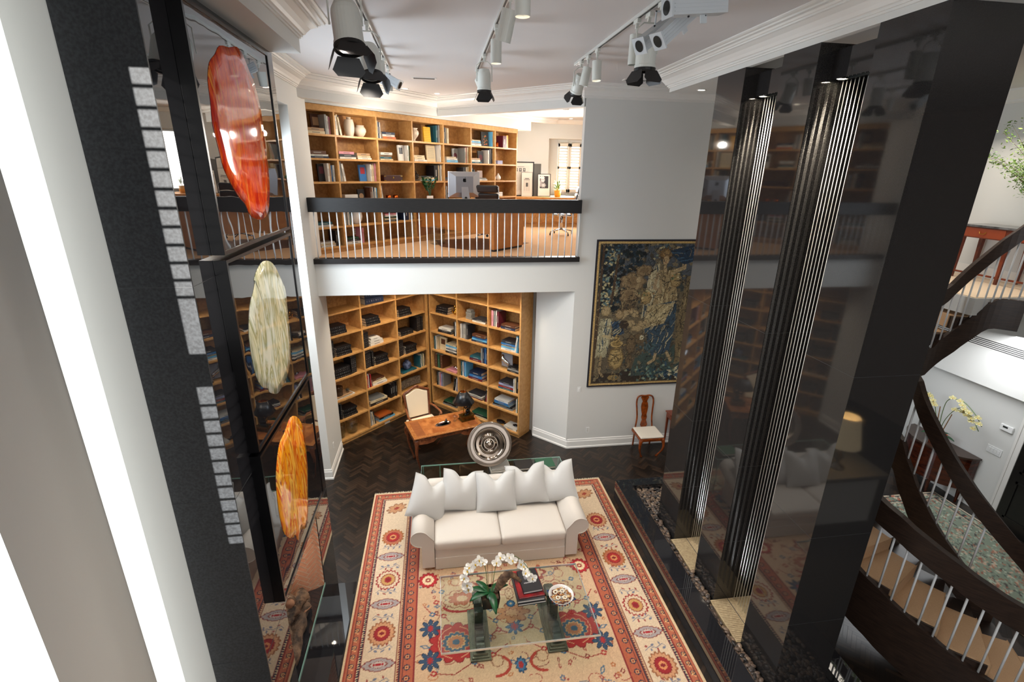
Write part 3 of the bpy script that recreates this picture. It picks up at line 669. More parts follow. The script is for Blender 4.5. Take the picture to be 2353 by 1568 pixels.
def urn(P, rz): at(lathed('fluted_urn', 'fluted cream urn on the top shelf, fourth column of upper bookcase', 'vase', [(.045, 0), (.045, .012), (.03, .02), (.045, .05), (.085, .10), (.108, .15), (.10, .19), (.075, .215), (.07, .23), (.09, .245), (.085, .25), (.065, .235)], CER, ribs=12), P)
def eggv(P, rz): at(lathed('egg_vase', 'large white egg-shaped vase seen through the balcony balusters', 'vase', [(.06, 0), (.065, .01), (.10, .06), (.115, .13), (.105, .20), (.075, .26), (.05, .285), (.05, .30), (.04, .30), (.04, .28)], CERW), P)
def teard(P, rz, w='left'): at(lathed('teardrop_vase', '%s one of two small white teardrop vases in the upper bookcase' % w, 'vase', [(.03, 0), (.055, .02), (.068, .055), (.058, .09), (.03, .125), (.016, .15), (.018, .165), (.012, .165)], CERW, group='teardrop vases'), P)
def cup(P, rz, label=''):
    o = lathed('copper_cup', label, 'cup', [(.048, 0), (.052, .003), (.052, .115), (.047, .115), (.046, .01)], COP, group='copper cups'); at(o, P)
def boxy(P, rz, label='', dims=(.3, .2, .1), m=None, name='box', lid=True, metal=False):
    o = MB().cbox((0, 0, dims[2] / 2), dims).build(name, m, bevel=.004); at(o, P, rz); tag(o, label, 'box')
    if lid: MB().cbox((0, 0, dims[2] * .72), (dims[0] + .003, dims[1] + .003, .002)).build('lid_seam', mat('seam_dark', '#1b1512', .7), o)
    if metal:
        c = MB().cbox((0, -dims[1] / 2 - .002, dims[2] * .6), (.03, .004, .03)).build('clasp', BRASS, o)
        for sx in (-1, 1):
            for z in (.12, .85): MB().cbox((sx * (dims[0] / 2 - .025), -dims[1] / 2 - .002, dims[2] * z), (.05, .004, .014)).build('corner_mount', BRASS, o)
def orb(P, rz):
    b = MB()
    for k in range(5):
        M = Matrix.Rotation(k * .63, 4, 'Z') @ Matrix.Rotation(.5 + k * .8, 4, 'X')
        b.tube([tuple(M @ Vector((.10 * math.cos(a), .10 * math.sin(a), 0)) + Vector((0, 0, .105))) for a in [2 * PI * i / 28 for i in range(28)]], .005, 6, closed=True)
    at(tag(b.build('wire_orb', BLACKM, smooth=True), 'black open wire orb sculpture on the third shelf, upper bookcase', 'sculpture'), P)
def facing(P, rz, label='', w=.2, h=.28, t=.03, col='brown', panel='black', lean=.08, y=-.05, shape='rect', name='book', cat='book', group='books in the upper bookcase'):
    o = MB().box((-w / 2, 0, 0), (w / 2, t, h)).build(name, bm(col) if isinstance(col, str) else col); pb = MB()
    if shape == 'rect': pb.box((-w * .32, -.002, h * .45), (w * .32, 0, h * .85))
    elif shape == 'disc': pb.lathe([(0.001, 0), (w * .33, 0), (w * .33, .002)], 20, 0, Matrix.Translation((0, 0, h * .5)) @ Matrix.Rotation(PI / 2, 4, 'X'))
    elif shape == 'dots':
        for i in range(5):
            for j in range(8): pb.box((-w * .42 + i * w * .19, -.002, h * .06 + j * h * .115), (-w * .42 + i * w * .19 + .012, 0, h * .06 + j * h * .115 + .012))
    elif shape == 'bouquet':
        rq = random.Random(3)
        for i in range(26): pb.sphere((rq.uniform(-w * .3, w * .3), -.001, h * rq.uniform(.12, .8)), .014, 6, 4, sc=(1, .15, 1), m=0 if i % 2 else 1)
    elif shape == 'lines':
        for j in range(12): pb.box((-w * .38, -.001, h * (.2 + .055 * j)), (w * .38, 0, h * (.2 + .055 * j) + .004))
    pb.build('cover_picture', [bm(panel), bm('orange')], o)
    MB().box((-w / 2 + .004, .004, h), (w / 2 - .004, t - .004, h + .0015)).build('page_block', PAGES, o)
    q = Vector(P) + RZ(rz).to_3x3() @ Vector((0, y, 0)); o.matrix_world = Matrix.Translation(q) @ Matrix.Rotation(rz, 4, 'Z') @ Matrix.Rotation(-lean, 4, 'X'); tag(o, label, cat, group)
def cyl_candle(P, rz): at(lathed('white_candle', 'short white candle on the second shelf, fifth column of upper bookcase', 'candle', [(.03, 0), (.03, .012), (.02, .02), (.02, .07), (.034, .07), (.034, .15), (0.001, .15)], CERW), P)
def jar(P, rz): at(lathed('brown_jar', 'round brown lidded jar on books, fifth shelf, lower left bookcase', 'jar', [(.075, 0), (.08, .005), (.08, .15), (.086, .152), (.086, .185), (.07, .192), (0.001, .194)], mat('tortoise_lacquer', '#3e2413', 0.2, noise=(20, (1, 1, 1), '#23140b', 3))), P)
def crystal(P, rz):
    b = MB()
    for k in range(7): a = k * .9; b.sphere((.03 * math.cos(a), .03 * math.sin(a), .05 + .01 * (k % 2)), .03, 8, 6, sc=(1, .5, 1))
    b.sphere((0, 0, .06), .03, 8, 6); b.lathe([(.035, 0), (.03, .02), (.01, .04)], 12)
    at(tag(b.build('crystal_flower', GLASS, smooth=True), 'clear crystal flower beside the brown jar, lower left bookcase', 'ornament'), P)
def hurricane(P, rz, w='left'):
    at(lathed('glass_vase', '%s one of two clear glass vases on the bottom shelf' % w, 'vase', [(.08, 0), (.10, .006), (.115, .08), (.12, .20), (.118, .30), (.114, .30), (.115, .20), (.11, .08), (.09, .014), (0.001, .012)], GLASS, group='clear glass vases'), P)
def stone(P, rz):
    b = MB(); vs = []; n = 14
    for i in range(n + 1):
        x = -.30 + .60 * i / n; zc = .04 * math.cos(x * 4.2)
        vs += [(x, -.015, zc), (x, .015, zc), (x, .015, zc + .19), (x, -.015, zc + .19)]
    fs = [(i * 4 + j, (i + 1) * 4 + j, (i + 1) * 4 + (j + 1) % 4, i * 4 + (j + 1) % 4) for i in range(n) for j in range(4)] + [(3, 2, 1, 0), tuple(n * 4 + j for j in range(4))]
    b.add(vs, fs); o = b.build('carved_stone_panel', mat('carved_stone', '#8d8171', 0.8, noise=(45, (1, 1, 1), '#4f463c', 5), bump=(60, .8, .01)))
    at(tag(o, 'curved carved grey stone panel standing in the lower left bookcase', 'carving'), P, rz)
def brassfig(P, rz):
    b = MB(); b.sphere((0, 0, .05), .055, 12, 8, sc=(1, .8, .9)); b.sphere((.01, 0, .13), .04, 12, 8, sc=(1, .8, 1.2)); b.sphere((.0, -.01, .195), .026, 10, 8); b.tube([(-.04, -.02, .05), (-.07, -.03, .09), (-.03, -.04, .15)], .012, 6); b.tube([(.04, -.02, .04), (.07, -.02, .07), (.03, -.04, .13)], .012, 6)
    at(tag(b.build('brass_figurine', mat('polished_brass', '#c79a3f', .15, 1.0), smooth=True), 'shiny brass seated figurine beside black books, lower right bookcase', 'figurine'), P, rz)
def shell(P, rz, label='', m=None, s=.06):
    b = MB()
    for k in range(9): a = k * .7; b.sphere((s * .6 * math.cos(a) * (1 - k * .06), s * .6 * math.sin(a) * (1 - k * .06), s * .6 + k * s * .05), s * .55, 8, 6, sc=(1, .7, .8))
    at(tag(b.build('shell_ornament', m, smooth=True), label, 'ornament'), P, rz)
def bluevase(P, rz): at(lathed('blue_vase', 'dark blue marbled round vase on a teal book, lower left bookcase', 'vase', [(.05, 0), (.06, .01), (.10, .07), (.105, .12), (.08, .17), (.04, .19), (.05, .215), (.035, .215), (.03, .19)], mat('blue_marble_glaze', '#1d2745', 0.12, noise=(14, (1, 1, 1), '#6d7896', 5))), P)
def greybox(P, rz):
    t = thing('stacked_grey_boxes', 'small stack of grey trinket boxes, second shelf, lower right bookcase', 'box', P, rz)
    z = 0
    for w_, h_ in ((.17, .05), (.14, .045), (.16, .05), (.12, .05)): MB().cbox((0, 0, z + h_ / 2), (w_, .12, h_)).build('tray', mat('grey_lacquer', '#77756f', .3), t, bevel=.003); z += h_ + .004
def plaque(P, rz):
    t = thing('silver_plaque', 'curved silver abstract plaque on a clear stand, lower right bookcase', 'sculpture', P, rz)
    MB().box((-.14, -.008, .03), (.14, .008, .33)).build('acrylic_sheet', mat('smoked_acrylic', '#8e8d92', .08, 0.0, trans=.3), t)
    b = MB(); b.tube([(-.09, -.02, .29), (-.10, -.025, .20), (0, -.03, .15), (.06, -.03, .12), (.03, -.02, .06)], [.02, .045, .04, .03, .008], 10); b.build('silver_form', CHROME, t, smooth=True)
    MB().box((-.12, -.06, 0), (.12, .06, .03)).build('stand', GLASS, t)
def figs(P, rz):
    for i, dx in enumerate((0, .07)):
        b = MB(); b.sphere((0, 0, .03), .024, 8, 6, sc=(1, 1, 1.2)); b.sphere((0, 0, .07), .016, 8, 6); o = b.build('small_figurine', mat('dark_bronze', '#2c2019', .35), smooth=True)
        at(tag(o, '%s tiny dark figurine beside the blue book stack, lower right bookcase' % ('left' if i == 0 else 'right'), 'figurine'), Vector(P) + RZ(rz).to_3x3() @ Vector((dx, 0, 0)), rz)
def rock(P, rz, label='', s=.06):
    b = MB(); b.sphere((0, 0, s * .35), s, 10, 7, sc=(1.3, 1, .38)); b.v = [(x * (1 + .15 * math.sin(60 * x + 30 * y)), y * (1 + .15 * math.cos(50 * y)), z) for x, y, z in b.v]
    at(tag(b.build('black_rock', mat('obsidian', '#121114', .15), smooth=False), label, 'ornament'), P, rz)
def B(n, t, h, c): return [(t, h, c)] * n
N7 = ['first', 'second', 'third', 'fourth', 'fifth', 'sixth', 'seventh']
C3 = ['left', 'middle', 'right']
def ll(c, r, items): bay(LL, 'lower left bookcase', C3, c, N7[r - 1], items, 7 - r)
def lr(c, r, items): bay(LR, 'lower right bookcase', C3, c, N7[r - 1], items, 7 - r)
def upb(c, r, items): bay(UP, 'upper bookcase', N7, c, N7[r - 1], items, 6 - r)
K = 'black'
def bs(n, l=.34, t=.052): return [(l - .004 * i, t, K) for i in range(n)]
ll(1, 1, [('S', .14, [(.44, .12, 'navy'), (.42, .12, 'navy')], True)])
ll(0, 2, [('S', .14, bs(3), True)]); ll(1, 2, [('S', .13, bs(3), True)]); ll(2, 2, [('S', .10, bs(3), True)])
ll(0, 3, [('V', .03, B(3, .048, .34, K), 0, True), ('S', .22, bs(4, .33, .044), True)])
ll(1, 3, [('V', .03, B(3, .044, .32, K), 0, True), ('S', .19, [(.34, .055, 'white'), (.30, .05, 'white'), (.22, .05, 'white')], False)])
ll(2, 3, [('S', .12, bs(2, .36, .05), True), ('V', -.06, B(4, .045, .33, K), 0, True)])
ll(0, 4, [('S', .13, bs(4, .36, .05), True), ('V', .50, B(3, .045, .35, K), 0, True)])
ll(1, 4, [('V', .04, B(4, .05, .33, K), 0, True), ('S', .29, bs(4, .33, .045), True)])
ll(2, 4, [('V', .03, B(3, .048, .34, K), 0, True), ('S', .23, bs(4, .32, .045), True)])
ll(0, 5, [('S', .12, [(.42, .018, 'white'), (.36, .016, 'tan')], False), ('O', .24, jar, dict(dz=.036)), ('O', .44, crystal, dict(dz=.036))])
ll(1, 5, [('V', .03, [(.03, .28, 'red'), (.026, .30, 'white'), (.022, .27, 'navy'), (.028, .29, 'red')], 0, False), ('S', .17, [(.36, .05, 'white'), (.34, .04, 'cream'), (.31, .045, 'brown')], False)])
ll(2, 5, [('S', .10, [(.42, .03, 'teal')], False), ('O', .33, bluevase, dict(dz=.032)), ('V', -.04, [(.04, .30, 'teal'), (.035, .31, 'white'), (.03, .32, 'green'), (.03, .31, 'cream'), (.03, .32, 'charcoal')], 0, False)])
ll(0, 6, [('V', .03, B(4, .042, .33, K), 0, True), ('S', .23, bs(4, .32, .044), True)])
ll(1, 6, [('S', .07, [(.46, .055, 'black'), (.44, .05, 'cream'), (.34, .03, 'grey')], False), ('V', -.05, [(.055, .33, 'black'), (.05, .34, 'black'), (.04, .33, 'charcoal'), (.035, .34, 'black')], 0, False)])
ll(2, 6, [('O', .40, stone, {})])
ll(0, 7, [('O', .16, hurricane, dict(w='left')), ('O', .46, hurricane, dict(w='right'))])
ll(1, 7, [('V', .03, [(.03, .29, 'grey'), (.028, .31, 'white'), (.03, .30, 'white'), (.03, .29, 'cream'), (.03, .30, 'charcoal')], 2, False), ('S', .26, [(.42, .035, 'sky'), (.38, .04, 'black'), (.34, .03, 'orange')], False)])
lr(0, 2, [('S', .12, bs(3, .35, .05), True), ('O', .60, brassfig, {})])
lr(0, 3, [('S', .16, [(.38, .028, 'black'), (.40, .03, 'charcoal'), (.36, .045, 'white')], False), ('V', -.02, [(.03, .32, 'black'), (.035, .33, 'white'), (.04, .33, 'charcoal')], 0, False)])
lr(0, 4, [('V', .04, [(.03, .31, 'teal'), (.03, .32, 'white'), (.03, .30, 'cream')], 0, False), ('O', .24, facing, dict(label='cream book with a dark picture facing out, fourth shelf, lower right bookcase', w=.20, h=.30, col='cream', panel='brown', group='books in the lower right bookcase')), ('S', -.05, [(.34, .04, 'black'), (.33, .035, 'white'), (.34, .03, 'navy'), (.32, .035, 'white'), (.33, .04, 'sky'), (.30, .035, 'cream')], False)])
lr(0, 5, [('V', .04, [(.075, .32, 'brown'), (.07, .33, 'green'), (.075, .32, 'brown')], 0, True), ('S', -.06, [(.34, .03, 'pink')], False), ('O', -.20, shell, dict(label='silver shell ornament on a pink book, lower right bookcase', m=CHROME, dz=.032))])
lr(0, 6, [('V', .08, [(.03, .33, 'black'), (.03, .32, 'grey'), (.035, .33, 'white'), (.03, .32, 'pink'), (.04, .31, 'lavender'), (.04, .32, 'grey')], 0, False), ('V', -.04, [(.035, .31, 'black'), (.03, .30, 'white'), (.035, .32, 'charcoal'), (.035, .32, 'lavender'), (.03, .31, 'white')], -2, False)])
lr(0, 7, [('S', .25, [(.42, .03, 'grey'), (.40, .03, 'black'), (.36, .035, 'green')], False)])
lr(1, 2, [('O', .22, greybox, {}), ('S', -.08, [(.36, .03, 'white'), (.34, .035, 'charcoal')], False)])
lr(1, 3, [('V', .03, [(.035, .32, 'white'), (.04, .33, 'grey'), (.04, .33, 'white'), (.05, .34, 'grey'), (.04, .33, 'charcoal')], 0, False), ('S', -.05, [(.42, .035, 'navy'), (.40, .04, 'sky'), (.40, .04, 'blue'), (.34, .06, 'brown')], False)])
lr(1, 4, [('S', .28, [(.34, .05, 'burgundy'), (.32, .045, 'teal')], False), ('V', -.03, [(.045, .33, 'grey'), (.04, .34, 'navy'), (.05, .35, 'blue'), (.045, .34, 'navy')], 0, False)])
lr(1, 5, [('V', .03, [(.03, .34, 'teal'), (.035, .33, 'white'), (.04, .34, 'blue'), (.04, .34, 'sky')], 0, False), ('S', .24, [(.40, .045, 'burgundy'), (.36, .06, 'blue'), (.33, .07, 'navy')], False), ('O', .68, figs, {})])
lr(1, 6, [('S', .22, [(.42, .02, 'burgundy'), (.41, .018, 'white'), (.40, .02, 'black'), (.42, .018, 'white'), (.38, .025, 'charcoal')], False), ('V', -.05, [(.03, .28, 'black'), (.025, .27, 'red'), (.035, .30, 'white')], -1, False)])
lr(1, 7, [('S', .30, [(.46, .02, 'cream'), (.48, .025, 'black'), (.44, .035, 'green')], False)])
lr(2, 2, [('V', .03, [(.05, .33, 'pink'), (.045, .33, 'grey'), (.045, .34, 'white'), (.05, .33, 'burgundy')], 0, False), ('S', .27, [(.36, .05, 'navy'), (.34, .045, 'brown')], False)])
lr(2, 3, [('S', .28, [(.36, .04, 'white'), (.37, .035, 'sky'), (.35, .035, 'cream'), (.36, .04, 'blue'), (.33, .05, 'charcoal')], False), ('V', -.02, [(.035, .33, 'white'), (.035, .34, 'sky'), (.035, .35, 'teal'), (.04, .35, 'blue')], -1, False)])
lr(2, 4, [('O', .36, plaque, {}), ('S', -.02, [(.30, .03, 'black'), (.29, .035, 'grey'), (.27, .035, 'black')], False)])
lr(2, 5, [('S', .22, [(.42, .035, 'teal'), (.42, .03, 'red'), (.40, .03, 'white'), (.38, .035, 'lavender'), (.36, .04, 'charcoal')], False), ('V', -.02, [(.03, .30, 'white'), (.03, .32, 'cream'), (.075, .35, 'black')], 0, False)])
lr(2, 6, [('S', .07, [(.52, .025, 'grey'), (.50, .03, 'black'), (.40, .04, 'sky'), (.38, .035, 'blue'), (.36, .04, 'white')], False), ('V', -.02, [(.03, .31, 'white'), (.03, .32, 'green')], 0, False)])
lr(2, 7, [('O', .20, rock, dict(label='largest black rock on the bottom shelf, right column, lower right bookcase', s=.085)), ('O', .34, rock, dict(label='small black rock between the large rock and the white book', s=.035)), ('S', -.05, [(.34, .05, 'white')], False), ('O', -.16, rock, dict(label='dark rock resting on the white book, bottom shelf', s=.05, dz=.052))])
# upper bookcase
upb(0, 1, [('S', .07, [(.34, .045, 'cream'), (.33, .05, 'tan')], False), ('V', -.02, [(.04, .31, 'grey'), (.035, .29, 'white'), (.035, .28, 'pink')], 0, False), ('O', .37, facing, dict(label='large brown framed book facing out, top shelf, first column, upper bookcase', w=.17, h=.32, col='brown', panel='tan', y=.04))])
upb(1, 1, [('V', .02, [(.035, .31, 'white'), (.03, .33, 'cream'), (.03, .32, 'black'), (.035, .29, 'cream')], 1, False), ('O', .39, vase_ribbed, {}), ('O', .62, vase_round, {})])
upb(2, 1, [('V', .02, [(.03, .30, 'white'), (.04, .28, 'navy'), (.035, .28, 'white')], 0, False), ('S', .16, [(.30, .042, 'orange'), (.30, .04, 'white'), (.30, .042, 'navy')], False)])
upb(3, 1, [('O', .16, urn, {}), ('O', .47, facing, dict(label='yellow spotted book facing out beside the fluted urn', w=.19, h=.29, col='yellow', panel='red', shape='dots', y=-.09)), ('V', -.02, [(.04, .33, 'teal'), (.04, .34, 'charcoal'), (.05, .34, 'grey')], 0, False)])
upb(4, 1, [('V', .02, [(.03, .31, 'cream'), (.045, .31, 'charcoal'), (.045, .30, 'grey'), (.05, .30, 'cream')], 0, False)])
upb(5, 1, [('S', .06, [(.34, .04, 'white'), (.32, .025, 'grey'), (.33, .035, 'sky'), (.30, .025, 'cream')], False), ('O', .60, facing, dict(label='black book with a bouquet cover facing out, top shelf, sixth column', w=.26, h=.32, col='black', panel='green', shape='bouquet', y=-.07)), ('V', -.015, [(.03, .33, 'sky')], 0, False)])
upb(6, 1, [('O', .09, cup, dict(label='left copper cup on the top shelf at the far end')), ('O', .24, cup, dict(label='right copper cup on the top shelf at the far end')), ('V', .34, [(.13, .27, 'burgundy'), (.03, .28, 'pink'), (.07, .29, 'yellow')], 0, False)])
upb(0, 2, [('S', .06, [(.38, .03, 'navy'), (.37, .03, 'white'), (.34, .06, 'brown')], False)])
upb(1, 2, [('S', .06, [(.34, .035, 'white'), (.34, .045, 'charcoal'), (.32, .045, 'pink')], False), ('S', -.10, [(.30, .03, 'white'), (.29, .035, 'cream'), (.29, .045, 'tan')], False)])
upb(2, 2, [('V', .01, [(.03, .31, 'white')], 0, False), ('S', .07, [(.30, .028, 'cream'), (.27, .035, 'teal'), (.28, .03, 'tan'), (.27, .05, 'white')], False), ('O', -.19, facing, dict(label='white book with a dark emblem facing out, second shelf, third column', w=.14, h=.29, col='white', panel='charcoal', y=-.06)), ('V', -.02, [(.045, .29, 'white'), (.03, .28, 'green')], 0, False)])
upb(3, 2, [('S', .05, [(.34, .035, 'white'), (.30, .04, 'cream'), (.30, .045, 'cream')], False), ('O', -.20, facing, dict(label='tall pale lettered board facing out, second shelf, fourth column', w=.25, h=.33, col='cream', panel='grey', shape='lines', y=-.02)), ('V', -.015, [(.03, .34, 'white')], 0, False)])
upb(4, 2, [('O', .05, cyl_candle, {}), ('S', .12, [(.36, .05, 'sky'), (.34, .035, 'white'), (.30, .035, 'cream')], False), ('O', -.28, facing, dict(label='grey book with a round emblem facing out, second shelf, fifth column', w=.18, h=.30, col='grey', panel='burgundy', shape='disc', y=.03)), ('V', -.02, [(.03, .31, 'grey'), (.035, .32, 'tan'), (.03, .33, 'pink'), (.035, .33, 'cream')], 0, False)])
upb(5, 2, [('S', .06, [(.33, .035, 'teal'), (.31, .04, 'white'), (.29, .04, 'tan')], False), ('O', -.34, facing, dict(label='black book with a round red cover picture, second shelf, sixth column', w=.19, h=.28, col='charcoal', panel='burgundy', shape='disc', y=-.03)), ('V', -.03, [(.045, .30, 'white'), (.04, .32, 'navy'), (.045, .33, 'grey'), (.03, .34, 'charcoal')], 0, False)])
upb(6, 2, [('V', .02, [(.03, .27, 'cream'), (.03, .25, 'cream')], 1, False), ('O', .30, boxy, dict(label='small lavender box, second shelf, seventh column, upper bookcase', dims=(.20, .14, .085), m=mat('lavender_card', '#8f8fae', .5)))])
upb(0, 3, [('O', -.23, facing, dict(label='dark book with a floral cover facing out, third shelf, first column', w=.13, h=.29, col='black', panel='burgundy', shape='rect', y=-.04)), ('V', -.03, [(.035, .30, 'white'), (.04, .30, 'tan'), (.03, .27, 'blue'), (.035, .27, 'white')], 0, False)])
upb(1, 3, [('V', .01, [(.03, .32, 'white'), (.035, .33, 'grey'), (.035, .33, 'white'), (.04, .30, 'white')], 2, False), ('O', -.26, facing, dict(label='blue book with a red figure facing out, third shelf, second column', w=.15, h=.29, col='blue', panel='red', y=-.05)), ('V', -.02, [(.03, .30, 'white'), (.03, .29, 'cream'), (.04, .31, 'cream'), (.03, .32, 'pink')], 0, False)])
upb(2, 3, [('O', .36, boxy, dict(label='long dark leather box with brass mounts, third shelf, upper bookcase', dims=(.46, .22, .11), m=mat('oxblood_leather', '#33110e', .35), metal=True, name='leather_box'))])
upb(3, 3, [('O', .12, orb, {}), ('S', .24, [(.38, .03, 'sky'), (.36, .04, 'cream'), (.32, .03, 'charcoal')], False), ('V', -.01, [(.12, .31, 'black'), (.04, .32, 'cream'), (.03, .33, 'charcoal'), (.035, .33, 'white')], 0, False)])
upb(4, 3, [('S', .04, [(.40, .035, 'brown'), (.38, .035, 'charcoal')], False), ('V', -.02, [(.10, .28, 'charcoal'), (.03, .28, 'cream'), (.03, .29, 'white'), (.03, .30, 'cream')], 0, False)])
upb(5, 3, [('V', .02, [(.03, .28, 'green'), (.03, .27, 'white'), (.03, .28, 'teal'), (.05, .24, 'charcoal')], 0, False), ('S', .32, [(.30, .03, 'white'), (.26, .03, 'grey')], False), ('O', .46, boxy, dict(label='small framed photograph on a book stack behind the desk monitor', dims=(.19, .03, .16), m=mat('pale_photo', '#b9a9a4', .4), name='photo_frame', lid=False, dz=.062))])
upb(6, 3, [('O', .12, teard, dict(w='left')), ('O', .31, teard, dict(w='right'))])
upb(0, 4, [('S', .08, [(.32, .02, 'cream')], False)])
upb(1, 4, [('O', .26, boxy, dict(label='white box on a dark box, fourth shelf, second column, upper bookcase', dims=(.28, .16, .09), m=mat('white_card', '#cfc9bf', .5), dz=.062)), ('S', .09, [(.44, .06, 'black')], False), ('O', -.33, facing, dict(label='black book with a face on the cover, fourth shelf, second column', w=.15, h=.24, col='black', panel='tan', shape='disc', y=-.05)), ('V', -.02, [(.05, .27, 'brown'), (.03, .28, 'white'), (.03, .27, 'navy'), (.03, .27, 'white'), (.03, .26, 'sky')], 0, False)])
upb(2, 4, [('V', .02, [(.035, .30, 'white'), (.04, .27, 'white')], 1, False), ('O', .30, cup, dict(label='left copper cup on the fourth shelf, third column')), ('O', .48, cup, dict(label='right copper cup on the fourth shelf, third column'))])
upb(4, 4, [('V', .03, [(.04, .28, 'charcoal'), (.05, .27, 'grey'), (.05, .13, 'black')], 0, False)])
upb(5, 4, [('O', .40, boxy, dict(label='small brown lacquer box behind the black office chair', dims=(.24, .16, .14), m=mat('brown_lacquer', '#4a2a20', .3)))])
upb(6, 4, [('O', .27, boxy, dict(label='plain white box at the far end, fourth shelf, upper bookcase', dims=(.26, .16, .10), m=mat('white_card')))])
upb(0, 5, [('S', .06, [(.34, .035, 'white'), (.33, .045, 'teal')], False)])
upb(1, 5, [('V', .02, [(.03, .30, 'black'), (.03, .29, 'white'), (.03, .30, 'grey'), (.035, .30, 'white'), (.03, .28, 'teal'), (.03, .27, 'cream')], 1, False), ('O', .38, eggv, {})])
upb(2, 5, [('S', .08, [(.34, .03, 'charcoal'), (.33, .035, 'cream'), (.32, .03, 'green'), (.30, .03, 'white'), (.28, .025, 'pink')], False), ('V', -.03, [(.12, .29, 'navy'), (.03, .28, 'cream'), (.03, .28, 'white'), (.04, .28, 'black')], 0, False)])
upb(0, 6, [('S', .12, [(.30, .03, 'white'), (.30, .03, 'cream'), (.28, .03, 'white')], False), ('V', -.03, [(.05, .27, 'black'), (.03, .25, 'teal'), (.03, .26, 'cream')], 0, False)])
upb(1, 6, [('S', .06, [(.32, .05, 'white'), (.26, .04, 'charcoal'), (.24, .03, 'green')], False), ('V', .40, [(.035, .28, 'pink')], 0, False)])
upb(2, 6, [('V', .01, [(.035, .27, 'white')], 0, False)])
upb(3, 6, []) 
# ================================================================ pattern painter
class Pic:
    def __init__(s, x0, x1, y0, y1, res, base):
        s.x0, s.y0, s.res = x0, y0, res; s.w = int((x1 - x0) / res) + 1; s.h = int((y1 - y0) / res) + 1
        s.a = np.zeros((s.h, s.w, 3)); s.a[:] = hexc(base)
        s.X, s.Y = np.meshgrid(x0 + np.arange(s.w) * res, y0 + np.arange(s.h) * res)
    def win(s, x, y, r):
        i0 = max(0, int((x - r - s.x0) / s.res)); i1 = min(s.w, int((x + r - s.x0) / s.res) + 2); j0 = max(0, int((y - r - s.y0) / s.res)); j1 = min(s.h, int((y + r - s.y0) / s.res) + 2)
        return slice(j0, j1), slice(i0, i1)
    def flower(s, x, y, rx, ry, layers, n=10, amp=.12, rot=0, point=0):
        r = max(rx, ry) * 1.5; sl = s.win(x, y, r); X = s.X[sl] - x; Y = s.Y[sl] - y
        if X.size == 0: return
        c, d = math.cos(rot), math.sin(rot); U = (X * c + Y * d) / rx; V = (-X * d + Y * c) / ry
        th = np.arctan2(V, U); rad = np.hypot(U, V)
        if point: rad = rad / (0.72 + 0.28 * np.abs(np.cos(th)) ** point * 1.25)
        for f, col in layers:
            edge = f * (1 + amp * np.abs(np.cos(th * n / 2)) - amp / 2); s.a[sl][rad < edge] = hexc(col)
    def line(s, pts, wd, col):
        for (ax, ay), (bx, by) in zip(pts, pts[1:]):
            L = math.hypot(bx - ax, by - ay); mx, my = (ax + bx) / 2, (ay + by) / 2; sl = s.win(mx, my, L / 2 + wd * 2); X = s.X[sl]; Y = s.Y[sl]
            if X.size == 0 or L == 0: continue
            t = np.clip(((X - ax) * (bx - ax) + (Y - ay) * (by - ay)) / L ** 2, 0, 1); D = np.hypot(X - ax - t * (bx - ax), Y - ay - t * (by - ay)); s.a[sl][D < wd / 2] = hexc(col)
    def curl(s, x, y, r, a0, a1, wd, col, ry=None, k=14):
        ry = ry or r; s.line([(x + r * math.cos(a0 + (a1 - a0) * i / k), y + ry * math.sin(a0 + (a1 - a0) * i / k)) for i in range(k + 1)], wd, col)
    def poly(s, pts, col):
        xs = [p[0] for p in pts]; ys = [p[1] for p in pts]; mx, my = (min(xs) + max(xs)) / 2, (min(ys) + max(ys)) / 2; sl = s.win(mx, my, max(max(xs) - min(xs), max(ys) - min(ys)) / 2 + s.res)
        X = s.X[sl]; Y = s.Y[sl]; ins = np.zeros(X.shape, bool); n = len(pts)
        for i in range(n):
            (ax, ay), (bx, by) = pts[i], pts[(i + 1) % n]
            if ay == by: continue
            c = ((ay > Y) != (by > Y)) & (X < (bx - ax) * (Y - ay) / (by - ay) + ax); ins ^= c
        s.a[sl][ins] = hexc(col)
    def grain(s, amt, seed=1):
        g = np.random.default_rng(seed).normal(1, amt, (s.h, s.w, 1)); s.a = np.clip(s.a * g, 0.002, 1)
# ================================================================ oriental rug
RX0, RX1, RY0, RY1 = -1.22, 2.77, 1.60, 7.37
pc_ = Pic(RX0, RX1, RY0, RY1, 0.010, '#c2a180')
D = np.minimum(np.minimum(pc_.X - RX0, RX1 - pc_.X), np.minimum(pc_.Y - RY0, RY1 - pc_.Y))
along = np.where(np.minimum(pc_.X - RX0, RX1 - pc_.X) <= np.minimum(pc_.Y - RY0, RY1 - pc_.Y) , pc_.Y, pc_.X)
def bandc(a, b, col): pc_.a[(D >= a) & (D < b)] = hexc(col)
bandc(0, .03, '#c9b08c'); bandc(.03, .05, '#8f3a2c'); bandc(.05, .145, '#a85f45'); bandc(.145, .16, '#7d2a26')
bandc(.16, .19, '#cdb28c'); z1 = (D >= .16) & (D < .19) & (np.abs(((along / .03) % 1) - .5) < (D - .16) / .06); pc_.a[z1] = hexc('#26293a')
bandc(.19, .20, '#6f2325'); bandc(.20, .59, '#c9b296'); bandc(.59, .60, '#6f2325'); bandc(.60, .63, '#b99a75'); z2 = (D >= .60) & (D < .63) & (np.abs(((along / .03) % 1) - .5) < (D - .60) / .06); pc_.a[z2] = hexc('#7a2028')
bandc(.63, .645, '#3c2c33'); bandc(.645, .79, '#a4573d'); bandc(.79, .81, '#7a2426')
for a, b in ((.068, .073), (.122, .127), (.668, .674), (.762, .768)): pc_.a[(D >= a) & (D < b)] = hexc('#5a2a28')
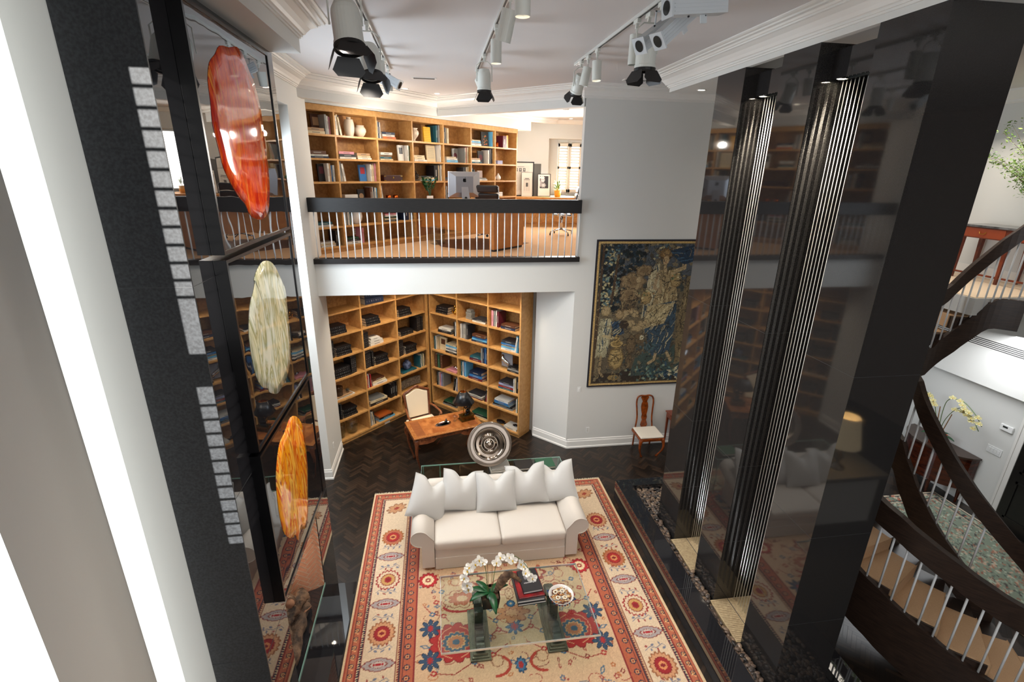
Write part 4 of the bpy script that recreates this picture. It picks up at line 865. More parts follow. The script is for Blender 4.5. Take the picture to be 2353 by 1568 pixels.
def stripe(off, step, r, cols):
    y = RY0 + off
    for x in (RX0 + off, RX1 - off):
        yy = RY0 + off
        while yy < RY1 - off: pc_.flower(x, yy, r, r, cols, 8, .2); yy += step
    x = RX0 + off
    while x < RX1 - off:
        for yb in (RY0 + off, RY1 - off): pc_.flower(x, yb, r, r, cols, 8, .2)
        x += step
stripe(.0975, .115, .028, [(1, '#35303f'), (.6, '#cfa46c'), (.3, '#7a2426')]); stripe(.715, .13, .036, [(1, '#35303f'), (.65, '#c98e5f'), (.35, '#7a2426')])
for yy in np.arange(RY0 + .12, RY1, .115):
    for x in (RX0 + .0975, RX1 - .0975): pc_.line([(x - .02, yy - .045), (x + .02, yy - .07)], .008, '#d9a877')
rndm = random.Random(5)
OUT = '#8e3a2c'
def roundmed(x, y, s=1, v=0):
    c = [('#8e5a3a', '#bd8a64', '#8f2226', '#c98555'), ('#8f2226', '#c9b296', '#b58a52', '#8f2226'), ('#96602f', '#b0664a', '#a22a28', '#cc8f5a')][v % 3]
    pc_.flower(x, y, .155 * s, .165 * s, [(1.0, c[0]), (.86, c[1]), (.62, '#7b1f24'), (.56, c[2]), (.30, c[3]), (.16, '#7b1f24')], 18, .16)
def ptmed(x, y, ang=0):
    pc_.flower(x, y, .17, .115, [(1.0, '#7e3a33'), (.9, '#9a8f8d'), (.55, '#7e3a33'), (.47, '#b4a59b'), (.22, '#9a2229')], 14, .14, ang, point=6)
    for dx in (-.05, .05): pc_.flower(x + dx * math.cos(ang), y + dx * math.sin(ang), .014, .014, [(1, '#9a2229')], 6, .1)
def sprig(x, y, flip=1, ver=True):
    col = '#6c6f80'
    P = lambda a, b: (x + a * flip, y + b) if ver else (x + b, y + a * flip)
    pc_.line([P(-.13, -.03), P(-.06, .01), P(.02, -.01), P(.10, .03), P(.14, .0)], .009, col)
    for a, b in ((-.10, .02), (-.05, -.03), (-.02, .03), (.03, -.035), (.07, .045), (.11, -.02)):
        q = P(a, b); pc_.flower(q[0], q[1], .022, .012, [(1, rndm.choice([col, col, '#8d3b3a']))], 4, .3, rndm.uniform(0, 3))
k = 0; y = 5.44 - .83 * 4
while y < 7.0:
    for i, x in enumerate((RX0 + .395, RX1 - .395)):
        if RY0 + .55 < y < RY1 - .55: roundmed(x, y, 1, k + i)
        if RY0 + .55 < y - .40 < RY1 - .55: ptmed(x, y - .40)
        for dy in (-.20, -.60):
            if RY0 + .4 < y + dy < RY1 - .5: sprig(x, y + dy, 1 if k % 2 else -1)
    k += 1; y += .83
x = RX0 + .95; k = 0
while x < RX1 - .8:
    for yb in (RY1 - .395, RY0 + .395):
        (roundmed if k % 2 == 0 else lambda a, b, *q: ptmed(a, b, PI / 2))(x, yb, 1, k)
        sprig(x + .2, yb, 1, False)
    k += 1; x += .42
for cx_, cy_ in ((RX0 + .40, RY1 - .42), (RX1 - .40, RY1 - .42)): pc_.flower(cx_, cy_, .15, .10, [(1, '#8a6248'), (.8, '#b3835e'), (.3, '#8e3a2c')], 9, .4, .5)
MXc = .775
for i in range(420):
    fx, fy = rndm.uniform(RX0 + .84, RX1 - .84), rndm.uniform(RY0 + .84, RY1 - .84); cc_ = rndm.choice(['#96433a', '#96433a', '#5d6a7a', '#a9683f', '#7d3a33'])
    if i % 3: pc_.flower(fx, fy, rndm.uniform(.018, .04), rndm.uniform(.012, .03), [(1, cc_), (.45, '#c2a180')], rndm.choice((4, 5, 6)), .5, rndm.uniform(0, 3))
    else: pc_.curl(fx, fy, rndm.uniform(.05, .11), rndm.uniform(0, 6), rndm.uniform(6, 9), .008, cc_, ry=rndm.uniform(.03, .08))
def both(fn):
    for sg in (1, -1): fn(sg)
def field(yc, fl=1):
    Yf = lambda d: yc + d * fl
    def side(sg):
        Xs = lambda d: MXc + sg * d
        pc_.flower(Xs(.72), Yf(0), .30, .25, [(1.0, '#7a1f22'), (.95, '#a02c2b'), (.55, '#c98a60'), (.50, '#2f5068'), (.36, '#d0a070'), (.31, '#b06a44'), (.14, '#2f5068')], 13, .18)
        pc_.curl(Xs(.72), Yf(.0), .21, 0, 6.3, .008, '#cf9a72')
        pc_.flower(Xs(1.06), Yf(.98), .125, .125, [(1, '#7a1f22'), (.9, '#a8272c'), (.60, '#d8bf98'), (.30, '#8f2226'), (.13, '#d8bf98')], 12, .22)
        for dy, c in ((.22, '#33485f'), (-.20, '#33485f')): pc_.flower(Xs(1.02), Yf(dy), .10, .10, [(1, '#233044'), (.9, c), (.32, '#a02c2b')], 8, .75)
        pc_.flower(Xs(.62), Yf(.62), .23, .14, [(1, '#8b4a35'), (.93, '#c2a180'), (.72, '#8b4a35'), (.66, '#a8624a'), (.3, '#c2a180')], 9, .25)
        pc_.curl(Xs(.62), Yf(.52), .24, 3.3, 6.1, .035, '#9a2b2a', ry=.10)
        pc_.flower(Xs(.44), Yf(.93), .10, .10, [(1, '#8b3a30'), (.6, '#c2a180')], 5, .6)
        pc_.line([(Xs(.1), Yf(.05)), (Xs(.2), Yf(.1)), (Xs(.33), Yf(.02)), (Xs(.47), Yf(.09))], .014, '#8c2a27')
        pc_.line([(Xs(.2), Yf(.1)), (Xs(.22), Yf(.22)), (Xs(.35), Yf(.33)), (Xs(.36), Yf(.45))], .012, '#8c2a27')
        pc_.line([(Xs(.12), Yf(-.1)), (Xs(.3), Yf(-.22)), (Xs(.5), Yf(-.26)), (Xs(.75), Yf(-.40)), (Xs(1.0), Yf(-.36))], .012, '#8c2a27')
        pc_.line([(Xs(1.1), Yf(.55)), (Xs(1.0), Yf(.42)), (Xs(.85), Yf(.38)), (Xs(.80), Yf(.30))], .012, '#8c2a27')
        for a, b, c in ((.2, .1, 0), (.33, .02, 1), (.46, .1, 0), (.22, .23, 1), (.36, .33, 0), (.3, -.22, 0), (.52, -.28, 1), (.98, -.36, 0), (1.0, .42, 1), (.86, .38, 0), (.22, .78, 0), (.3, .62, 1), (.88, .76, 1), (.95, .60, 0), (.12, .34, 1), (.40, -.12, 1)):
            pc_.flower(Xs(a), Yf(b), .032, .032, [(1, ('#9a2b2a', '#41607a')[c]), (.45, '#c2a180')], 4, .5, .4)
        for a, b, rt in ((.08, -.34, .6), (.26, .43, -.5), (1.08, -.02, .3), (.9, -.56, 1.)): pc_.flower(Xs(a), Yf(b), .055, .022, [(1, '#4b6478'), (.5, '#b79f86')], 4, .2, rt * sg)
    both(side)
    pc_.flower(MXc, Yf(.12), .085, .085, [(1, '#26405c'), (.85, '#355a78'), (.45, '#9a2b2a')], 8, .8)
    pc_.flower(MXc, Yf(.32), .19, .13, [(1, '#8b4a35'), (.9, '#b97d5c'), (.45, '#8b4a35'), (.38, '#c08b66')], 7, .5)
    pc_.flower(MXc, Yf(.46), .055, .055, [(1, '#26405c'), (.7, '#3f6787'), (.3, '#c2a180')], 8, .2)
    pc_.flower(MXc, Yf(.62), .055, .10, [(1, '#8b5a40'), (.8, '#c2a180'), (.5, '#8b5a40'), (.4, '#c2a180')], 8, .2)
    for k_ in (-1, 1): pc_.curl(MXc + .12 * k_, Yf(.78), .09, 0, 5, .014, '#9a2b2a')
    pc_.flower(MXc, Yf(-.38), .06, .09, [(1, '#26405c'), (.75, '#3f6787'), (.45, '#9a2b2a')], 9, .3)
    for k_ in (-1, 1): pc_.curl(MXc + .28 * k_, Yf(-.36), .16, 1.6, 4.7 if k_ > 0 else -1.6, .035, '#a03a2d', ry=.12); pc_.flower(MXc + .26 * k_, Yf(-.30), .07, .07, [(1, '#8b5a40'), (.85, '#c2a180')], 8, .2)
field(4.38); field(6.30); field(2.45)
sl_ = (D < .81); keep = Pic(RX0, RX1, RY0, RY1, 0.010, '#000000')
pc_.grain(.07)
RUGM = mat('rug_pile', (0.6, 0.4, 0.3), 0.95, attr='pattern', bump=(260, 0.25, 0.003))
rug = thing('oriental_rug', 'large cream and red oriental rug under the sofa and coffee table', 'rug', (MXc, (RY0 + RY1) / 2, 0))
rp = grid_mesh('pile', 1, 1, pc_.a, RUGM, rug, fn=lambda U, V: np.stack([(U - .5) * (RX1 - RX0), (V - .5) * (RY1 - RY0), np.full_like(U, .011)], -1))
MB().box((-(RX1 - RX0) / 2, -(RY1 - RY0) / 2, 0.0006), ((RX1 - RX0) / 2, (RY1 - RY0) / 2, .0105)).build('backing', mat('rug_backing', '#8a7256', .95), rug)
fr_ = MB(); rg2 = random.Random(2); yb = (RY1 - RY0) / 2
for i in range(430):
    x = -(RX1 - RX0) / 2 + i * (RX1 - RX0) / 430; dx = rg2.uniform(-.012, .012); l = rg2.uniform(.025, .045)
    fr_.add([(x, yb, .008), (x + .006, yb, .008), (x + .006 + dx, yb + l, .003), (x + dx, yb + l, .003)], [(0, 1, 2, 3)])
fr_.build('fringe', mat('rug_fringe', '#c9bda6', .95), rug)
# ================================================================ sofa and pillows
so = thing('sofa', 'white linen two-seat sofa with rolled arms on the oriental rug', 'sofa', (0.74, 6.03, 0.012))
MB().box((-.925, -.488, .03), (.925, .46, .33)).build('base', LINEN, so, bevel=.03)
MB().box((-.925, -.496, .0), (.925, .47, .20)).build('skirt', LINEN, so, bevel=.012)
bk = MB(); prof = [(.26, .30), (.50, .30), (.56, .72), (.53, .80), (.46, .84), (.38, .82), (.33, .74)]
bk.add([(-1.02, y, z) for y, z in prof] + [(1.02, y, z) for y, z in prof], [tuple(range(7)), tuple(range(13, 6, -1))] + [(i, 7 + i, 7 + (i + 1) % 7, (i + 1) % 7) for i in range(7)])
bk.build('backrest', LINEN, so, bevel=.03)
for sg in (-1, 1):
    am = MB(); cxr, czr, rr_ = 1.12, .54, .125
    pr = [(.93, .05), (.93, .50)] + [(cxr + rr_ * math.cos(a), czr + rr_ * math.sin(a)) for a in [PI - .5 - i * (PI + 1.15) / 14 for i in range(15)]] + [(1.10, .40), (1.10, .05)]
    n = len(pr); vs = []; fs = []; st_ = [(-.50, 0), (-.1, .0), (.25, .06), (.46, .16)]
    for y, dz in st_:
        for x, z in pr: vs.append((sg * x, y, z + (dz if z > .35 else 0)))
    for j in range(len(st_) - 1):
        for i in range(n): k = (i + 1) % n; q = (j * n + i, j * n + k, (j + 1) * n + k, (j + 1) * n + i); fs.append(q[::-1] if sg > 0 else q)
    fs.append(tuple(range(n)) if sg > 0 else tuple(range(n - 1, -1, -1))); fs.append(tuple((len(st_) - 1) * n + i for i in range(n))[::-1 if sg > 0 else 1])
    am.add(vs, fs); ao = am.build('arm', LINEN, so, smooth=True); ao.data.polygons[len(fs) - 1].use_smooth = False; ao.data.polygons[len(fs) - 2].use_smooth = False
    MB().tube([(sg * x, -.503, z) for x, z in pr[1:-1]], .006, 6).build('piping', LINEN, ao, smooth=True)
def cushion(w, d, h, puff=.03, n=14):
    b = MB(); vs = []; fs = []
    def add(top):
        o = len(vs)
        for j in range(n + 1):
            for i in range(n + 1):
                u, v = -1 + 2 * i / n, -1 + 2 * j / n; p = puff * (1 - u ** 4) * (1 - v ** 4); vs.append((u * w / 2, v * d / 2, (h + p) if top else 0))
        for j in range(n):
            for i in range(n): a = o + j * (n + 1) + i; q = (a, a + 1, a + n + 2, a + n + 1); fs.append(q if top else q[::-1])
        return o
    t0 = add(True); b0 = add(False)
    per = [i for i in range(n + 1)] + [(n + 1) * j + n for j in range(1, n + 1)] + [(n + 1) * n + i for i in range(n - 1, -1, -1)] + [(n + 1) * j for j in range(n - 1, 0, -1)]
    for a, c in zip(per, per[1:] + per[:1]): fs.append((b0 + a, b0 + c, t0 + c, t0 + a))
    return b.add(vs, fs)
for sg in (-1, 1):
    c = cushion(.925, .80, .15).build('seat_cushion', LINEN, so, bevel=.035, smooth=True); c.location = (sg * .464, -.12, .325)
def pillow(s=.30, T=.125, chop=.42, n=22):
    b = MB(); vs = []; fs = []
    for sd in (1, -1):
        o = len(vs)
        for j in range(n + 1):
            for i in range(n + 1):
                u, v = -1 + 2 * i / n, -1 + 2 * j / n
                x = s * u * (1 - .06 * (1 - v * v)); z = s * v * (1 - .06 * (1 - u * u))
                if v > -.2: z -= chop * s * math.exp(-(u / .33) ** 2) * ((v + .2) / 1.2) ** 1.5
                t = T * (max(0, 1 - u * u) ** .55) * (max(0, 1 - v * v) ** .55) * (1 - .25 * math.exp(-(u / .22) ** 2) * max(0, v))
                vs.append((x, -sd * t, z))
        for j in range(n):
            for i in range(n): a = o + j * (n + 1) + i; q = (a, a + 1, a + n + 2, a + n + 1); fs.append(q if sd > 0 else q[::-1])
    return b.add(vs, fs)
def pip(s=.30, chop=.42, n=20):
    pts = []
    for k in range(4 * n):
        e, f = divmod(k, n); w_ = -1 + 2 * f / n; u, v = ((w_, -1), (1, w_), (-w_, 1), (-1, -w_))[e]
        x = s * u * (1 - .06 * (1 - v * v)); z = s * v * (1 - .06 * (1 - u * u))
        if v > -.2: z -= chop * s * math.exp(-(u / .33) ** 2) * ((v + .2) / 1.2) ** 1.5
        pts.append((x, 0, z))
    return pts
PL = [(-.25, 6.10, .80, 28, -30, 'first pillow from the left on the sofa, tipped steeply against the left arm'), (.22, 6.22, .80, 10, -13, 'second pillow from the left on the white sofa, leaning slightly'),
      (.73, 6.16, .78, 0, 0, 'middle pillow of the five on the white sofa, nearest the front'), (1.21, 6.25, .81, -8, 8, 'second pillow from the right on the white sofa'), (1.66, 6.24, .82, -26, 18, 'rightmost pillow on the white sofa, against the right arm')]
for i, (x, y, z, yw, rl_, lb) in enumerate(PL):
    if i == 0:
        p = pillow().build('throw_pillow', PILLOWM, smooth=True); MB().tube(pip(), .0055, 6, closed=True).build('piping', PILLOWM, p, smooth=True); p0_ = p
    else: p = dup(p0_)
    p.matrix_world = Matrix.Translation((x, y, z)) @ Matrix.Rotation(R(yw), 4, 'Z') @ Matrix.Rotation(R(-24), 4, 'X') @ Matrix.Rotation(R(-rl_), 4, 'Y')
    tag(p, 'white ' + lb, 'pillow', 'throw pillows on the sofa')
# ================================================================ coffee table
ct = thing('coffee_table', 'clear glass coffee table on two dark green scroll pedestals', 'coffee table', (0.77, 4.45, .012))
MB().box((-.88, -.53, .395), (.88, .53, .414)).build('glass_top', GLASST, ct)
e = MB(); e.sweep([(-.885, -.535), (.885, -.535), (.885, .535), (-.885, .535)], [(0, .392), (.008, .392), (.008, .416), (0, .416)], closed=True); e.build('bevelled_edge', EDGEC, ct)
PED = mat('green_bronze', '#3d4238', .38, .25, noise=(18, (1, 1, 1), '#1d211d', 5)); PEDB = mat('pewter_plinth', '#6b6a58', .35, .3, noise=(10, (1, 1, 1), '#4f4f42', 5))
for sx in (-.44, .46):
    pl = MB().box((sx - .12, -.36, 0), (sx + .12, .34, .025)).box((sx - .10, -.34, .025), (sx + .10, .32, .045)).box((sx - .085, -.32, .045), (sx + .085, .30, .075)).build('plinth', PEDB, ct, bevel=.004)
    s = MB(); pts = [(0, -.25, .10), (0, -.12, .11), (0, .02, .17), (0, .10, .27), (0, .20, .34), (0, .27, .35)]
    sc = []
    for i in range(len(pts)): sc.append(pts[i])
    vs = []; fs = []; hw = .05; path = [(-.27, .13), (-.20, .085), (-.10, .08), (0, .11), (.06, .18), (.09, .26), (.14, .33), (.22, .36), (.28, .345), (.30, .30), (.27, .26), (.23, .27)]
    for i, (y, z) in enumerate(path):
        a = path[max(0, i - 1)]; c = path[min(len(path) - 1, i + 1)]; ty, tz = c[0] - a[0], c[1] - a[1]; L = math.hypot(ty, tz); ny, nz = -tz / L, ty / L; th = .026
        for q in ((-hw, 1), (hw, 1), (hw, -1), (-hw, -1)): vs.append((sx + q[0], y + ny * th * q[1], z + nz * th * q[1]))
    for i in range(len(path) - 1):
        for j in range(4): fs.append((i * 4 + j, i * 4 + (j + 1) % 4, (i + 1) * 4 + (j + 1) % 4, (i + 1) * 4 + j))
    fs += [(0, 1, 2, 3), tuple((len(path) - 1) * 4 + j for j in (3, 2, 1, 0))]
    s.add(vs, fs); s.build('scroll', PED, ct, bevel=.006)
    s = MB()
    for y in (-.27, -.19, -.11): s.lathe([(.038, -.055), (.045, -.045), (.045, .045), (.038, .055)], 16, 0, Matrix.Translation((sx, y, .135)) @ Matrix.Rotation(PI / 2, 4, 'Y'))
    s.lathe([(.05, -.06), (.056, -.05), (.056, .05), (.05, .06)], 20, 0, Matrix.Translation((sx, .26, .31)) @ Matrix.Rotation(PI / 2, 4, 'Y'))
    s.box((sx - .05, -.05, .16), (sx + .05, .03, .392)); s.build('roll', PED, ct, smooth=False)
TT = .428
# books on the coffee table
def bigbook(x, y, z, w, d, t, rz, m, label, lines=None):
    o = MB().box((-w / 2, -d / 2, 0), (w / 2, d / 2, .004)).box((-w / 2, -d / 2, t - .004), (w / 2, d / 2, t)).box((-w / 2, -d / 2, 0), (-w / 2 + .004, d / 2, t)).build('book', m, bevel=.0008); o.location = (x, y, z); o.rotation_euler = (0, 0, R(rz)); tag(o, label, 'book', 'books on the coffee table')
    MB().box((-w / 2 + .005, -d / 2 + .006, .004), (w / 2 - .006, d / 2 - .006, t - .004)).build('page_block', mat('white_pages', '#d3cfc8', .7), o); return o
b1 = bigbook(.955, 4.64, TT, .345, .46, .03, 3, bm('black'), 'large black book at the bottom of the coffee table stack')
b2 = bigbook(.945, 4.645, TT + .0305, .335, .45, .035, 3, bm('charcoal'), 'charcoal book second from the bottom of the coffee table stack')
b3 = bigbook(.955, 4.66, TT + .066, .32, .42, .018, 4, mat('red_art_cover', '#a3141c', .3, noise=(7, (1, 1, 1), '#160a0d', 4)), 'red and black patterned book under the small portrait book')
b4 = bigbook(.975, 4.665, TT + .0845, .24, .335, .035, 6, mat('matt_black_cover', '#17151a', .45), 'small black book with a portrait photograph on top of the stack')
def text(body, size, m, parent, loc, rot=(0, 0, 0), ext=.0004):
    cu = bpy.data.curves.new('lettering', 'FONT'); cu.body = body; cu.size = size; cu.align_x = 'CENTER'; cu.align_y = 'CENTER'; cu.extrude = ext
    q = bpy.data.objects.new('lettering', cu); C.objects.link(q); cu.materials.append(m); bpy.context.view_layer.update(); me = bpy.data.meshes.new_from_object(q); bpy.data.objects.remove(q); o = bpy.data.objects.new('lettering', me); C.objects.link(o); o.parent = parent; o.location = loc; o.rotation_euler = rot; return o
INK = mat('white_ink', '#e8e4e0', .5)
text('nienkämper', .034, INK, b4, (0, -.035, .0355)); text('FURNITURE THAT WORKS', .007, INK, b4, (0, -.065, .0355)) if False else None
ph = Pic(-.06, .06, -.06, .06, .003, '#2b282c')
ph.flower(0, -.01, .045, .055, [(1, '#8d8a8c'), (.75, '#b9b6b8')], 6, .1); ph.flower(0, .03, .05, .03, [(1, '#1a181c')], 7, .2); ph.flower(-.045, -.03, .02, .03, [(1, '#77747a')], 4, .2); ph.flower(.04, -.045, .02, .02, [(1, '#9a979c')], 4, .2)
ph.line([(-.018, 0), (-.006, 0)], .007, '#1d1b1f'); ph.line([(.006, 0), (.018, 0)], .007, '#1d1b1f'); ph.line([(-.012, -.035), (.012, -.035)], .005, '#4c494f'); ph.grain(.2)
g_ = grid_mesh('portrait_photograph', 1, 1, ph.a, mat('printed_photo', (.5, .5, .5), .4, attr='pattern'), b4, fn=lambda U, V: np.stack([(U - .5) * .12, (V - .5) * .12 + .075, np.full_like(U, .0356)], -1))
# bowl of potpourri
bw_ = lathed('china_bowl', 'white and blue china bowl of dried flowers on the coffee table', 'bowl', [(.06, 0), (.065, .012), (.07, .016), (.115, .06), (.140, .11), (.150, .125), (.146, .125), (.112, .07), (.06, .03), (.001, .025)], mat('china', '#d9d5d2', .15)); bw_.location = (1.31, 4.40, TT)
d = MB()
for k in range(26): a = 2 * PI * k / 26; d.sphere((.135 * math.cos(a), .135 * math.sin(a), .088), .010, 6, 4, m=k % 2)
d.build('painted_band', [mat('china_blue', '#27406e', .2), mat('china_red', '#8d2f2a', .2)], bw_, smooth=True)
for a in (2.6, -.45): MB().tube([(.14 * math.cos(a - .18), .14 * math.sin(a - .18), .10), (.175 * math.cos(a), .175 * math.sin(a), .105), (.14 * math.cos(a + .18), .14 * math.sin(a + .18), .10)], .008, 6).build('handle', mat('china_blue'), bw_, smooth=True)
pp_ = MB(); rg3 = random.Random(8)
for k in range(90):
    a, r = rg3.uniform(0, 6.3), .115 * math.sqrt(rg3.random()); s = rg3.uniform(.010, .02); pp_.sphere((r * math.cos(a), r * math.sin(a), .095 + .03 * (1 - r / .12) + rg3.uniform(0, .012)), s, 6, 4, m=rg3.choice((0, 0, 1, 2)), sc=(1, rg3.uniform(.5, 1), .6))
for fx, fy, fz in ((0.02, .03, .14), (-.05, -.05, .13), (.03, -.055, .13), (-.06, .04, .125)):
    for q in range(9): a = q * .7; pp_.sphere((fx + .022 * math.cos(a), fy + .022 * math.sin(a), fz), .013, 6, 4, m=3, sc=(1, .6, .35))
t = tag(pp_.build('potpourri', [mat('dried_tan', '#a8743f', .8), mat('dried_brown', '#5a2c18', .8), mat('dried_cream', '#cfb184', .8), mat('dried_white', '#e3d9c4', .8)], smooth=True), 'heap of dried petals and seed pods filling the china bowl', 'potpourri', None, 'stuff'); t.location = (1.31, 4.40, TT)
# orchid
op = thing('potted_orchid', 'white orchid in a black pot on the coffee table', 'plant', (.47, 4.50, TT))
MB().add([(-.09, -.09, 0), (.09, -.09, 0), (.09, .09, 0), (-.09, .09, 0), (-.11, -.11, .17), (.11, -.11, .17), (.11, .11, .17), (-.11, .11, .17)], [(3, 2, 1, 0), (0, 1, 5, 4), (1, 2, 6, 5), (2, 3, 7, 6), (3, 0, 4, 7)]).add([(-.10, -.10, .14), (.10, -.10, .14), (.10, .10, .14), (-.10, .10, .14)], [(0, 1, 2, 3)], 1).build('pot', [mat('black_lacquer_pot', '#0d0d0e', .1), BARK], op)
def leafm(L, W, droop, n=8, fold=.25):
    b = MB(); vs = []; fs = []
    for i in range(n + 1):
        t = i / n; w_ = W * math.sin(PI * min(.98, t * .92 + .06)) ** .7; x = L * t; z = .5 * L * t - droop * L * t * t
        vs += [(x, -w_, z + fold * w_), (x, 0, z), (x, w_, z + fold * w_)]
    for i in range(n):
        for j in (0, 1): a = i * 3 + j; fs.append((a, a + 3, a + 4, a + 1))
    return b.add(vs, fs)
for az, L, W, dr in ((200, .26, .045, .55), (170, .24, .042, .35), (140, .20, .04, .2), (280, .26, .045, .75), (20, .24, .042, .5), (35, .20, .035, .4), (250, .10, .03, .5)):
    l = leafm(L, W, dr).build('leaf', LEAF, op, smooth=True, solid=.004); l.location = (0, 0, .16); l.rotation_euler = (0, 0, R(az))
def bloom():
    b = MB()
    for k, (a, L, W) in enumerate(((90, .042, .03), (180, .048, .036), (0, .048, .036), (220, .04, .024), (320, .04, .024))):
        vs = [(0, 0, 0)]; n = 10
        for i in range(n + 1):
            t = PI * i / n; vs.append((L * (1 - math.cos(t)) / 2 * 1.0 + .002, W / 2 * 1.25 * math.sin(t) * (1 if i < n else 0), .006 * math.sin(t)))
        vs2 = [(x, -y, z) for x, y, z in vs]; M = Matrix.Rotation(R(a), 4, 'Z') @ Matrix.Translation((0, 0, .002 * k))
        b.add(vs, [tuple(range(0, n + 2))], 0, M); b.add(vs2, [tuple(range(n + 1, -1, -1))], 0, M)
    b.sphere((0, -.004, .01), .008, 6, 4, m=1); b.sphere((0, -.012, .012), .006, 6, 4, m=1)
    return b
stems = [[(-.03, .0, .16), (-.04, .02, .40), (-.07, .03, .58), (-.13, .0, .66), (-.22, -.04, .58), (-.29, -.06, .44), (-.32, -.08, .30)], [(.03, .0, .16), (.05, .03, .38), (.10, .06, .56), (.22, .08, .62), (.36, .05, .56), (.47, -.02, .44), (.52, -.06, .33)]]
def catm(pts, k=6):
    out = []
    P = [Vector(p) for p in pts]; P = [P[0] * 2 - P[1]] + P + [P[-1] * 2 - P[-2]]
    for i in range(1, len(P) - 2):
        for j in range(k):
            t = j / k; out.append(.5 * ((2 * P[i]) + (-P[i - 1] + P[i + 1]) * t + (2 * P[i - 1] - 5 * P[i] + 4 * P[i + 1] - P[i + 2]) * t * t + (-P[i - 1] + 3 * P[i] - 3 * P[i + 1] + P[i + 2]) * t ** 3))
    return out + [P[-2]]
bl0 = None; rg4 = random.Random(12)
for s_ in stems:
    cp_ = catm(s_); so_ = MB().tube(cp_, .004, 6).build('stem', mat('orchid_stem', '#4c6630', .5), op, smooth=True)
    MB().tube([(s_[0][0] * .6, .0, .14), (s_[0][0] * .9, .012, .56)], .003, 5).build('cane', mat('cane', '#7b5a34', .7), op)
    n = len(cp_)
    for i, f in enumerate([.38, .46, .54, .62, .70, .77, .84, .91, .97]):
        p = cp_[int(f * (n - 1))]; off = Vector((rg4.uniform(-.05, .05), -.03 + rg4.uniform(-.02, .02), rg4.uniform(-.03, .025)))
        if bl0 is None: bl0 = bloom().build('flower', [PETAL, mat('orchid_throat', '#c9a437', .5)], op, smooth=False, solid=.0015); o = bl0
        else: o = bl0.copy(); C.objects.link(o); o.parent = op
        o.location = p + off; o.scale = (1.25,) * 3; o.rotation_euler = (R(rg4.uniform(35, 75)), R(rg4.uniform(-25, 25)), R(rg4.uniform(-50, 50)))
dwp = [(.10, .06, .10), (.11, .02, .22), (.16, .03, .31), (.24, .06, .34), (.33, .03, .30), (.37, -.01, .27)]
tag(MB().tube([tuple(Vector(p) + Vector((.47, 4.50, TT))) for p in catm([(.06, .0, .16)] + dwp[1:])], [.02 + .035 * math.sin(PI * min(1, i / 24)) + .006 * math.sin(i * 2.1) for i in range(len(catm([(.06, 0, .1)] + dwp[1:])))], 9).build('driftwood', BARK, smooth=True), 'gnarled brown driftwood piece rising from the orchid pot', 'driftwood')
# ================================================================ glass console, plate and its books
gc = thing('glass_console', 'long clear glass console table standing behind the white sofa', 'console table', (0.765, 6.86, 0))
MB().box((-1.155, -.20, .705), (1.155, .20, .72)).build('glass_top', GLASST, gc)
MB().sweep([(-1.158, -.203), (1.158, -.203), (1.158, .203), (-1.158, .203)], [(0, .704), (.006, .704), (.006, .721), (0, .721)], closed=True).build('edge', EDGEG, gc)
for x in (-1.13, -.86, .86, 1.13):
    p = MB().box((x - .006, -.19, 0.001), (x + .006, .19, .704)).build('glass_panel', GLASST, gc)
    MB().box((x - .008, -.196, .001), (x + .008, -.19, .704)).box((x - .008, .19, .001), (x + .008, .196, .704)).build('edge', EDGEG, p)
for i, (t_, l, c) in enumerate(((.03, .34, 'charcoal'), (.03, .33, 'white'), (.028, .30, 'grey'))):
    bigbook(.86, 6.82, .7215 + .0315 * i, l, .27, t_, 4, bm(c), '%s book %s of the stack under the silver glass plate' % (c, ('at the bottom', 'in the middle', 'at the top')[i]))['group'] = 'books on the glass console'
for i, (x, c) in enumerate(((1.27, 'black'), (1.62, 'green'))): bigbook(x, 6.86, .7215, .30, .26, .035, 2, bm(c), '%s book lying flat on the right half of the glass console' % c)['group'] = 'books on the glass console'
PLT = mat('mercury_glass', '#9d8f80', .12, 1.0, noise=(4, (1, 1, 1), '#6a5d52', 4))
pt = thing('display_plate', 'large round silvered glass plate propped on the glass console', 'plate', (.70, 6.83, .819))
pr = [(0.001, .035), (.03, .04), (.045, .03), (.06, .012), (.10, .01), (.115, .03), (.135, .035), (.15, .02), (.19, .008), (.215, .02), (.235, .045), (.25, .05), (.262, .04), (.35, .055), (.356, .05), (.35, .042), (.26, .022), (.001, .0)]
pm_ = MB(); pm_.lathe(pr, 72, cap=False); o = pm_.build('dish', PLT, pt, smooth=True); o.location = (0, .03, .355); o.rotation_euler = (R(68), 0, R(0))
rim = MB().lathe([(.262, .043), (.35, .058), (.352, .056), (.262, .040)], 72, cap=False).build('glass_rim', mat('smoky_glass_rim', '#8f8378', .06, .6), pt, smooth=True); rim.location = (0, .03, .355); rim.rotation_euler = (R(68), 0, 0)
MB().box((-.10, .0, 0), (.10, .15, .018)).tube([(-.05, .02, .018), (-.05, .06, .06), (-.05, .14, .22)], .006).tube([(.05, .02, .018), (.05, .06, .06), (.05, .14, .22)], .006).build('easel', mat('clear_acrylic', '#cfd2d4', .1, trans=.6), pt)
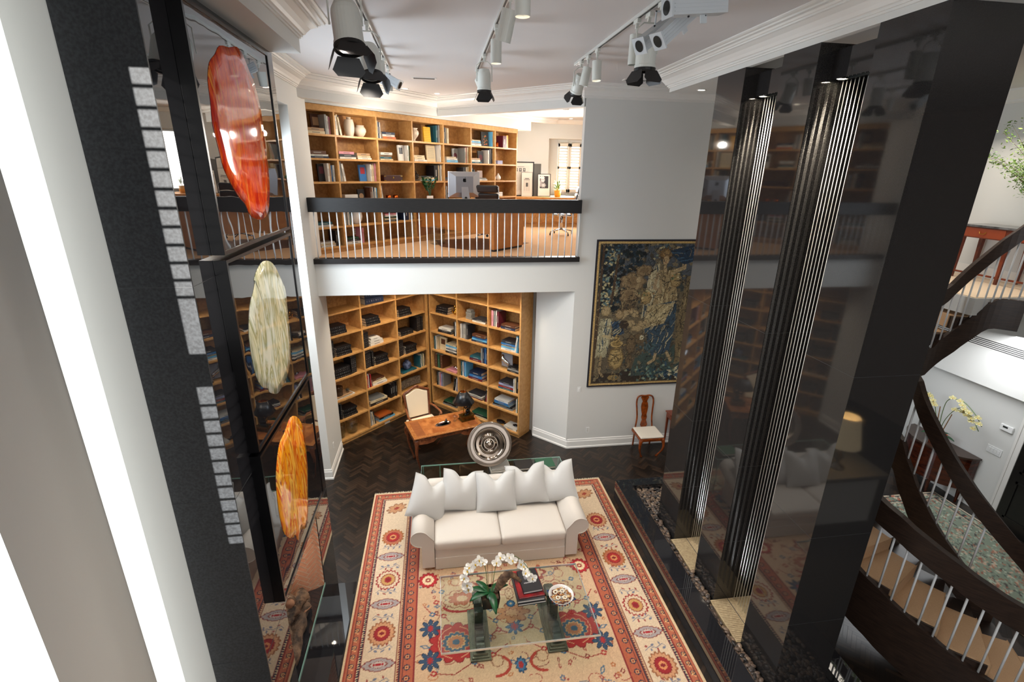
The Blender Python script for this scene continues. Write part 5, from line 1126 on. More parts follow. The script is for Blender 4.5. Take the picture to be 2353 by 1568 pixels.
# ================================================================ writing desk
WAL = mat('walnut_desk', '#8f5630', .35, noise=(10, (1, 6, 1), '#5f3016', 5), bump=(50, .05, .001)); WALT = mat('walnut_burl_top', '#8a4a20', .28, noise=(6, (1.5, 1, 1), '#b5723c', 6)); WALB = mat('walnut_band', '#a66f3e', .25, noise=(12, (6, 1, 1), '#8a4c20', 4)); CARV = mat('carved_walnut', '#6c3819', .4, noise=(40, (1, 1, 1), '#4b2511', 4), bump=(60, .6, .006))
dk = thing('writing_desk', 'carved walnut writing desk with curved legs in the alcove', 'desk', (-.01, 8.383, 0), R(17.2))
MB().box((-.665, -.355, .735), (.665, .355, .757)).build('top', WALB, dk, bevel=.006)
MB().box((-.59, -.285, .757), (.59, .285, .7585)).build('inlay', WALT, dk); 
for xa, xb in ((-.59, -.43), (.43, .59)): MB().box((xa, -.285, .7582), (xb, .285, .7592)).build('inlay_band', mat('walnut_dark_inlay', '#7a4422', .28, noise=(9, (1, 3, 1), '#8d522c', 5)), dk)
fr = MB()
for sy in (-1, 1):
    pts = [(-.60, .60), (-.42, .585), (-.30, .60), (-.22, .655), (.22, .655), (.30, .60), (.42, .585), (.60, .60), (.60, .735), (-.60, .735)]
    vs = [(x, sy * .315, z) for x, z in pts] + [(x, sy * .29, z) for x, z in pts]; n = len(pts)
    fr.add(vs, [tuple(range(n)) if sy < 0 else tuple(range(n))[::-1], tuple(range(n, 2 * n))[::-1] if sy < 0 else tuple(range(n, 2 * n))] + [(i, n + i, n + (i + 1) % n, (i + 1) % n) for i in range(n)])
fr.build('frieze', WAL, dk, bevel=.003)
MB().box((-.63, -.29, .60), (-.605, .29, .735)).box((.605, -.29, .60), (.63, .29, .735)).build('side_rail', WAL, dk)
cv_ = MB()
for x in (-.36, 0, .36):
    cv_.sphere((x, -.318, .69), .03, 10, 6, sc=(1.2 if x == 0 else .7, .3, .9))
    for sg in (-1, 1): cv_.tube([(x + sg * .04, -.318, .69), (x + sg * .08, -.322, .71), (x + sg * .11, -.32, .69), (x + sg * .09, -.32, .67)], .007, 6)
for x in (-.17, .17, -.46, .46):
    cv_.tube([(x - .07, -.318, .67), (x + .07, -.318, .67), (x + .07, -.318, .715), (x - .07, -.318, .715)], .004, 4, closed=True)
cv_.build('carving', CARV, dk, smooth=True)
def cab_leg(h, r0_=.035, out=.06, foot=.03):
    b = MB(); pts = []; rd = []
    for i in range(15):
        t = i / 14; z = h * (1 - t); k = math.sin(t * PI * 1.15) * .035 - .05 * t ** 2 * (1 if t < .9 else .9); pts.append((k + .0, k, z)); rd.append(r0_ * (1 - .62 * t) + (.008 if t < .2 else 0))
    rd[-1] = foot * .75; rd[-2] = foot * .7; return b.tube(pts, rd, 10)
for sx in (-1, 1):
    for sy in (-1, 1):
        l = cab_leg(.70, .036).build('leg', CARV, dk, smooth=True); l.location = (sx * .595, sy * .285, 0); l.rotation_euler = (0, 0, math.atan2(sy, sx) - PI / 4)
def dloc(x, y, z): v = RZ(R(17.2), (-.01, 8.383, 0)) @ Vector((x, y, z)); return v
# things on the desk
ty = thing('desk_tray', 'small oval silver tray of pens on the walnut desk', 'tray', dloc(-.02, -.03, .7595), R(24))
vs = []
b = MB().lathe([(.001, 0), (.055, 0), (.07, .016), (.074, .016), (.058, -.0), (.001, -.0)], 28, 0, Matrix.Scale(2.1, 4, (1, 0, 0)), cap=False); b.build('dish', mat('silver', '#cfcfd2', .15, 1.0), ty, smooth=True)
MB().tube([(-.09, -.01, .02), (.05, .01, .02)], .011, 8).tube([(-.07, .02, .02), (.03, .03, .02)], .009, 8, 1).build('pen', [BLACKM, mat('red_lacquer', '#7a2218', .2)], ty, smooth=True); MB().lathe([(.022, .012), (.022, .05), (.012, .055), (.012, .085), (.001, .088)], 14, 0, Matrix.Translation((.07, .02, 0))).build('ink_bottle', BLACKM, ty, smooth=True)
cb = MB(); cb.sphere((0, 0, .10), .042, 10, 7).lathe([(.035, 0), (.03, .02), (.014, .04), (.014, .06)], 10)
t = tag(cb.build('crystal_ornament', GLASS), 'clear faceted crystal ball on a foot beside the desk lamp', 'ornament'); t.location = dloc(.22, .0, .7595)
dl = thing('desk_lamp', 'brass desk lamp with a black cone shade and black carved figure', 'lamp', dloc(.45, -.02, .7595), R(22))
MB().box((-.14, -.085, 0), (.14, .085, .025)).box((-.125, -.07, .025), (.125, .07, .09)).box((-.135, -.08, .09), (.135, .08, .105)).build('base', mat('antique_brass', '#7d6531', .3, .9, noise=(12, (1, 1, 1), '#5b461f', 4)), dl, bevel=.004)
MB().lathe([(.012, .105), (.009, .14), (.009, .38), (.014, .40), (.008, .42), (.006, .62), (.004, .70), (.001, .71)], 12, 0, Matrix.Translation((-.06, 0, 0))).build('stem', BRASS, dl, smooth=True)
MB().lathe([(.205, .385), (.208, .387), (.065, .60), (.063, .60), (.203, .388)], 40, 0, Matrix.Translation((-.06, 0, 0)), cap=False).build('shade', mat('black_shade', '#141518', .28), dl, smooth=True)
MB().lathe([(.196, .389), (.056, .599)], 40, 0, Matrix.Translation((-.06, 0, 0)), cap=False).build('shade_lining', mat('gold_lining', '#b5742a', .4, .6), dl, smooth=True)
f = MB(); f.sphere((.03, 0, .17), .042, 10, 8, sc=(1.2, .8, 1.1)).sphere((.05, 0, .25), .045, 10, 8, sc=(1, .8, 1.3)).sphere((.01, 0, .33), .035, 10, 8, sc=(1.2, .8, 1)).sphere((-.03, 0, .32), .018, 8, 6)
f.tube([(.06, 0, .24), (.11, 0, .30), (.10, 0, .38), (.05, 0, .40)], [.03, .026, .022, .016], 8).tube([(-.02, .02, .33), (-.04, .01, .29)], .012, 6); f.tube([(.03, -.03, .14), (-.02, -.04, .125), (-.05, -.04, .12)], .018, 6).tube([(.03, .03, .14), (.09, .04, .12)], .02, 6).tube([(.02, -.03, .28), (-.03, -.03, .25), (-.045, 0, .27)], .014, 6)
f.build('carved_figure', mat('black_gloss', '#0a0a0c', .1), dl, smooth=True)
# armchair at the desk
ac = thing('desk_armchair', 'carved armchair with cream upholstered back drawn up behind the walnut desk', 'armchair', (-.42, 9.05, 0), R(24 + 0))
FRM = mat('carved_chair_frame', '#7a4120', .35, noise=(14, (1, 1, 1), '#4f2712', 4))
def shield(w, z0, z1, y0, y1, arch):
    pts = []
    for i in range(17): t = -1 + 2 * i / 16; pts.append((w * t, z1 + arch * (math.cos(t * PI) * .5 + .5) - .02 * abs(t)))
    return [(-w * .9, z0)] + [(w * .9, z0)] + pts[::-1]
def slab(b, pts, yb, th, tilt, m=0):
    n = len(pts); f = lambda x, z, y: (x, y + tilt * (z - .45), z)
    vs = [f(x, z, yb) for x, z in pts] + [f(x, z, yb + th) for x, z in pts]
    b.add(vs, [tuple(range(n)), tuple(range(2 * n - 1, n - 1, -1))] + [(i, n + i, n + (i + 1) % n, (i + 1) % n) for i in range(n)], m)
b = MB(); slab(b, shield(.235, .50, 1.00, 0, 0, .06), .20, .05, .18); b.build('back_pad', CREAMF, ac, bevel=.015)
b = MB(); pts = [(x, .225 + .18 * (z - .45), z) for x, z in shield(.262, .46, 1.03, 0, 0, .07)]; b.tube(pts, .026, 8, closed=True); b.sphere((0, .33, 1.115), .035, 10, 6, sc=(1.8, .7, .8)); b.build('back_frame', FRM, ac, smooth=True)
MB().box((-.29, -.27, .36), (.29, .24, .47)).build('seat', CREAMF, ac, bevel=.03); MB().box((-.30, -.28, .31), (.30, .25, .37)).build('seat_rail', FRM, ac, bevel=.01)
for sg in (-1, 1):
    MB().tube(catm([(sg * .27, .24, .70), (sg * .30, .10, .70), (sg * .33, -.08, .67), (sg * .33, -.16, .66), (sg * .32, -.18, .63)]), .022, 8).tube(catm([(sg * .33, -.13, .66), (sg * .31, -.10, .52), (sg * .29, -.05, .38)]), .02, 8).build('arm', WAL, ac, smooth=True)
    for sy in (-.25, .22):
        l = cab_leg(.33, .03, foot=.022).build('leg', FRM, ac, smooth=True); l.location = (sg * .27, sy, 0); l.rotation_euler = (0, 0, math.atan2(sy, sg) - PI / 4)
# ================================================================ queen anne chair, side table, tapestry
BUR = mat('burl_walnut', '#8c4214', .25, noise=(16, (1, 1, 1), '#5d2709', 6))
qc = thing('side_chair', 'walnut splat-back side chair with cream seat against the far wall', 'chair', (3.98, 8.13, 0))
MB().box((-.235, -.235, .435), (.235, .20, .475)).build('seat_pad', mat('ivory_seat', '#d3cabb', .85), qc, bevel=.022)
MB().box((-.25, -.25, .38), (.25, .215, .437)).build('seat_rail', BUR, qc, bevel=.012)
for sg in (-1, 1):
    MB().tube(catm([(sg * .18, .235, .03), (sg * .18, .215, .30), (sg * .175, .21, .46), (sg * .155, .225, .66), (sg * .165, .25, .84), (sg * .175, .27, .98), (sg * .155, .285, 1.08), (sg * .09, .29, 1.115), (0, .29, 1.11)]), .017, 8).build('back_post', BUR, qc, smooth=True)
    l = cab_leg(.42, .032, foot=.034).build('leg', BUR, qc, smooth=True); l.location = (sg * .215, -.215, 0); l.rotation_euler = (0, 0, math.atan2(-1, sg) - PI / 4)
prof = [(.46, .055), (.50, .075), (.55, .062), (.60, .045), (.66, .06), (.72, .05), (.80, .065), (.88, .075), (.95, .065), (.99, .045), (1.03, .06), (1.07, .085), (1.12, .06)]
vs = []; fs = []
for z, w_ in prof: y = .21 + .08 * (z - .46) / .66; vs += [(-w_, y, z), (w_, y, z), (w_, y + .014, z), (-w_, y + .014, z)]
for i in range(len(prof) - 1):
    for j in range(4): fs.append((i * 4 + j, i * 4 + (j + 1) % 4, (i + 1) * 4 + (j + 1) % 4, (i + 1) * 4 + j))
fs += [(3, 2, 1, 0), tuple((len(prof) - 1) * 4 + j for j in range(4))]
MB().add(vs, fs).build('splat', BUR, qc, bevel=.003)
sd = thing('card_table', 'mahogany table with a curved front beside the side chair', 'table', (4.93, 8.42, 0))
MAH = mat('mahogany', '#7a3518', .28, noise=(9, (5, 1, 1), '#56210d', 5))
def dshape(w, d, n=14): return [(-w, 0), (w, 0)] + [(w * (1 - 2 * i / n), -(d * .55 + d * .45 * math.sin(PI * i / n))) for i in range(n + 1)]
MB().prism(dshape(.48, .40), .735, .76).build('top', MAH, sd, bevel=.004); MB().prism(dshape(.45, .37), .63, .735).build('frieze', MAH, sd)
for x, y in ((-.43, -.21), (.43, -.21), (-.43, -.02), (.43, -.02)): MB().add([(x - .02, y - .02, .64), (x + .02, y - .02, .64), (x + .02, y + .02, .64), (x - .02, y + .02, .64), (x - .01, y - .01, 0), (x + .01, y - .01, 0), (x + .01, y + .01, 0), (x - .01, y + .01, 0)], [(0, 1, 2, 3), (7, 6, 5, 4), (0, 4, 5, 1), (1, 5, 6, 2), (2, 6, 7, 3), (3, 7, 4, 0)]).build('leg', MAH, sd)
# tapestry painted on its own woven sheet
TX0, TX1, TZ0, TZ1 = 2.765, 5.15, 1.34, 4.18
tp = Pic(TX0, TX1, TZ0, TZ1, .009, '#5b5140'); rt = random.Random(21); F = tp.flower
tp.poly([(2.8, 3.3), (5.1, 3.5), (5.1, 4.15), (2.8, 4.15)], '#50555a'); tp.poly([(2.8, 2.3), (5.1, 2.2), (5.1, 3.4), (2.8, 3.2)], '#6a5f49'); tp.poly([(2.8, 1.36), (5.1, 1.36), (5.1, 1.9), (3.9, 1.75), (3.3, 1.62), (2.8, 1.6)], '#33291f')
tp.poly([(3.6, 1.55), (5.1, 1.5), (5.1, 2.2), (4.3, 2.15), (3.7, 1.95)], '#42514b')
for i in range(420):  # painterly mottling
    F(rt.uniform(2.8, 5.1), rt.uniform(1.4, 4.1), rt.uniform(.02, .07), rt.uniform(.015, .04), [(1, rt.choice(['#4a4336', '#6b614c', '#55503f', '#7a6e55', '#3f4440']))], 5, .4, rt.uniform(0, 3))
for i in range(520):  # dark tree
    a = rt.random(); x = 2.85 + .95 * rt.random() ** (1 + a); z = 2.85 + 1.3 * a
    if x > 3.25 + .55 * a: continue
    F(x, z, rt.uniform(.02, .05), rt.uniform(.02, .045), [(1, rt.choice(['#161c1f', '#1b2320', '#101416', '#22313a', '#1a2a33']))], 6, .5)
for cx_, cz_, n in ((3.06, 3.88, 60), (3.0, 3.45, 40), (2.98, 3.12, 50), (3.16, 3.30, 26), (4.02, 4.05, 40)):
    for i in range(n): F(cx_ + rt.gauss(0, .08), cz_ + rt.gauss(0, .09), .02, .016, [(1, rt.choice(['#a99f78', '#7e8a76', '#4f6b72', '#c0b386', '#3a5560']))], 5, .5)
for (x0, z0, x1, z1) in ((2.86, 1.6, 2.9, 4.1), (3.12, 3.0, 3.18, 3.9), (3.3, 2.9, 3.62, 3.1)): tp.line([(x0, z0), (x1, z1)], .045, '#4a3826')
def drape(pts, base, hi, lo, n=10, ang=PI / 2, seed=0):
    tp.poly(pts, base); q = random.Random(seed); xs = [p[0] for p in pts]; zs = [p[1] for p in pts]; sub = Pic(TX0, TX1, TZ0, TZ1, .009, '#000000'); before = tp.a.copy()
    for i in range(n * 3):
        x, z = q.uniform(min(xs), max(xs)), q.uniform(min(zs), max(zs)); L = q.uniform(.08, .25); a = ang + q.uniform(-.25, .25)
        tp.line([(x, z), (x + L * .5 * math.cos(a) + .01, z + L * .5 * math.sin(a)), (x + L * math.cos(a), z + L * math.sin(a))], q.uniform(.008, .022), q.choice([hi, lo, hi, lo]))
    X, Y = tp.X, tp.Y; ins = np.zeros(X.shape, bool); m = len(pts)
    for i in range(m):
        (ax, ay), (bx, by) = pts[i], pts[(i + 1) % m]
        if ay != by: ins ^= ((ay > Y) != (by > Y)) & (X < (bx - ax) * (Y - ay) / (by - ay) + ax)
    tp.a = np.where(ins[..., None], tp.a, before)
# standing robed woman with a raised arm
drape([(3.88, 3.62), (4.28, 3.62), (4.40, 3.10), (4.36, 2.75), (3.94, 2.85), (3.92, 3.2)], '#a08c66', '#c7b78c', '#6d5c3f', 14, PI / 2, 1)
drape([(3.90, 2.95), (4.40, 3.05), (4.42, 2.5), (4.36, 2.0), (4.02, 1.95), (3.78, 2.55)], '#3b4e5c', '#b9ad8a', '#22303b', 16, PI / 2 - .35, 2)
drape([(3.80, 3.65), (3.98, 3.75), (4.02, 3.3), (3.82, 2.75), (3.72, 2.7)], '#b4a988', '#d3c8a2', '#35495a', 10, PI / 2 + .1, 3)
drape([(3.82, 2.95), (4.34, 3.0), (4.20, 2.6), (3.78, 2.5)], '#b3a27a', '#d2c499', '#7b6a4a', 10, .6, 4)
F(4.08, 3.92, .13, .10, [(1, '#5a4227'), (.8, '#7b6038'), (.5, '#94764a')], 14, .4); F(4.09, 3.80, .062, .085, [(1, '#9c8360'), (.85, '#b79d74')], 6, .03); [tp.line([(a, 3.82), (a + .022, 3.822)], .010, '#4a3826') for a in (4.055, 4.10)]; tp.line([(4.092, 3.81), (4.098, 3.78)], .008, '#7a6244'); tp.line([(4.078, 3.757), (4.108, 3.757)], .009, '#7a3f30')
tp.line([(4.10, 3.70), (4.10, 3.60)], .06, '#b09a74'); tp.line([(4.25, 3.58), (4.46, 3.66), (4.44, 3.98), (4.30, 4.02)], .075, '#b09a74'); drape([(4.15, 3.98), (4.6, 4.08), (4.7, 3.8), (4.45, 3.72), (4.25, 3.85)], '#23364a', '#3d5b70', '#16212e', 6, .2, 5)
tp.line([(3.97, 3.55), (3.92, 3.3), (4.05, 3.22)], .06, '#a99270'); tp.line([(4.10, 2.02), (4.08, 1.86), (3.98, 1.80)], .06, '#b09a74'); tp.line([(4.32, 2.02), (4.34, 1.98), (4.42, 1.84)], .055, '#b09a74')
for x, z in ((3.78, 3.10), (4.33, 3.42)):
    F(x, z, .11, .12, [(1, '#7a6543'), (.8, '#a58d60')], 8, .1)
    for i in range(18): F(x + rt.gauss(0, .06), z + .09 + rt.gauss(0, .04), .022, .018, [(1, rt.choice(['#c9b98c', '#8d7a4f', '#6d7a5a', '#b48d5a']))], 5, .4)
# second figure at the right, column of robe
drape([(4.55, 3.5), (4.95, 3.6), (5.0, 2.4), (4.9, 1.8), (4.5, 1.8), (4.45, 2.6)], '#7a6a4c', '#a08d66', '#4f432f', 22, PI / 2, 6); F(4.74, 3.68, .07, .09, [(1, '#a58b66')], 6, .05)
# reclining horse-like shape and reaper behind
for x, z, rx, rz_ in ((3.50, 3.42, .24, .16), (3.70, 3.62, .16, .10), (3.44, 3.16, .17, .16)): F(x, z, rx, rz_, [(1, '#6e5b42'), (.85, '#8b7656'), (.5, '#7a6649')], 7, .2)
drape([(3.30, 3.05), (3.62, 3.1), (3.55, 2.85), (3.32, 2.86)], '#5c4d38', '#8e7b58', '#3f3526', 6, PI / 2, 9); F(3.60, 3.45, .045, .055, [(1, '#b09a74')], 6, .05); tp.line([(3.60, 3.36), (3.56, 3.22), (3.64, 3.15)], .05, '#a08b66')
for x, z in ((3.40, 2.80), (3.52, 2.62), (3.66, 2.52), (3.78, 2.60), (3.58, 2.82)): F(x, z, .11, .06, [(1, '#8f7b59'), (.8, '#a8946e')], 5, .4, rt.uniform(-1, 1))
# two children with an urn, a goat
drape([(2.93, 2.72), (3.17, 2.72), (3.16, 2.35), (3.10, 1.95), (2.88, 1.95)], '#9d9678', '#c4bc98', '#2f4656', 12, PI / 2, 7); F(3.03, 2.87, .09, .10, [(1, '#8d7b55'), (.75, '#a8946e')], 10, .2)
drape([(3.14, 2.66), (3.36, 2.68), (3.42, 2.42), (3.22, 2.35)], '#31465a', '#a49a78', '#1c2833', 8, .8, 8); F(3.30, 2.80, .085, .09, [(1, '#7d6a48'), (.75, '#a08a66')], 10, .2); F(3.40, 2.60, .09, .08, [(1, '#3c2f22')], 6, .2)
tp.line([(3.0, 1.96), (2.99, 1.65), (3.06, 1.56)], .05, '#8f7c5a'); tp.line([(2.93, 1.96), (2.90, 1.62), (2.96, 1.55)], .05, '#74674c'); tp.line([(3.02, 2.38), (3.20, 2.34)], .06, '#b3a27a')
F(3.30, 1.92, .155, .24, [(1, '#6d5a38'), (.88, '#9a8353'), (.7, '#a8905e')], 8, .05); F(3.29, 2.22, .12, .07, [(1, '#b09760'), (.7, '#8a7346')], 12, .15); F(3.29, 2.34, .05, .06, [(1, '#a48b58')], 6, .1); F(3.28, 1.52, .11, .06, [(1, '#8d7749')], 8, .1)
for z in (1.72, 1.86, 2.0, 2.1): tp.line([(3.18, z), (3.42, z)], .012, '#6b5735')
for i in range(14): F(3.30 + rt.uniform(-.1, .1), 1.88 + rt.uniform(-.12, .12), .018, .02, [(1, rt.choice(['#c3ad76', '#70603c']))], 5, .3)
tp.curl(3.47, 2.08, .07, -1.2, 2.2, .02, '#8d7749', ry=.12)
for x, z, rx, rz_ in ((3.58, 2.2, .10, .20), (3.56, 1.85, .07, .16), (3.72, 2.36, .09, .06), (3.75, 2.25, .11, .035)): F(x, z, rx, rz_, [(1, '#4d412f'), (.8, '#6b5a41')], 7, .2)
F(3.78, 2.33, .04, .04, [(1, '#d6d0b2'), (.4, '#9a8a5a')], 8, .5)
for i in range(90): F(rt.gauss(4.15, .25), rt.gauss(1.58, .09), .03, .018, [(1, rt.choice(['#26404a', '#34525a', '#5f7a70', '#8f9a80', '#1d2f36']))], 4, .5, rt.uniform(0, 3))
for i in range(50): F(rt.gauss(4.6, .2), rt.gauss(1.60, .08), .05, .02, [(1, rt.choice(['#22384a', '#c9c09c', '#3a5364']))], 4, .4, rt.uniform(0, 3))
for i in range(60): F(rt.gauss(3.95, .1), rt.gauss(2.12, .05), .025, .015, [(1, rt.choice(['#4c6468', '#33474a']))], 4, .5, rt.uniform(0, 3))
for i in range(900):
    x, z = rt.uniform(2.85, 5.05), rt.uniform(1.42, 4.10); a = rt.uniform(0, 3.1); L = rt.uniform(.03, .12); tp.line([(x, z), (x + L * .5 * math.cos(a), z + L * .5 * math.sin(a)), (x + L * math.cos(a + .5), z + L * math.sin(a + .5))], .009, rt.choice(['#2b241b', '#2b241b', '#30342f', '#8d7b58', '#202a30']))
tp.a *= .82
Dt = np.minimum(np.minimum(tp.X - TX0, TX1 - tp.X), np.minimum(tp.Y - TZ0, TZ1 - tp.Y))
tp.a[Dt < .085] = hexc('#463a29'); tp.a[Dt < .068] = hexc('#b3965e'); tp.a[Dt < .035] = hexc('#1f1b24'); tp.grain(.22, 3)
tap = thing('tapestry', 'old woven tapestry of robed figures and urns hanging on the far wall', 'tapestry', (0, 8.455, 0))
grid_mesh('weave', 1, 1, tp.a, mat('tapestry_weave', (.3, .3, .2), .95, attr='pattern', bump=(220, .4, .004)), tap, fn=lambda U, V: np.stack([TX0 + U * (TX1 - TX0), -.010 + .004 * np.sin(U * 14), TZ0 + V * (TZ1 - TZ0)], -1))
MB().box((TX0, -.004, TZ0), (TX1, .012, TZ1)).build('lining', mat('tapestry_lining', '#1f1b24', .9), tap)
def plate(loc, rz, label, kind='switch'):
    t = thing(kind if kind != 'switch' else 'light_switch', label, kind, loc, rz); MB().box((-.036, -.006, -.058), (.036, 0, .058)).build('cover_plate', PLASTW, t, bevel=.002)
    if kind == 'switch': MB().box((-.012, -.011, -.025), (.012, -.006, .025)).build('rocker', PLASTW, t)
    else: MB().box((-.017, -.008, -.034), (.017, -.006, -.006)).box((-.017, -.008, .006), (.017, -.006, .034)).build('socket', mat('socket_ivory', '#c4c2bc', .4), t)
plate((2.62, 8.469, 1.29), 0, 'white light switch on the wall left of the tapestry'); plate((2.85, 8.469, .39), 0, 'white wall outlet above the baseboard below the tapestry', 'outlet')
plate((-2.029, 8.29, .48), PI / 2, 'white wall outlet above the baseboard at the left alcove edge', 'outlet')
ul = RZ(PI / 4, (-2.12, 8.98, 0)); plate(ul @ Vector((1.24, .378, 4.13)), PI / 4, 'white outlet inside the second column bottom shelf, upper bookcase', 'outlet'); plate(ul @ Vector((1.12, .0345, .045)) if False else ul @ Vector((1.12, .379, 4.14)), PI / 4, 'pale outlet beside books on the bottom shelf, upper bookcase', 'outlet')
og = MB().box((-.07, -.004, 0), (.07, 0, .055)).build('plinth_outlet', PLASTW); og.matrix_world = RZ(PI / 4, (-2.12, 8.98, 0)) @ Matrix.Translation((1.28, .034, .018)); tag(og, 'white outlet cover in the plinth of the lower left bookcase', 'outlet')
# ================================================================ art glass panels on the chimney breast
ART = [
 ([(4.005, 6.061), (4.168, 6.083), (4.327, 6.119), (4.436, 6.079), (4.513, 6.006), (4.611, 5.906), (4.67, 5.765), (4.678, 5.641), (4.672, 5.484), (4.66, 5.283), (4.628, 5.129), (4.511, 4.949), (4.34, 4.897), (4.168, 4.917), (4.075, 4.963), (4.025, 5.032), (3.924, 5.091), (3.82, 5.182), (3.734, 5.29), (3.713, 5.385), (3.691, 5.477), (3.678, 5.56), (3.704, 5.689), (3.717, 5.807), (3.784, 5.919), (3.904, 5.992)], ('#b3140a', '#d9380c', '#f0621c', '#c81e0c', '#f79a3a'), (4.74, 6.22), 'top wall panel with a long red and orange glass form'),
 ([(4.221, 4.575), (4.384, 4.542), (4.496, 4.467), (4.596, 4.344), (4.675, 4.228), (4.665, 4.096), (4.64, 3.908), (4.56, 3.626), (4.40, 3.50), (4.186, 3.464), (4.065, 3.469), (3.926, 3.544), (3.895, 3.596), (3.79, 3.653), (3.713, 3.759), (3.68, 3.894), (3.683, 4.028), (3.702, 4.145), (3.773, 4.279), (3.839, 4.351), (3.903, 4.393), (3.966, 4.453), (3.968, 4.485), (4.065, 4.54)], ('#b7b38a', '#d5d2b4', '#97976a', '#c7cbb8', '#e2e0cf'), (3.24, 4.705), 'middle wall panel with a pale cream and green glass form'),
 ([(4.322, 3.108), (4.51, 3.009), (4.638, 2.829), (4.64, 2.629), (4.61, 2.385), (4.52, 2.185), (4.424, 1.977), (4.31, 1.877), (4.15, 1.98), (4.041, 1.946), (3.991, 2.061), (3.885, 2.106), (3.749, 2.271), (3.708, 2.468), (3.723, 2.704), (3.785, 2.88), (3.942, 3.041), (4.123, 3.069)], ('#d97a12', '#f0a21e', '#c4430c', '#f5bb45', '#8f2208'), (1.77, 3.205), 'bottom wall panel with an amber and brown glass form')]
MIR = mat('dark_mirror_glass', (0.010, 0.010, 0.012), 0.015, ior=2.05, bump=(.9, .22, .03))
FRB = mat('satin_black_frame', '#0c0c0e', .22)
for i, (pts, cl, (z0, z1), lb) in enumerate(ART):
    t = thing('art_glass_panel', lb + ' on the black chimney breast', 'artwork', (X1 + .002, 4.275, z0), 0, 'glass art panels on the chimney breast'); y0, y1, h = -.775, .775, z1 - z0; fw_ = .024
    MB().box((0, y0, 0), (.083, y0 + fw_, h)).box((0, y1 - fw_, 0), (.083, y1, h)).box((0, y0 + fw_, 0), (.083, y1 - fw_, fw_)).box((0, y0 + fw_, h - fw_), (.083, y1 - fw_, h)).build('frame', FRB, t)
    MB().box((0, y0 + fw_, fw_), (.074, y1 - fw_, h - fw_)).build('glass', MIR, t)
    m = bpy.data.materials.new('art_glass_%s' % ('red', 'cream', 'amber')[i]); m.use_nodes = True; nt = m.node_tree; bsd = nt.nodes['Principled BSDF']; bsd.inputs['Roughness'].default_value = .06; bsd.inputs['Coat Weight'].default_value = .15; bsd.inputs['IOR'].default_value = 1.5
    tc = nt.nodes.new('ShaderNodeTexCoord'); mp = nt.nodes.new('ShaderNodeMapping'); mp.inputs['Scale'].default_value = (1, 3.4, .7); mp.inputs['Rotation'].default_value = (.12, 0, 0); n1 = nt.nodes.new('ShaderNodeTexNoise'); n1.inputs['Scale'].default_value = 1.7; n1.inputs['Detail'].default_value = 5; n1.inputs['Distortion'].default_value = 2.8
    nt.links.new(tc.outputs['Object'], mp.inputs[0]); nt.links.new(mp.outputs[0], n1.inputs['Vector']); rp_ = nt.nodes.new('ShaderNodeValToRGB'); nt.links.new(n1.outputs[0], rp_.inputs[0]); nt.links.new(rp_.outputs[0], bsd.inputs['Base Color'])
    el = rp_.color_ramp.elements; el[0].position = .30; el[0].color = (*hexc(cl[0]), 1); el[1].position = .72; el[1].color = (*hexc(cl[4]), 1)
    for ps, c in ((.42, cl[1]), (.50, cl[2]), (.58, cl[3])): e_ = el.new(ps); e_.color = (*hexc(c), 1)
    P = [(y - 4.275, z - z0) for y, z in pts]; N_ = 6; sm = []
    for k in range(len(P)):
        p0_1, p1_, p2_, p3_ = (Vector(P[(k + q) % len(P)]) for q in (-1, 0, 1, 2))
        for j in range(3): u = j / 3; sm.append(.5 * ((2 * p1_) + (p2_ - p0_1) * u + (2 * p0_1 - 5 * p1_ + 4 * p2_ - p3_) * u * u + (3 * p1_ - p0_1 - 3 * p2_ + p3_) * u ** 3))
    cen = sum(sm, Vector((0, 0))) / len(sm); b = MB(); vs = [(.089, cen.x, cen.y)]; fs = []; n = len(sm)
    for sc_, x in ((.5, .0885), (.85, .086), (1.0, .078), (1.0, .0735)):
        for q in sm: r_ = cen + (q - cen) * sc_; vs.append((x, r_.x, r_.y))
    for k in range(n): fs.append((0, 1 + (k + 1) % n, 1 + k))
    for j in range(3):
        for k in range(n): k2 = (k + 1) % n; fs.append((1 + j * n + k, 1 + j * n + k2, 1 + (j + 1) * n + k2, 1 + (j + 1) * n + k))
    b.add(vs, fs); b.build('glass_form', m, t, smooth=True)
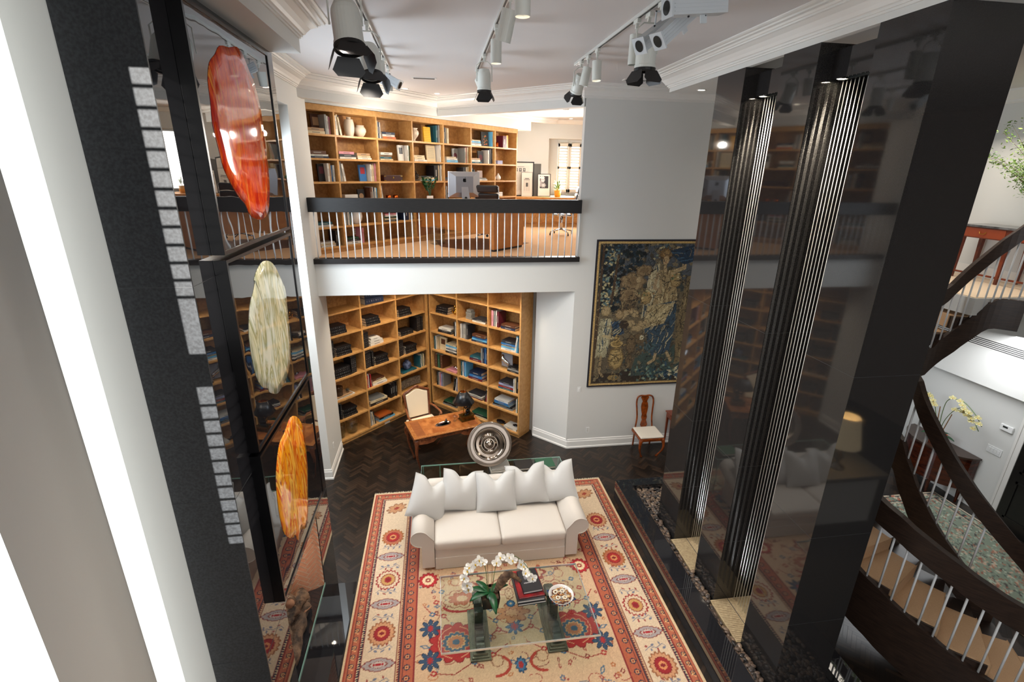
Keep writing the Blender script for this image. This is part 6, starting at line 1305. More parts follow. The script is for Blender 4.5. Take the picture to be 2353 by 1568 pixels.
# firebox things
gs = MB().box((X1 - .006, fy0, fz0), (X1 + .002, fy1, fz0 + .035)).build('glass_fender', EDGEG); tag(gs, 'low strip of greenish glass along the sill of the firebox', 'fender')
LOG = mat('charred_log', '#2a211b', .85, noise=(7, (1, 1, 1), '#8a6a4f', 6), bump=(14, 1.0, .05)); LOG2 = mat('bark_log', '#6d5643', .85, noise=(9, (1, 1, 1), '#2b211a', 6), bump=(16, 1.0, .05)); CUT = mat('cut_wood', '#b98a6a', .8, noise=(12, (1, 1, 1), '#8d5f45', 4))
rl_ = random.Random(14)
for i, (p, q, r_, m_, lb) in enumerate((((-1.60, 3.78, .63), (-1.66, 4.66, .62), .085, LOG2, 'long bark log lying at the front of the firebox'), ((-2.0, 3.9, .62), (-2.0, 4.40, .64), .075, LOG, 'charred log at the back of the firebox'), ((-1.58, 4.45, .64), (-1.93, 4.62, .74), .075, LOG2, 'mossy log leaning towards the brick cheek of the firebox'),
        ((-1.62, 3.85, .80), (-1.80, 4.35, .79), .075, LOG2, 'split log resting across the two lower logs'), ((-1.72, 4.15, .80), (-1.60, 4.50, .84), .07, LOG, 'short dark log on top of the firewood pile'), ((-1.68, 4.34, .92), (-1.62, 4.14, 1.10), .05, LOG, 'upright charred pointed log in the firebox'))):
    a, c = Vector(p), Vector(q); pts = [a + (c - a) * k / 12 + Vector((rl_.uniform(-.012, .012), 0, rl_.uniform(-.012, .012))) for k in range(13)]; b = MB().tube(pts, [r_ * rl_.uniform(.85, 1.1) for k in range(13)], 12)
    b.v = [(min(x, -1.51) + rl_.uniform(-.009, .009), y + rl_.uniform(-.009, .009), z + rl_.uniform(-.009, .009)) for x, y, z in b.v]; b.mi[-2:] = [1, 1]
    tag(b.build('firewood_log', [m_, CUT], smooth=True), lb, 'log', 'logs in the firebox')
light('POINT', 'firebox_fill', (-1.85, 4.35, 1.25), 7, (1, .85, .68), shadow_soft_size=.15)  # warm fill added to brighten the firebox brick
# ================================================================ track lights
TRK = mat('track_white', '#c9c9c4', .4); TRKD = mat('track_slot', '#1d1e1f', .5)
for X, y0, y1, lb in ((-.60, 2.2, 7.9, 'left'), (.60, 2.2, 7.75, 'middle'), (1.81, 2.2, 6.95, 'right')):
    t = thing('light_track', '%s one of the three ceiling tracks above the seating area' % lb, 'light track', (X, (y0 + y1) / 2, ZC), 0, 'ceiling light tracks'); h = (y1 - y0) / 2
    MB().box((-.018, -h, -.028), (.018, h, 0)).build('rail', TRK, t); MB().box((-.008, -h + .01, -.030), (.008, h - .01, -.0281)).build('slot', TRKD, t)
def head_base(name, label, X, Y, grp):
    t = thing(name, label, 'track light', (X, Y, ZC - .030), 0, grp)
    MB().box((-.018, -.05, -.035), (.018, .05, 0)).box((-.013, -.013, -.075), (.013, .013, -.03)).build('adapter', WHITEF, t, bevel=.003); return t
def place(o, t, tilt, az, z=-.075):
    o.parent = t; o.location = (0, 0, z); o.rotation_euler = (R(tilt), 0, R(az))
CG, BG, PG = 'cylinder track spotlights', 'barn door track spotlights', 'framing projector track lights'
def can(label, X, Y, tilt, az, L=.20, r=.052, lit=True):
    t = head_base('track_spotlight', label, X, Y, CG)
    MB().box((-.006, -.004, -.09), (.006, .004, 0)).build('arm', WHITEF, t).location = (0, 0, -.07)
    b = MB().lathe([(.001, -.02), (r, -.02), (r, -.02 - L), (r * .93, -.02 - L), (r * .90, -.02 - L + .03), (.001, -.02 - L + .03)], 28); o = b.build('body', WHITEF, None, smooth=False); place(o, t, tilt, az, -.10)
    ln = MB().lathe([(r * .90, -L + .008), (.001, -L + .008)], 24, 0, cap=False).build('baffle', BLACKM, o)
    lm = MB().lathe([(r * .45, -L + .003), (.001, -L + .001)], 20, 0, cap=False).build('lamp', LAMPE if lit else CHROME, o)
def barn(label, X, Y, tilt, az, s=1.0):
    t = head_base('track_spotlight', label, X, Y, BG); r = .075 * s; L = .21 * s
    MB().tube([(-r - .012, 0, -.16 * s - .06), (-r - .012, 0, -.06), (-r * .5, 0, -.015), (r * .5, 0, -.015), (r + .012, 0, -.06), (r + .012, 0, -.16 * s - .06)], .007, 6).build('yoke', WHITEF, t).location = (0, 0, -.06)
    b = MB().lathe([(.001, .02), (r * .75, .01), (r * .95, -.03), (r, -.06), (r, -L + .03), (r * 1.06, -L + .028), (r * 1.06, -L), (r * .98, -L), (r * .95, -L + .05), (.001, -L + .05)], 28); o = b.build('body', WHITEF, None, smooth=False); place(o, t, tilt, az, -.16 * s)
    MB().lathe([(r * 1.09, -L + .005), (r * 1.09, -L - .02), (r * .98, -L - .02), (r * .98, -L + .005)], 28).build('door_ring', BLACKM, o); MB().lathe([(r * .5, -L + .045), (.001, -L + .045)], 16, cap=False).build('lamp', LAMPE, o)
    for k in range(4):
        a = k * PI / 2; M = Matrix.Rotation(a, 4, 'Z') @ Matrix.Translation((0, -r * 1.02, -L - .018)) @ Matrix.Rotation(R(-24), 4, 'X'); w0, w1, h = r * .75, r * 1.15, r * 1.25
        MB().add([(-w0, 0, 0), (w0, 0, 0), (w1, 0, -h * .7), (w1 * .7, 0, -h), (-w1 * .7, 0, -h), (-w1, 0, -h * .7), (-w0, .002, 0), (w0, .002, 0), (w1, .002, -h * .7), (w1 * .7, .002, -h), (-w1 * .7, .002, -h), (-w1, .002, -h * .7)], [(0, 5, 4, 3, 2, 1), (6, 7, 8, 9, 10, 11)] + [(i, (i + 1) % 6, 6 + (i + 1) % 6, 6 + i) for i in range(6)], 0, M).build('barn_door', BLACKM, o)
def proj(label, X, Y, tilt, az, L=.36):
    t = head_base('track_projector', label, X, Y, PG)
    MB().box((-.05, -.006, -.19), (-.04, .006, -.0)).box((-.05, -.006, -.01), (.02, .006, 0)).build('yoke', SILVERF, t).location = (0, 0, -.065)
    b = MB().box((-.045, -.05, -L * .62), (.045, .05, L * .38))
    for k in range(4): b.box((-.048, -.04 + k * .022, -L * .62 + .02), (.048, -.034 + k * .022, L * .36))
    b.box((-.058, -.062, -L * .62 - .012), (.058, .062, -L * .62)); o = b.build('body', SILVERF, None); place(o, t, tilt, az, -.20)
    MB().lathe([(.036, 0), (.036, .002), (.001, .002)], 20, 0, Matrix.Translation((0, 0, -L * .62 - .0155)) @ Matrix.Scale(1.2, 4, (0, 1, 0))).build('lens', mat('dark_lens', '#0b0c0e', .08), o)
    for y, z in ((.055, .02), (-.055, -.05), (.055, -.12)): MB().sphere((0, y, z), .008, 6, 4).build('knob', BLACKM, o)
    MB().box((-.005, .05, -.02), (.005, .10, .03)).build('shutter_tab', SILVERF, o)
barn('largest barn door spotlight, nearest the camera on the left track', -.60, 4.15, -18, 18, 1.35)
barn('second barn door spotlight along the left track, above the left soffit end', -.60, 5.45, -22, 16, 1.3)
can('lit cylinder spotlight near the far end of the left track', -.60, 6.55, 0, 0, .17)
proj('grey projector hanging from the far end of the left track', -.60, 7.05, -62, 70, .34)
can('unlit cylinder spotlight at the very end of the left track', -.60, 7.6, 6, 0, .17, lit=False)
can('lit cylinder spotlight at the top edge of the photo on the middle track', .60, 3.75, 0, 0, .2)
can('tilted cylinder spotlight on the middle track, pointing right', .60, 4.35, 18, 40, .22, .06, False)
can('upright lit cylinder spotlight half way along the middle track', .60, 5.30, 0, 0, .2)
can('small cylinder spotlight behind the barn door light on the middle track', .60, 7.5, -30, 40, .2, lit=False)
barn('barn door spotlight hanging straight down from the middle track', .60, 6.55, 0, 0, 1.05)
barn('barn door spotlight turned towards the camera, far end of right track', 1.81, 6.65, 32, 12, 1.0)
can('tilted cylinder spotlight beside the barn door light, right track', 1.81, 6.35, 12, 60, .2, lit=False)
can('brightly lit cylinder spotlight near the far end of the right track', 1.81, 6.0, -6, 0, .2)
can('pale cylinder spotlight hanging beside the cluster on the right track', 1.81, 4.85, 0, 0, .24, .055, False)
barn('barn door spotlight below the projector cluster on the right track', 1.84, 4.65, 0, 20, 1.15)
proj('lowest of the three white projectors on the right track', 1.82, 4.35, -58, -62, .42)
proj('middle one of the three white projectors on the right track', 1.85, 4.05, -52, -68, .42)
proj('highest and nearest of the three white projectors on the right track', 1.85, 3.72, -82, -78, .46)
# recessed downlights and ceiling vents
def downl(x, y, z, label, grp='recessed ceiling downlights', r=.045):
    o = thing('downlight', label, 'light', (x, y, z), 0, grp); MB().lathe([(r * 1.35, 0), (r * 1.3, -.006), (r, -.006), (r, 0)], 24).build('trim_ring', TRIMW, o); MB().lathe([(r, -.003), (.001, -.003)], 20, cap=False).build('lamp', LAMPE, o)
for (x, y), lb in zip(((-1.06, 9.02), (-.49, 9.66), (.06, 10.10)), ('left', 'middle', 'right')): downl(x, y, ZC, '%s one of three downlights in the ceiling before the study header' % lb)
downl(3.556, 6.90, 6.37, 'single downlight under the right soffit beyond the granite piers')
for (x, y), lb in zip(((2.02, 13.08), (2.64, 13.75), (3.54, 13.72), (3.52, 12.75)), ('leftmost', 'second', 'third', 'rightmost')): downl(x, y, ZC, '%s downlight in the ceiling of the upstairs study' % lb)
for (x, y), lb in (((2.88, 11.65), 'right'), ((1.05, 11.9), 'left')):
    tag(MB().lathe([(.07, 0), (.07, -.02), (.05, -.035), (.001, -.037)], 24, 0, Matrix.Translation((x, y, ZC))).build('smoke_detector', PLASTW, smooth=True), '%s round white smoke detector on the study ceiling' % lb, 'smoke detector')
for x, y, lb in ((-.14, 8.54, 'left ceiling air vent before the study header'), (3.0, 7.9, 'right ceiling air vent near the far wall crown')):
    t = thing('ceiling_vent', lb, 'vent', (x, y, ZC)); MB().box((-.19, -.06, -.008), (.19, .06, 0)).build('frame', TRIMW, t)
    for k in range(4): MB().box((-.16, -.042 + k * .024, -.0095), (.16, -.032 + k * .024, -.0081)).build('slot', TRKD, t)
v = thing('wall_grille', 'long slotted air grille in the wall above the stair hall', 'vent', (8.699, 5.5, 2.72))
MB().box((-.008, -2.4, 0), (0, 2.4, .16)).build('frame', TRIMW, v)
for k in range(5): MB().box((-.0095, -2.38, .015 + k * .028), (-.0081, 2.38, .029 + k * .028)).build('slot', TRKD, v)
# ================================================================ study furniture
DSK = mat('maple_desk', '#b9793f', .35, noise=(9, (1, 1, 1), '#a86a33', 6))
ds = thing('study_desk', 'maple desk with thick end panel in the upstairs study', 'desk', (1.02, 9.23, 3.85), PI / 4)
MB().box((0.0, -.0, .04), (.95, .11, .76)).build('end_panel', DSK, ds, bevel=.003); MB().box((0.03, .01, .002), (.92, .10, .04)).build('plinth', mat('dark_plinth', '#2a1a10', .6), ds)
MB().box((0, 0, .76), (.95, 2.25, .80)).build('top', DSK, ds, bevel=.003); MB().box((.14, .11, .30), (.17, 2.15, .76)).build('modesty_panel', DSK, ds); MB().box((.0, 2.15, .04), (.95, 2.25, .76)).build('end_panel', DSK, ds)
dq = lambda x, y, z: RZ(PI / 4, (1.02, 9.23, 3.85)) @ Vector((x, y, z))
ALU = mat('aluminium', '#b9bcc4', .32, .85)
im = thing('desktop_computer', 'aluminium all-in-one computer seen from behind on the study desk', 'computer', dq(.46, 1.13, .80), R(14))
b = MB(); vs = []
for x, z in ((-.33, .13), (.33, .13), (.33, .62), (-.33, .62)): vs.append((x, .03, z))
for x, z in ((-.33, .13), (.33, .13), (.33, .62), (-.33, .62)): vs.append((x, .015, z))
for x, z in ((-.18, .22), (.18, .22), (.18, .53), (-.18, .53)): vs.append((x, -.025, z))
b.add(vs, [(0, 1, 2, 3)[::-1]] + [(i, (i + 1) % 4, 4 + (i + 1) % 4, 4 + i) for i in range(4)] + [(4 + i, 4 + (i + 1) % 4, 8 + (i + 1) % 4, 8 + i) for i in range(4)] + [(8, 9, 10, 11)]); b.build('body', ALU, im, smooth=False, bevel=.012)
MB().add([(-.07, -.03, .33), (.07, -.03, .33), (.09, -.14, .0), (-.09, -.14, .0), (-.07, -.022, .33), (.07, -.022, .33), (.09, -.132, 0), (-.09, -.132, 0)], [(0, 3, 2, 1), (4, 5, 6, 7), (0, 1, 5, 4), (1, 2, 6, 5), (2, 3, 7, 6), (3, 0, 4, 7)]).box((-.09, -.14, 0), (.09, .06, .006)).build('stand', ALU, im)
MB().lathe([(.028, 0), (.028, .001), (.001, .001)], 18, 0, Matrix.Translation((0, -.105, .12)) @ Matrix.Rotation(PI / 2 - .32, 4, 'X')).build('cable_hole', BLACKM, im)
ap = MB(); out = [(.0, .020), (.012, .026), (.026, .022), (.033, .010), (.024, .0), (.026, -.012), (.036, -.020), (.028, -.036), (.015, -.046), (.0, -.040), (-.015, -.046), (-.028, -.036), (-.037, -.016), (-.034, .008), (-.026, .022), (-.012, .026)]
ap.add([(x, -.027, .465 + z) for x, z in out] + [(x, -.0255, .465 + z) for x, z in out], [tuple(range(16))[::-1]] + [(i, (i + 1) % 16, 16 + (i + 1) % 16, 16 + i) for i in range(16)])
lf = [(.002, .030), (.008, .044), (.020, .050), (.016, .036)]; ap.add([(x, -.027, .465 + z) for x, z in lf], [(0, 1, 2, 3), (3, 2, 1, 0)]); ap.build('emblem', mat('emblem_black', '#0f1012', .2), im)
pp = thing('desk_plant', 'leafy green plant in a square white pot on the study desk', 'plant', dq(.30, 1.95, .80), 0)
MB().box((-.065, -.065, 0), (.065, .065, .13)).build('pot', mat('white_square_pot', '#d9cfc4', .4), pp, bevel=.004); rq = random.Random(6)
for k in range(9):
    az = rq.uniform(0, 6.3); hh = rq.uniform(.22, .42); tx, ty_ = .14 * math.cos(az), .14 * math.sin(az); sm = MB().tube([(0, 0, .12), (tx * .4, ty_ * .4, .12 + hh * .6), (tx, ty_, .12 + hh)], .005, 5).build('stem', LEAF, pp)
    for j in range(6):
        u = .4 + .1 * j; l = leafm(.10, .024, .3, 5).build('leaf', LEAF, sm, smooth=True); l.location = (tx * u, ty_ * u, .12 + hh * u); l.rotation_euler = (0, R(-20), az + (1 if j % 2 else -1) * 1.1)
LEA = mat('black_leather', '#17120f', .28, noise=(7, (1, 1, 1), '#251c17', 4))
def office_chair(label, loc, rz, h=.0):
    t = thing('office_chair', label, 'office chair', loc, rz, 'black leather office chairs in the study')
    for k in range(3): MB().box((-.24, -.05, .46 + k * 0), (.24, .05, .50)).build('seat_pad', LEA, t, bevel=.02).location = (0, -.16 + k * .16, 0)
    for k in range(4): o = MB().box((-.24, -.035, -.075), (.24, .035, .075)).build('back_pad', LEA, t, bevel=.03); o.location = (0, .26 + k * .035, .58 + k * .155); o.rotation_euler = (R(-12), 0, 0)
    for sg in (-1, 1): MB().tube([(sg * .25, -.24, .48), (sg * .25, .20, .46), (sg * .25, .26, .55), (sg * .25, .39, 1.10)], .012, 8).build('side_frame', CHROME, t, smooth=True); MB().tube([(sg * .27, .27, .62), (sg * .29, .0, .68), (sg * .29, -.1, .66), (sg * .27, -.06, .50)], .012, 8).build('armrest', CHROME, t, smooth=True)
    MB().lathe([(.03, .12), (.03, .46)], 12).build('column', CHROME, t, smooth=True)
    for k in range(4):
        a = k * PI / 2 + .5; l = MB().tube([(0, 0, .14), (.30 * math.cos(a), .30 * math.sin(a), .085)], [.024, .014], 8).build('base_leg', CHROME, t, smooth=True)
        MB().lathe([(.028, -.014), (.028, .014)], 14, 0, Matrix.Translation((.31 * math.cos(a), .31 * math.sin(a), .030)) @ Matrix.Rotation(PI / 2, 4, 'X')).tube([(.30 * math.cos(a), .30 * math.sin(a), .085), (.30 * math.cos(a), .30 * math.sin(a), .03)], .01, 6).build('caster', BLACKM, l)
office_chair('black leather office chair drawn up behind the study desk', (1.12, 10.72, 3.90), R(160))
office_chair('black leather office chair by the study window, partly cut off by the wall', (2.95, 11.85, 3.851), R(-100))
mt_ = MB().prism([(.04, 9.95), (.55, 9.52), (.97, 9.56), (1.9, 10.44), (.94, 11.22), (-.07, 10.92)], 3.851, 3.856).build('chair_mat', mat('smoked_chair_mat', '#5b3c28', .3, trans=0)); tag(mt_, 'dark translucent chair mat under the study desk on the beige carpet', 'mat')
wb_ = thing('waste_bin', 'clear acrylic waste bin under the left end of the study desk', 'bin', (-.02, 10.35, 3.851), R(20))
MB().box((-.12, -.12, 0), (.12, .12, .005)).box((-.12, -.12, 0), (-.115, .12, .34)).box((.115, -.12, 0), (.12, .12, .34)).box((-.12, -.12, 0), (.12, -.115, .34)).box((-.12, .115, 0), (.12, .12, .34)).build('walls', GLASS, wb_); MB().sweep([(-.12, -.12), (.12, -.12), (.12, .12), (-.12, .12)], [(0, .336), (.006, .336), (.006, .342), (0, .342)], closed=True).build('rim', EDGEC, wb_)
cr = thing('credenza', 'low maple credenza along the back wall of the study', 'cabinet', (3.55, 13.915, 3.85))
MB().box((-1.55, -.28, .10), (1.55, .28, .74)).build('body', MAPLE, cr); MB().box((-1.58, -.32, .74), (1.58, .28, .785)).build('top', MAPLEE, cr); MB().box((-1.55, -.24, 0), (1.55, .28, .10)).build('plinth', MAPLE, cr)
for k in range(4): MB().box((-1.53 + k * .77, -.30, .13), (-.80 + k * .77, -.28, .72)).build('door', MAPLED, cr)
def picture(label, x, y, w, h, fm, mb_, art, tilt=5, fw=.022, z=4.636):
    t = thing('framed_picture', label, 'picture', (x, y, z), 0, 'framed pictures leaning on the study credenza'); t.rotation_euler = (R(-tilt), 0, 0)
    MB().box((-w / 2, 0, 0), (-w / 2 + fw, .025, h)).box((w / 2 - fw, 0, 0), (w / 2, .025, h)).box((-w / 2 + fw, 0, 0), (w / 2 - fw, .025, fw)).box((-w / 2 + fw, 0, h - fw), (w / 2 - fw, .025, h)).build('frame', fm, t)
    MB().box((-w / 2 + fw, .008, fw), (w / 2 - fw, .022, h - fw)).build('mount', mb_, t)
    if art is not None: grid_mesh('print', 1, 1, art.a, mat('printed_photo'), t, fn=lambda U, V: np.stack([art.x0 + U * (art.w * art.res), np.full_like(U, .0075), art.y0 + V * (art.h * art.res)], -1))
BFR = mat('black_frame', '#151414', .35); MNT = mat('white_mount', '#d8d3ca', .7)
def news(x0, x1, z0, z1, seed, heads):
    p = Pic(x0, x1, z0, z1, .004, '#cfcac0'); q = random.Random(seed); 
    for z in np.arange(z0 + .03, z1 - (.14 if heads else .05), .012):
        for c in range(3): xa = x0 + (x1 - x0) * (.06 + .31 * c); p.line([(xa, z), (xa + (x1 - x0) * .26 * q.uniform(.7, 1), z)], .004, '#9a958c')
    if heads:
        for c in range(3): cx_ = x0 + (x1 - x0) * (.25 + .22 * c); p.poly([(cx_ - .035, z1 - .15), (cx_ + .035, z1 - .15), (cx_ + .035, z1 - .06), (cx_ - .035, z1 - .06)], '#55524e'); p.flower(cx_, z1 - .10, .018, .024, [(1, '#b3afa8')], 5, .1)
        p.line([(x0 + .15, z1 - .03), (x1 - .15, z1 - .03)], .012, '#3a3734')
    return p
picture('small dark grey board standing behind the big framed newspaper', 2.72, 14.155, .30, .86, mat('grey_board', '#5a5854', .5), mat('grey_board'), None, 0)
picture('largest framed newspaper page leaning on the study credenza', 2.30, 14.09, .74, .91, BFR, MNT, news(-.24, .24, .12, .80, 3, True), 3, .032)
nb = news(-.10, .10, .10, .50, 5, False); nb.poly([(-.03, .26), (.03, .26), (.03, .36), (-.03, .36)], '#4b4845'); nb.line([(-.05, .47), (.05, .47)], .014, '#2b2927'); nb.line([(-.07, .44), (.07, .44)], .010, '#2b2927')
picture('narrow white framed clipping in front of the big newspaper', 2.46, 14.0, .31, .64, mat('thin_grey_frame', '#6a6661', .4), MNT, nb, 4, .007)
pf = Pic(-.12, .12, .22, .54, .004, '#2e2a2d'); pf.flower(-.04, .44, .06, .07, [(1, '#a09b9a'), (.7, '#c4c0be')], 6, .1); pf.flower(-.06, .50, .07, .035, [(1, '#cfcac8')], 7, .3); pf.flower(-.02, .30, .07, .06, [(1, '#8d8887'), (.6, '#bcb7b5')], 6, .2); pf.flower(-.10, .34, .03, .08, [(1, '#9a9594')], 5, .2); pf.line([(-.07, .45), (-.05, .45)], .008, '#2b2729'); pf.line([(-.03, .445), (-.01, .445)], .008, '#2b2729'); pf.grain(.2)
picture('black framed photograph of a face with hands, right of the newspapers', 2.95, 14.04, .37, .60, BFR, MNT, pf, 4, .014)
yb_ = thing('yellow_box_plant', 'small green plant in a yellow pot beside the framed photograph', 'plant', (3.32, 13.95, 4.636)); MB().lathe([(.08, 0), (.10, .18), (.095, .18), (.08, .15), (.001, .15)], 20).build('pot', mat('yellow_pot', '#d8982a', .5), yb_, smooth=True)
for k in range(26): a = rq.uniform(0, 6.3); l = leafm(.13, .018, .2, 5).build('leaf', LEAF2, yb_, smooth=True); l.location = (.05 * math.cos(a), .05 * math.sin(a), .17 + rq.uniform(0, .16)); l.rotation_euler = (0, R(rq.uniform(-60, 10)), a)
# ================================================================ stair hall
hr = Pic(6.95, 8.62, 2.6, 6.25, .02, '#7a8574'); q = random.Random(17)
for i in range(2600): hr.flower(q.uniform(6.95, 8.6), q.uniform(2.6, 6.25), q.uniform(.015, .04), .012, [(1, q.choice(['#8d9a88', '#59665c', '#b59a84', '#8a5a48', '#4a4744', '#a9b09c', '#9a6a55']))], 4, .4, q.uniform(0, 3))
Dh = np.minimum(np.minimum(hr.X - 6.95, 8.62 - hr.X), np.minimum(hr.Y - 2.6, 6.25 - hr.Y)); 
for a, b_, c in ((0, .04, '#c2b49c'), (.04, .06, '#2c2a2a'), (.16, .18, '#2c2a2a'), (.20, .22, '#b59a84')): hr.a[(Dh >= a) & (Dh < b_)] = hexc(c)
for i in range(500):
    x, y = q.uniform(6.95, 8.6), q.uniform(2.6, 6.25)
    if min(x - 6.95, 8.6 - x, y - 2.6, 6.25 - y) < .16: hr.flower(x, y, .03, .02, [(1, q.choice(['#a9604a', '#d0b9a0', '#2f3438']))], 5, .4)
hg = thing('hall_rug', 'patterned green and rust rug on the dark floor of the stair hall', 'rug', (0, 0, 0)); grid_mesh('pile', 1, 1, hr.a, RUGM, hg, fn=lambda U, V: np.stack([6.95 + U * 1.67, 2.6 + V * 3.65, np.full_like(U, .012)], -1)); MB().box((6.95, 2.6, .0006), (8.62, 6.25, .0115)).build('backing', mat('rug_backing'), hg)
dm = thing('hall_table', 'mahogany half-round cabinet against the wall of the lower hall', 'cabinet', (8.84, 6.50, 0), PI / 2)
MAH2 = mat('dark_mahogany', '#4f200e', .18, noise=(6, (1, 1, 4), '#2c0f07', 5))
def half(w, d, n=22): return [(w * math.cos(PI * i / n), d * math.sin(PI * i / n)) for i in range(n + 1)]
MB().prism(half(.62, .50), .86, .89).build('top', mat('marble_dark_top', '#3b2c24', .2), dm); MB().prism(half(.60, .48), .28, .86).build('body', MAH2, dm, bevel=.003)
for i in (2, 8, 14, 20): a = PI * i / 22; MB().tube([(.56 * math.cos(a), .44 * math.sin(a), .30), (.56 * math.cos(a), .44 * math.sin(a), 0)], [.035, .018], 8).build('leg', MAH2, dm)
ho = thing('hall_orchid', 'tall cream orchid in a terracotta pot on the half-round cabinet', 'plant', (8.56, 6.45, .891))
MB().lathe([(.10, 0), (.13, .16), (.135, .18), (.12, .18), (.11, .14), (.001, .14)], 22).build('pot', mat('terracotta', '#b5532b', .6), ho, smooth=True)
CRF = mat('cream_petal', '#b3ac7c', .6); b0 = None
for k in range(5): l = leafm(.24, .04, .5).build('leaf', LEAF, ho, smooth=True, solid=.004); l.location = (0, 0, .15); l.rotation_euler = (0, 0, k * 1.25)
for s_ in ([(0, 0, .15), (-.02, -.05, .5), (-.02, -.20, .78), (-.02, -.42, .72), (-.02, -.58, .55)], [(0, 0, .15), (0, .05, .55), (-.05, -.02, .85), (-.05, -.24, .92), (-.05, -.48, .80), (-.05, -.62, .66)], [(0, 0, .15), (-.03, .12, .5), (-.05, .22, .75), (-.05, .38, .82)]):
    cp_ = catm(s_); MB().tube(cp_, .006, 6).build('stem', mat('orchid_stem'), ho, smooth=True)
    for f in (.5, .57, .64, .71, .78, .85, .92):
        p = cp_[int(f * (len(cp_) - 1))]
        if b0 is None: b0 = bloom().build('flower', [CRF, mat('orchid_throat')], ho, solid=.0015); o = b0
        else: o = b0.copy(); C.objects.link(o); o.parent = ho
        o.location = p + Vector((-.03, q.uniform(-.05, .05), q.uniform(-.06, .02))); o.scale = (1.0,) * 3; o.rotation_euler = (R(60), 0, R(-60 + q.uniform(-30, 30)))
MB().tube([(0, -.02, .1), (-.02, -.12, .62)], .008, 5).build('cane', mat('cane'), ho); MB().tube([(0, .05, .1), (-.02, .10, .66)], .008, 5).build('cane', mat('cane'), ho)
sw = thing('switch_plate', 'white four-gang switch plate on the lower hall wall', 'switch', (8.858, 5.78, 1.12)); MB().box((-.008, -.11, -.06), (0, .11, .06)).build('cover_plate', PLASTW, sw)
for k in range(4): MB().box((-.013, -.088 + k * .047, -.03), (-.008, -.054 + k * .047, .03)).build('rocker', PLASTW, sw)
th = thing('thermostat', 'white wall thermostat beside the cream orchid blossoms', 'thermostat', (8.858, 5.72, 1.56)); MB().box((-.03, -.09, -.05), (0, .09, .05)).build('housing', PLASTW, th, bevel=.006); MB().box((-.032, -.02, .0), (-.0301, .05, .03)).build('display', mat('lcd', '#2a2f2c', .3), th)
# upper landing console with the leafy branches
uc = thing('landing_console', 'mahogany console table with dark marble top on the upper landing', 'console table', (8.72, 6.35, 3.751))
MB().box((-.25, -.75, .83), (.24, .75, .86)).build('top', mat('dark_marble', '#1a1a1b', .12, noise=(8, (1, 1, 1), '#6b6b6c', 6)), uc); MB().box((-.22, -.72, .66), (.22, .72, .83)).build('frieze', MAH, uc); MB().box((-.225, -.70, .675), (-.22, -.06, .815)).build('drawer', mat('flame_mahogany', '#8a3d20', .25), uc); MB().box((-.225, .06, .675), (-.22, .70, .815)).build('drawer', mat('flame_mahogany'), uc)
for y in (-.38, .38): MB().tube([(-.235, y - .05, .76), (-.245, y - .03, .73), (-.245, y + .03, .73), (-.235, y + .05, .76)], .006, 6).build('pull', BRASS, uc)
for x in (-.19, .19):
    for y in (-.69, 0, .69): MB().add([(x - .03, y - .03, .66), (x + .03, y - .03, .66), (x + .03, y + .03, .66), (x - .03, y + .03, .66), (x - .018, y - .018, 0), (x + .018, y - .018, 0), (x + .018, y + .018, 0), (x - .018, y + .018, 0)], [(0, 1, 2, 3), (7, 6, 5, 4), (0, 4, 5, 1), (1, 5, 6, 2), (2, 6, 7, 3), (3, 7, 4, 0)]).build('leg', MAH, uc)
MB().tube([(-.19, -.69, .10), (-.19, .69, .10)], .016, 8).build('stretcher', MAH, uc)
bv = thing('branch_vase', 'clear glass vase of tall leafy green branches on the landing console', 'plant', (8.62, 6.05, 4.612))
MB().lathe([(.06, 0), (.075, .03), (.085, .24), (.08, .26), (.078, .24), (.068, .03), (.001, .012)], 24).build('vase', GLASS, bv, smooth=True)
lv = MB(); br = MB(); q = random.Random(23)
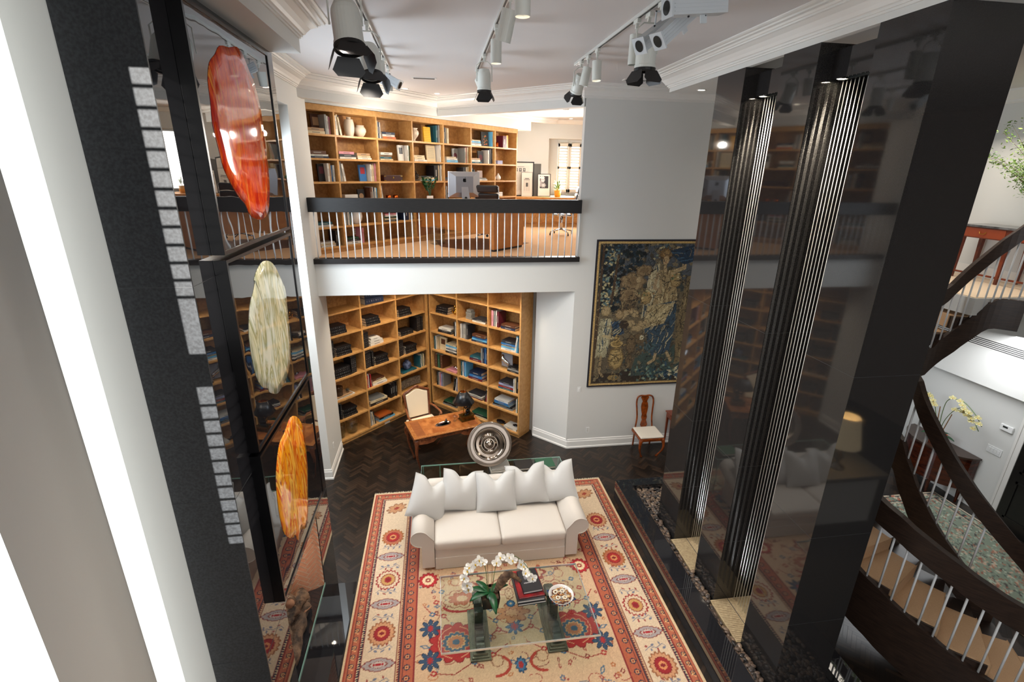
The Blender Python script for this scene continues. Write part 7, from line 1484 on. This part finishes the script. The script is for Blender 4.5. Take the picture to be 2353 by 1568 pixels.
for k in range(30):
    az = q.uniform(-3.1, 3.1); L = q.uniform(.75, 1.35); P = Vector((0, 0, .1)); d = Vector((.22 * math.cos(az) - .12, .50 * math.sin(az), 1)).normalized(); pts = [tuple(P)]
    for s_ in range(9):
        P = P + d * (L / 9) * 1.15; d = (d + Vector((q.uniform(-.12, .12), (.07 * math.sin(az)) + q.uniform(-.12, .12), -.06 + q.uniform(-.08, .08)))).normalized(); P.x = min(P.x, .30); pts.append(tuple(P))
        if s_ < 2: continue
        for j in range(20):
            o_ = Vector((q.gauss(0, .05), q.gauss(0, .06), q.gauss(0, .05))); c = P + o_; c.x = min(c.x, .31); a, e = q.uniform(0, 6.3), q.uniform(-.6, .9); u = Vector((math.cos(a) * math.cos(e), math.sin(a) * math.cos(e), math.sin(e))); v_ = u.cross(Vector((q.uniform(-1, 1), q.uniform(-1, 1), 1))).normalized(); s1 = q.uniform(.018, .032)
            lv.add([c - u * s1, c + v_ * s1 * .42, c + u * s1, c - v_ * s1 * .42], [(0, 1, 2, 3)])
    br.tube(pts, [.006 - .0005 * i for i in range(10)], 5)
lv.build('foliage', LEAF2, bv); br.build('branches', mat('branch', '#5a4630', .8), bv)
lamp = thing('table_lamp', 'table lamp with pleated ivory shade, seen mirrored in the nearest pier', 'lamp', (6.18, .41, .91))
MB().lathe([(.11, 0), (.11, .03), (.04, .05), (.03, .12), (.07, .20), (.03, .30), (.02, .42), (.015, .55)], 20).build('base', mat('pewter', '#8a8378', .3, .7), lamp, smooth=True)
MB().lathe([(.25, .42), (.16, .90)], 48, cap=False).build('shade', mat('ivory_shade', '#e2cfa4', .8, emit=(1, .78, .48), estr=.55), lamp, solid=.004)
wc = thing('white_cabinet', 'white moulded cabinet under the ivory table lamp', 'cabinet', (6.18, .30, 0)); MB().box((-.6, -.35, 0), (.6, .35, .84)).build('body', TRIMW, wc); MB().box((-.68, -.43, .84), (.68, .43, .909)).build('top', mat('dimmed_cabinet_top', '#77736c', .5), wc, bevel=.01)  # top of the white cabinet, its colour darkened to dim it
light('POINT', 'lamp_bulb', (6.18, .41, 1.55), 12, (1, .78, .5), shadow_soft_size=.1)
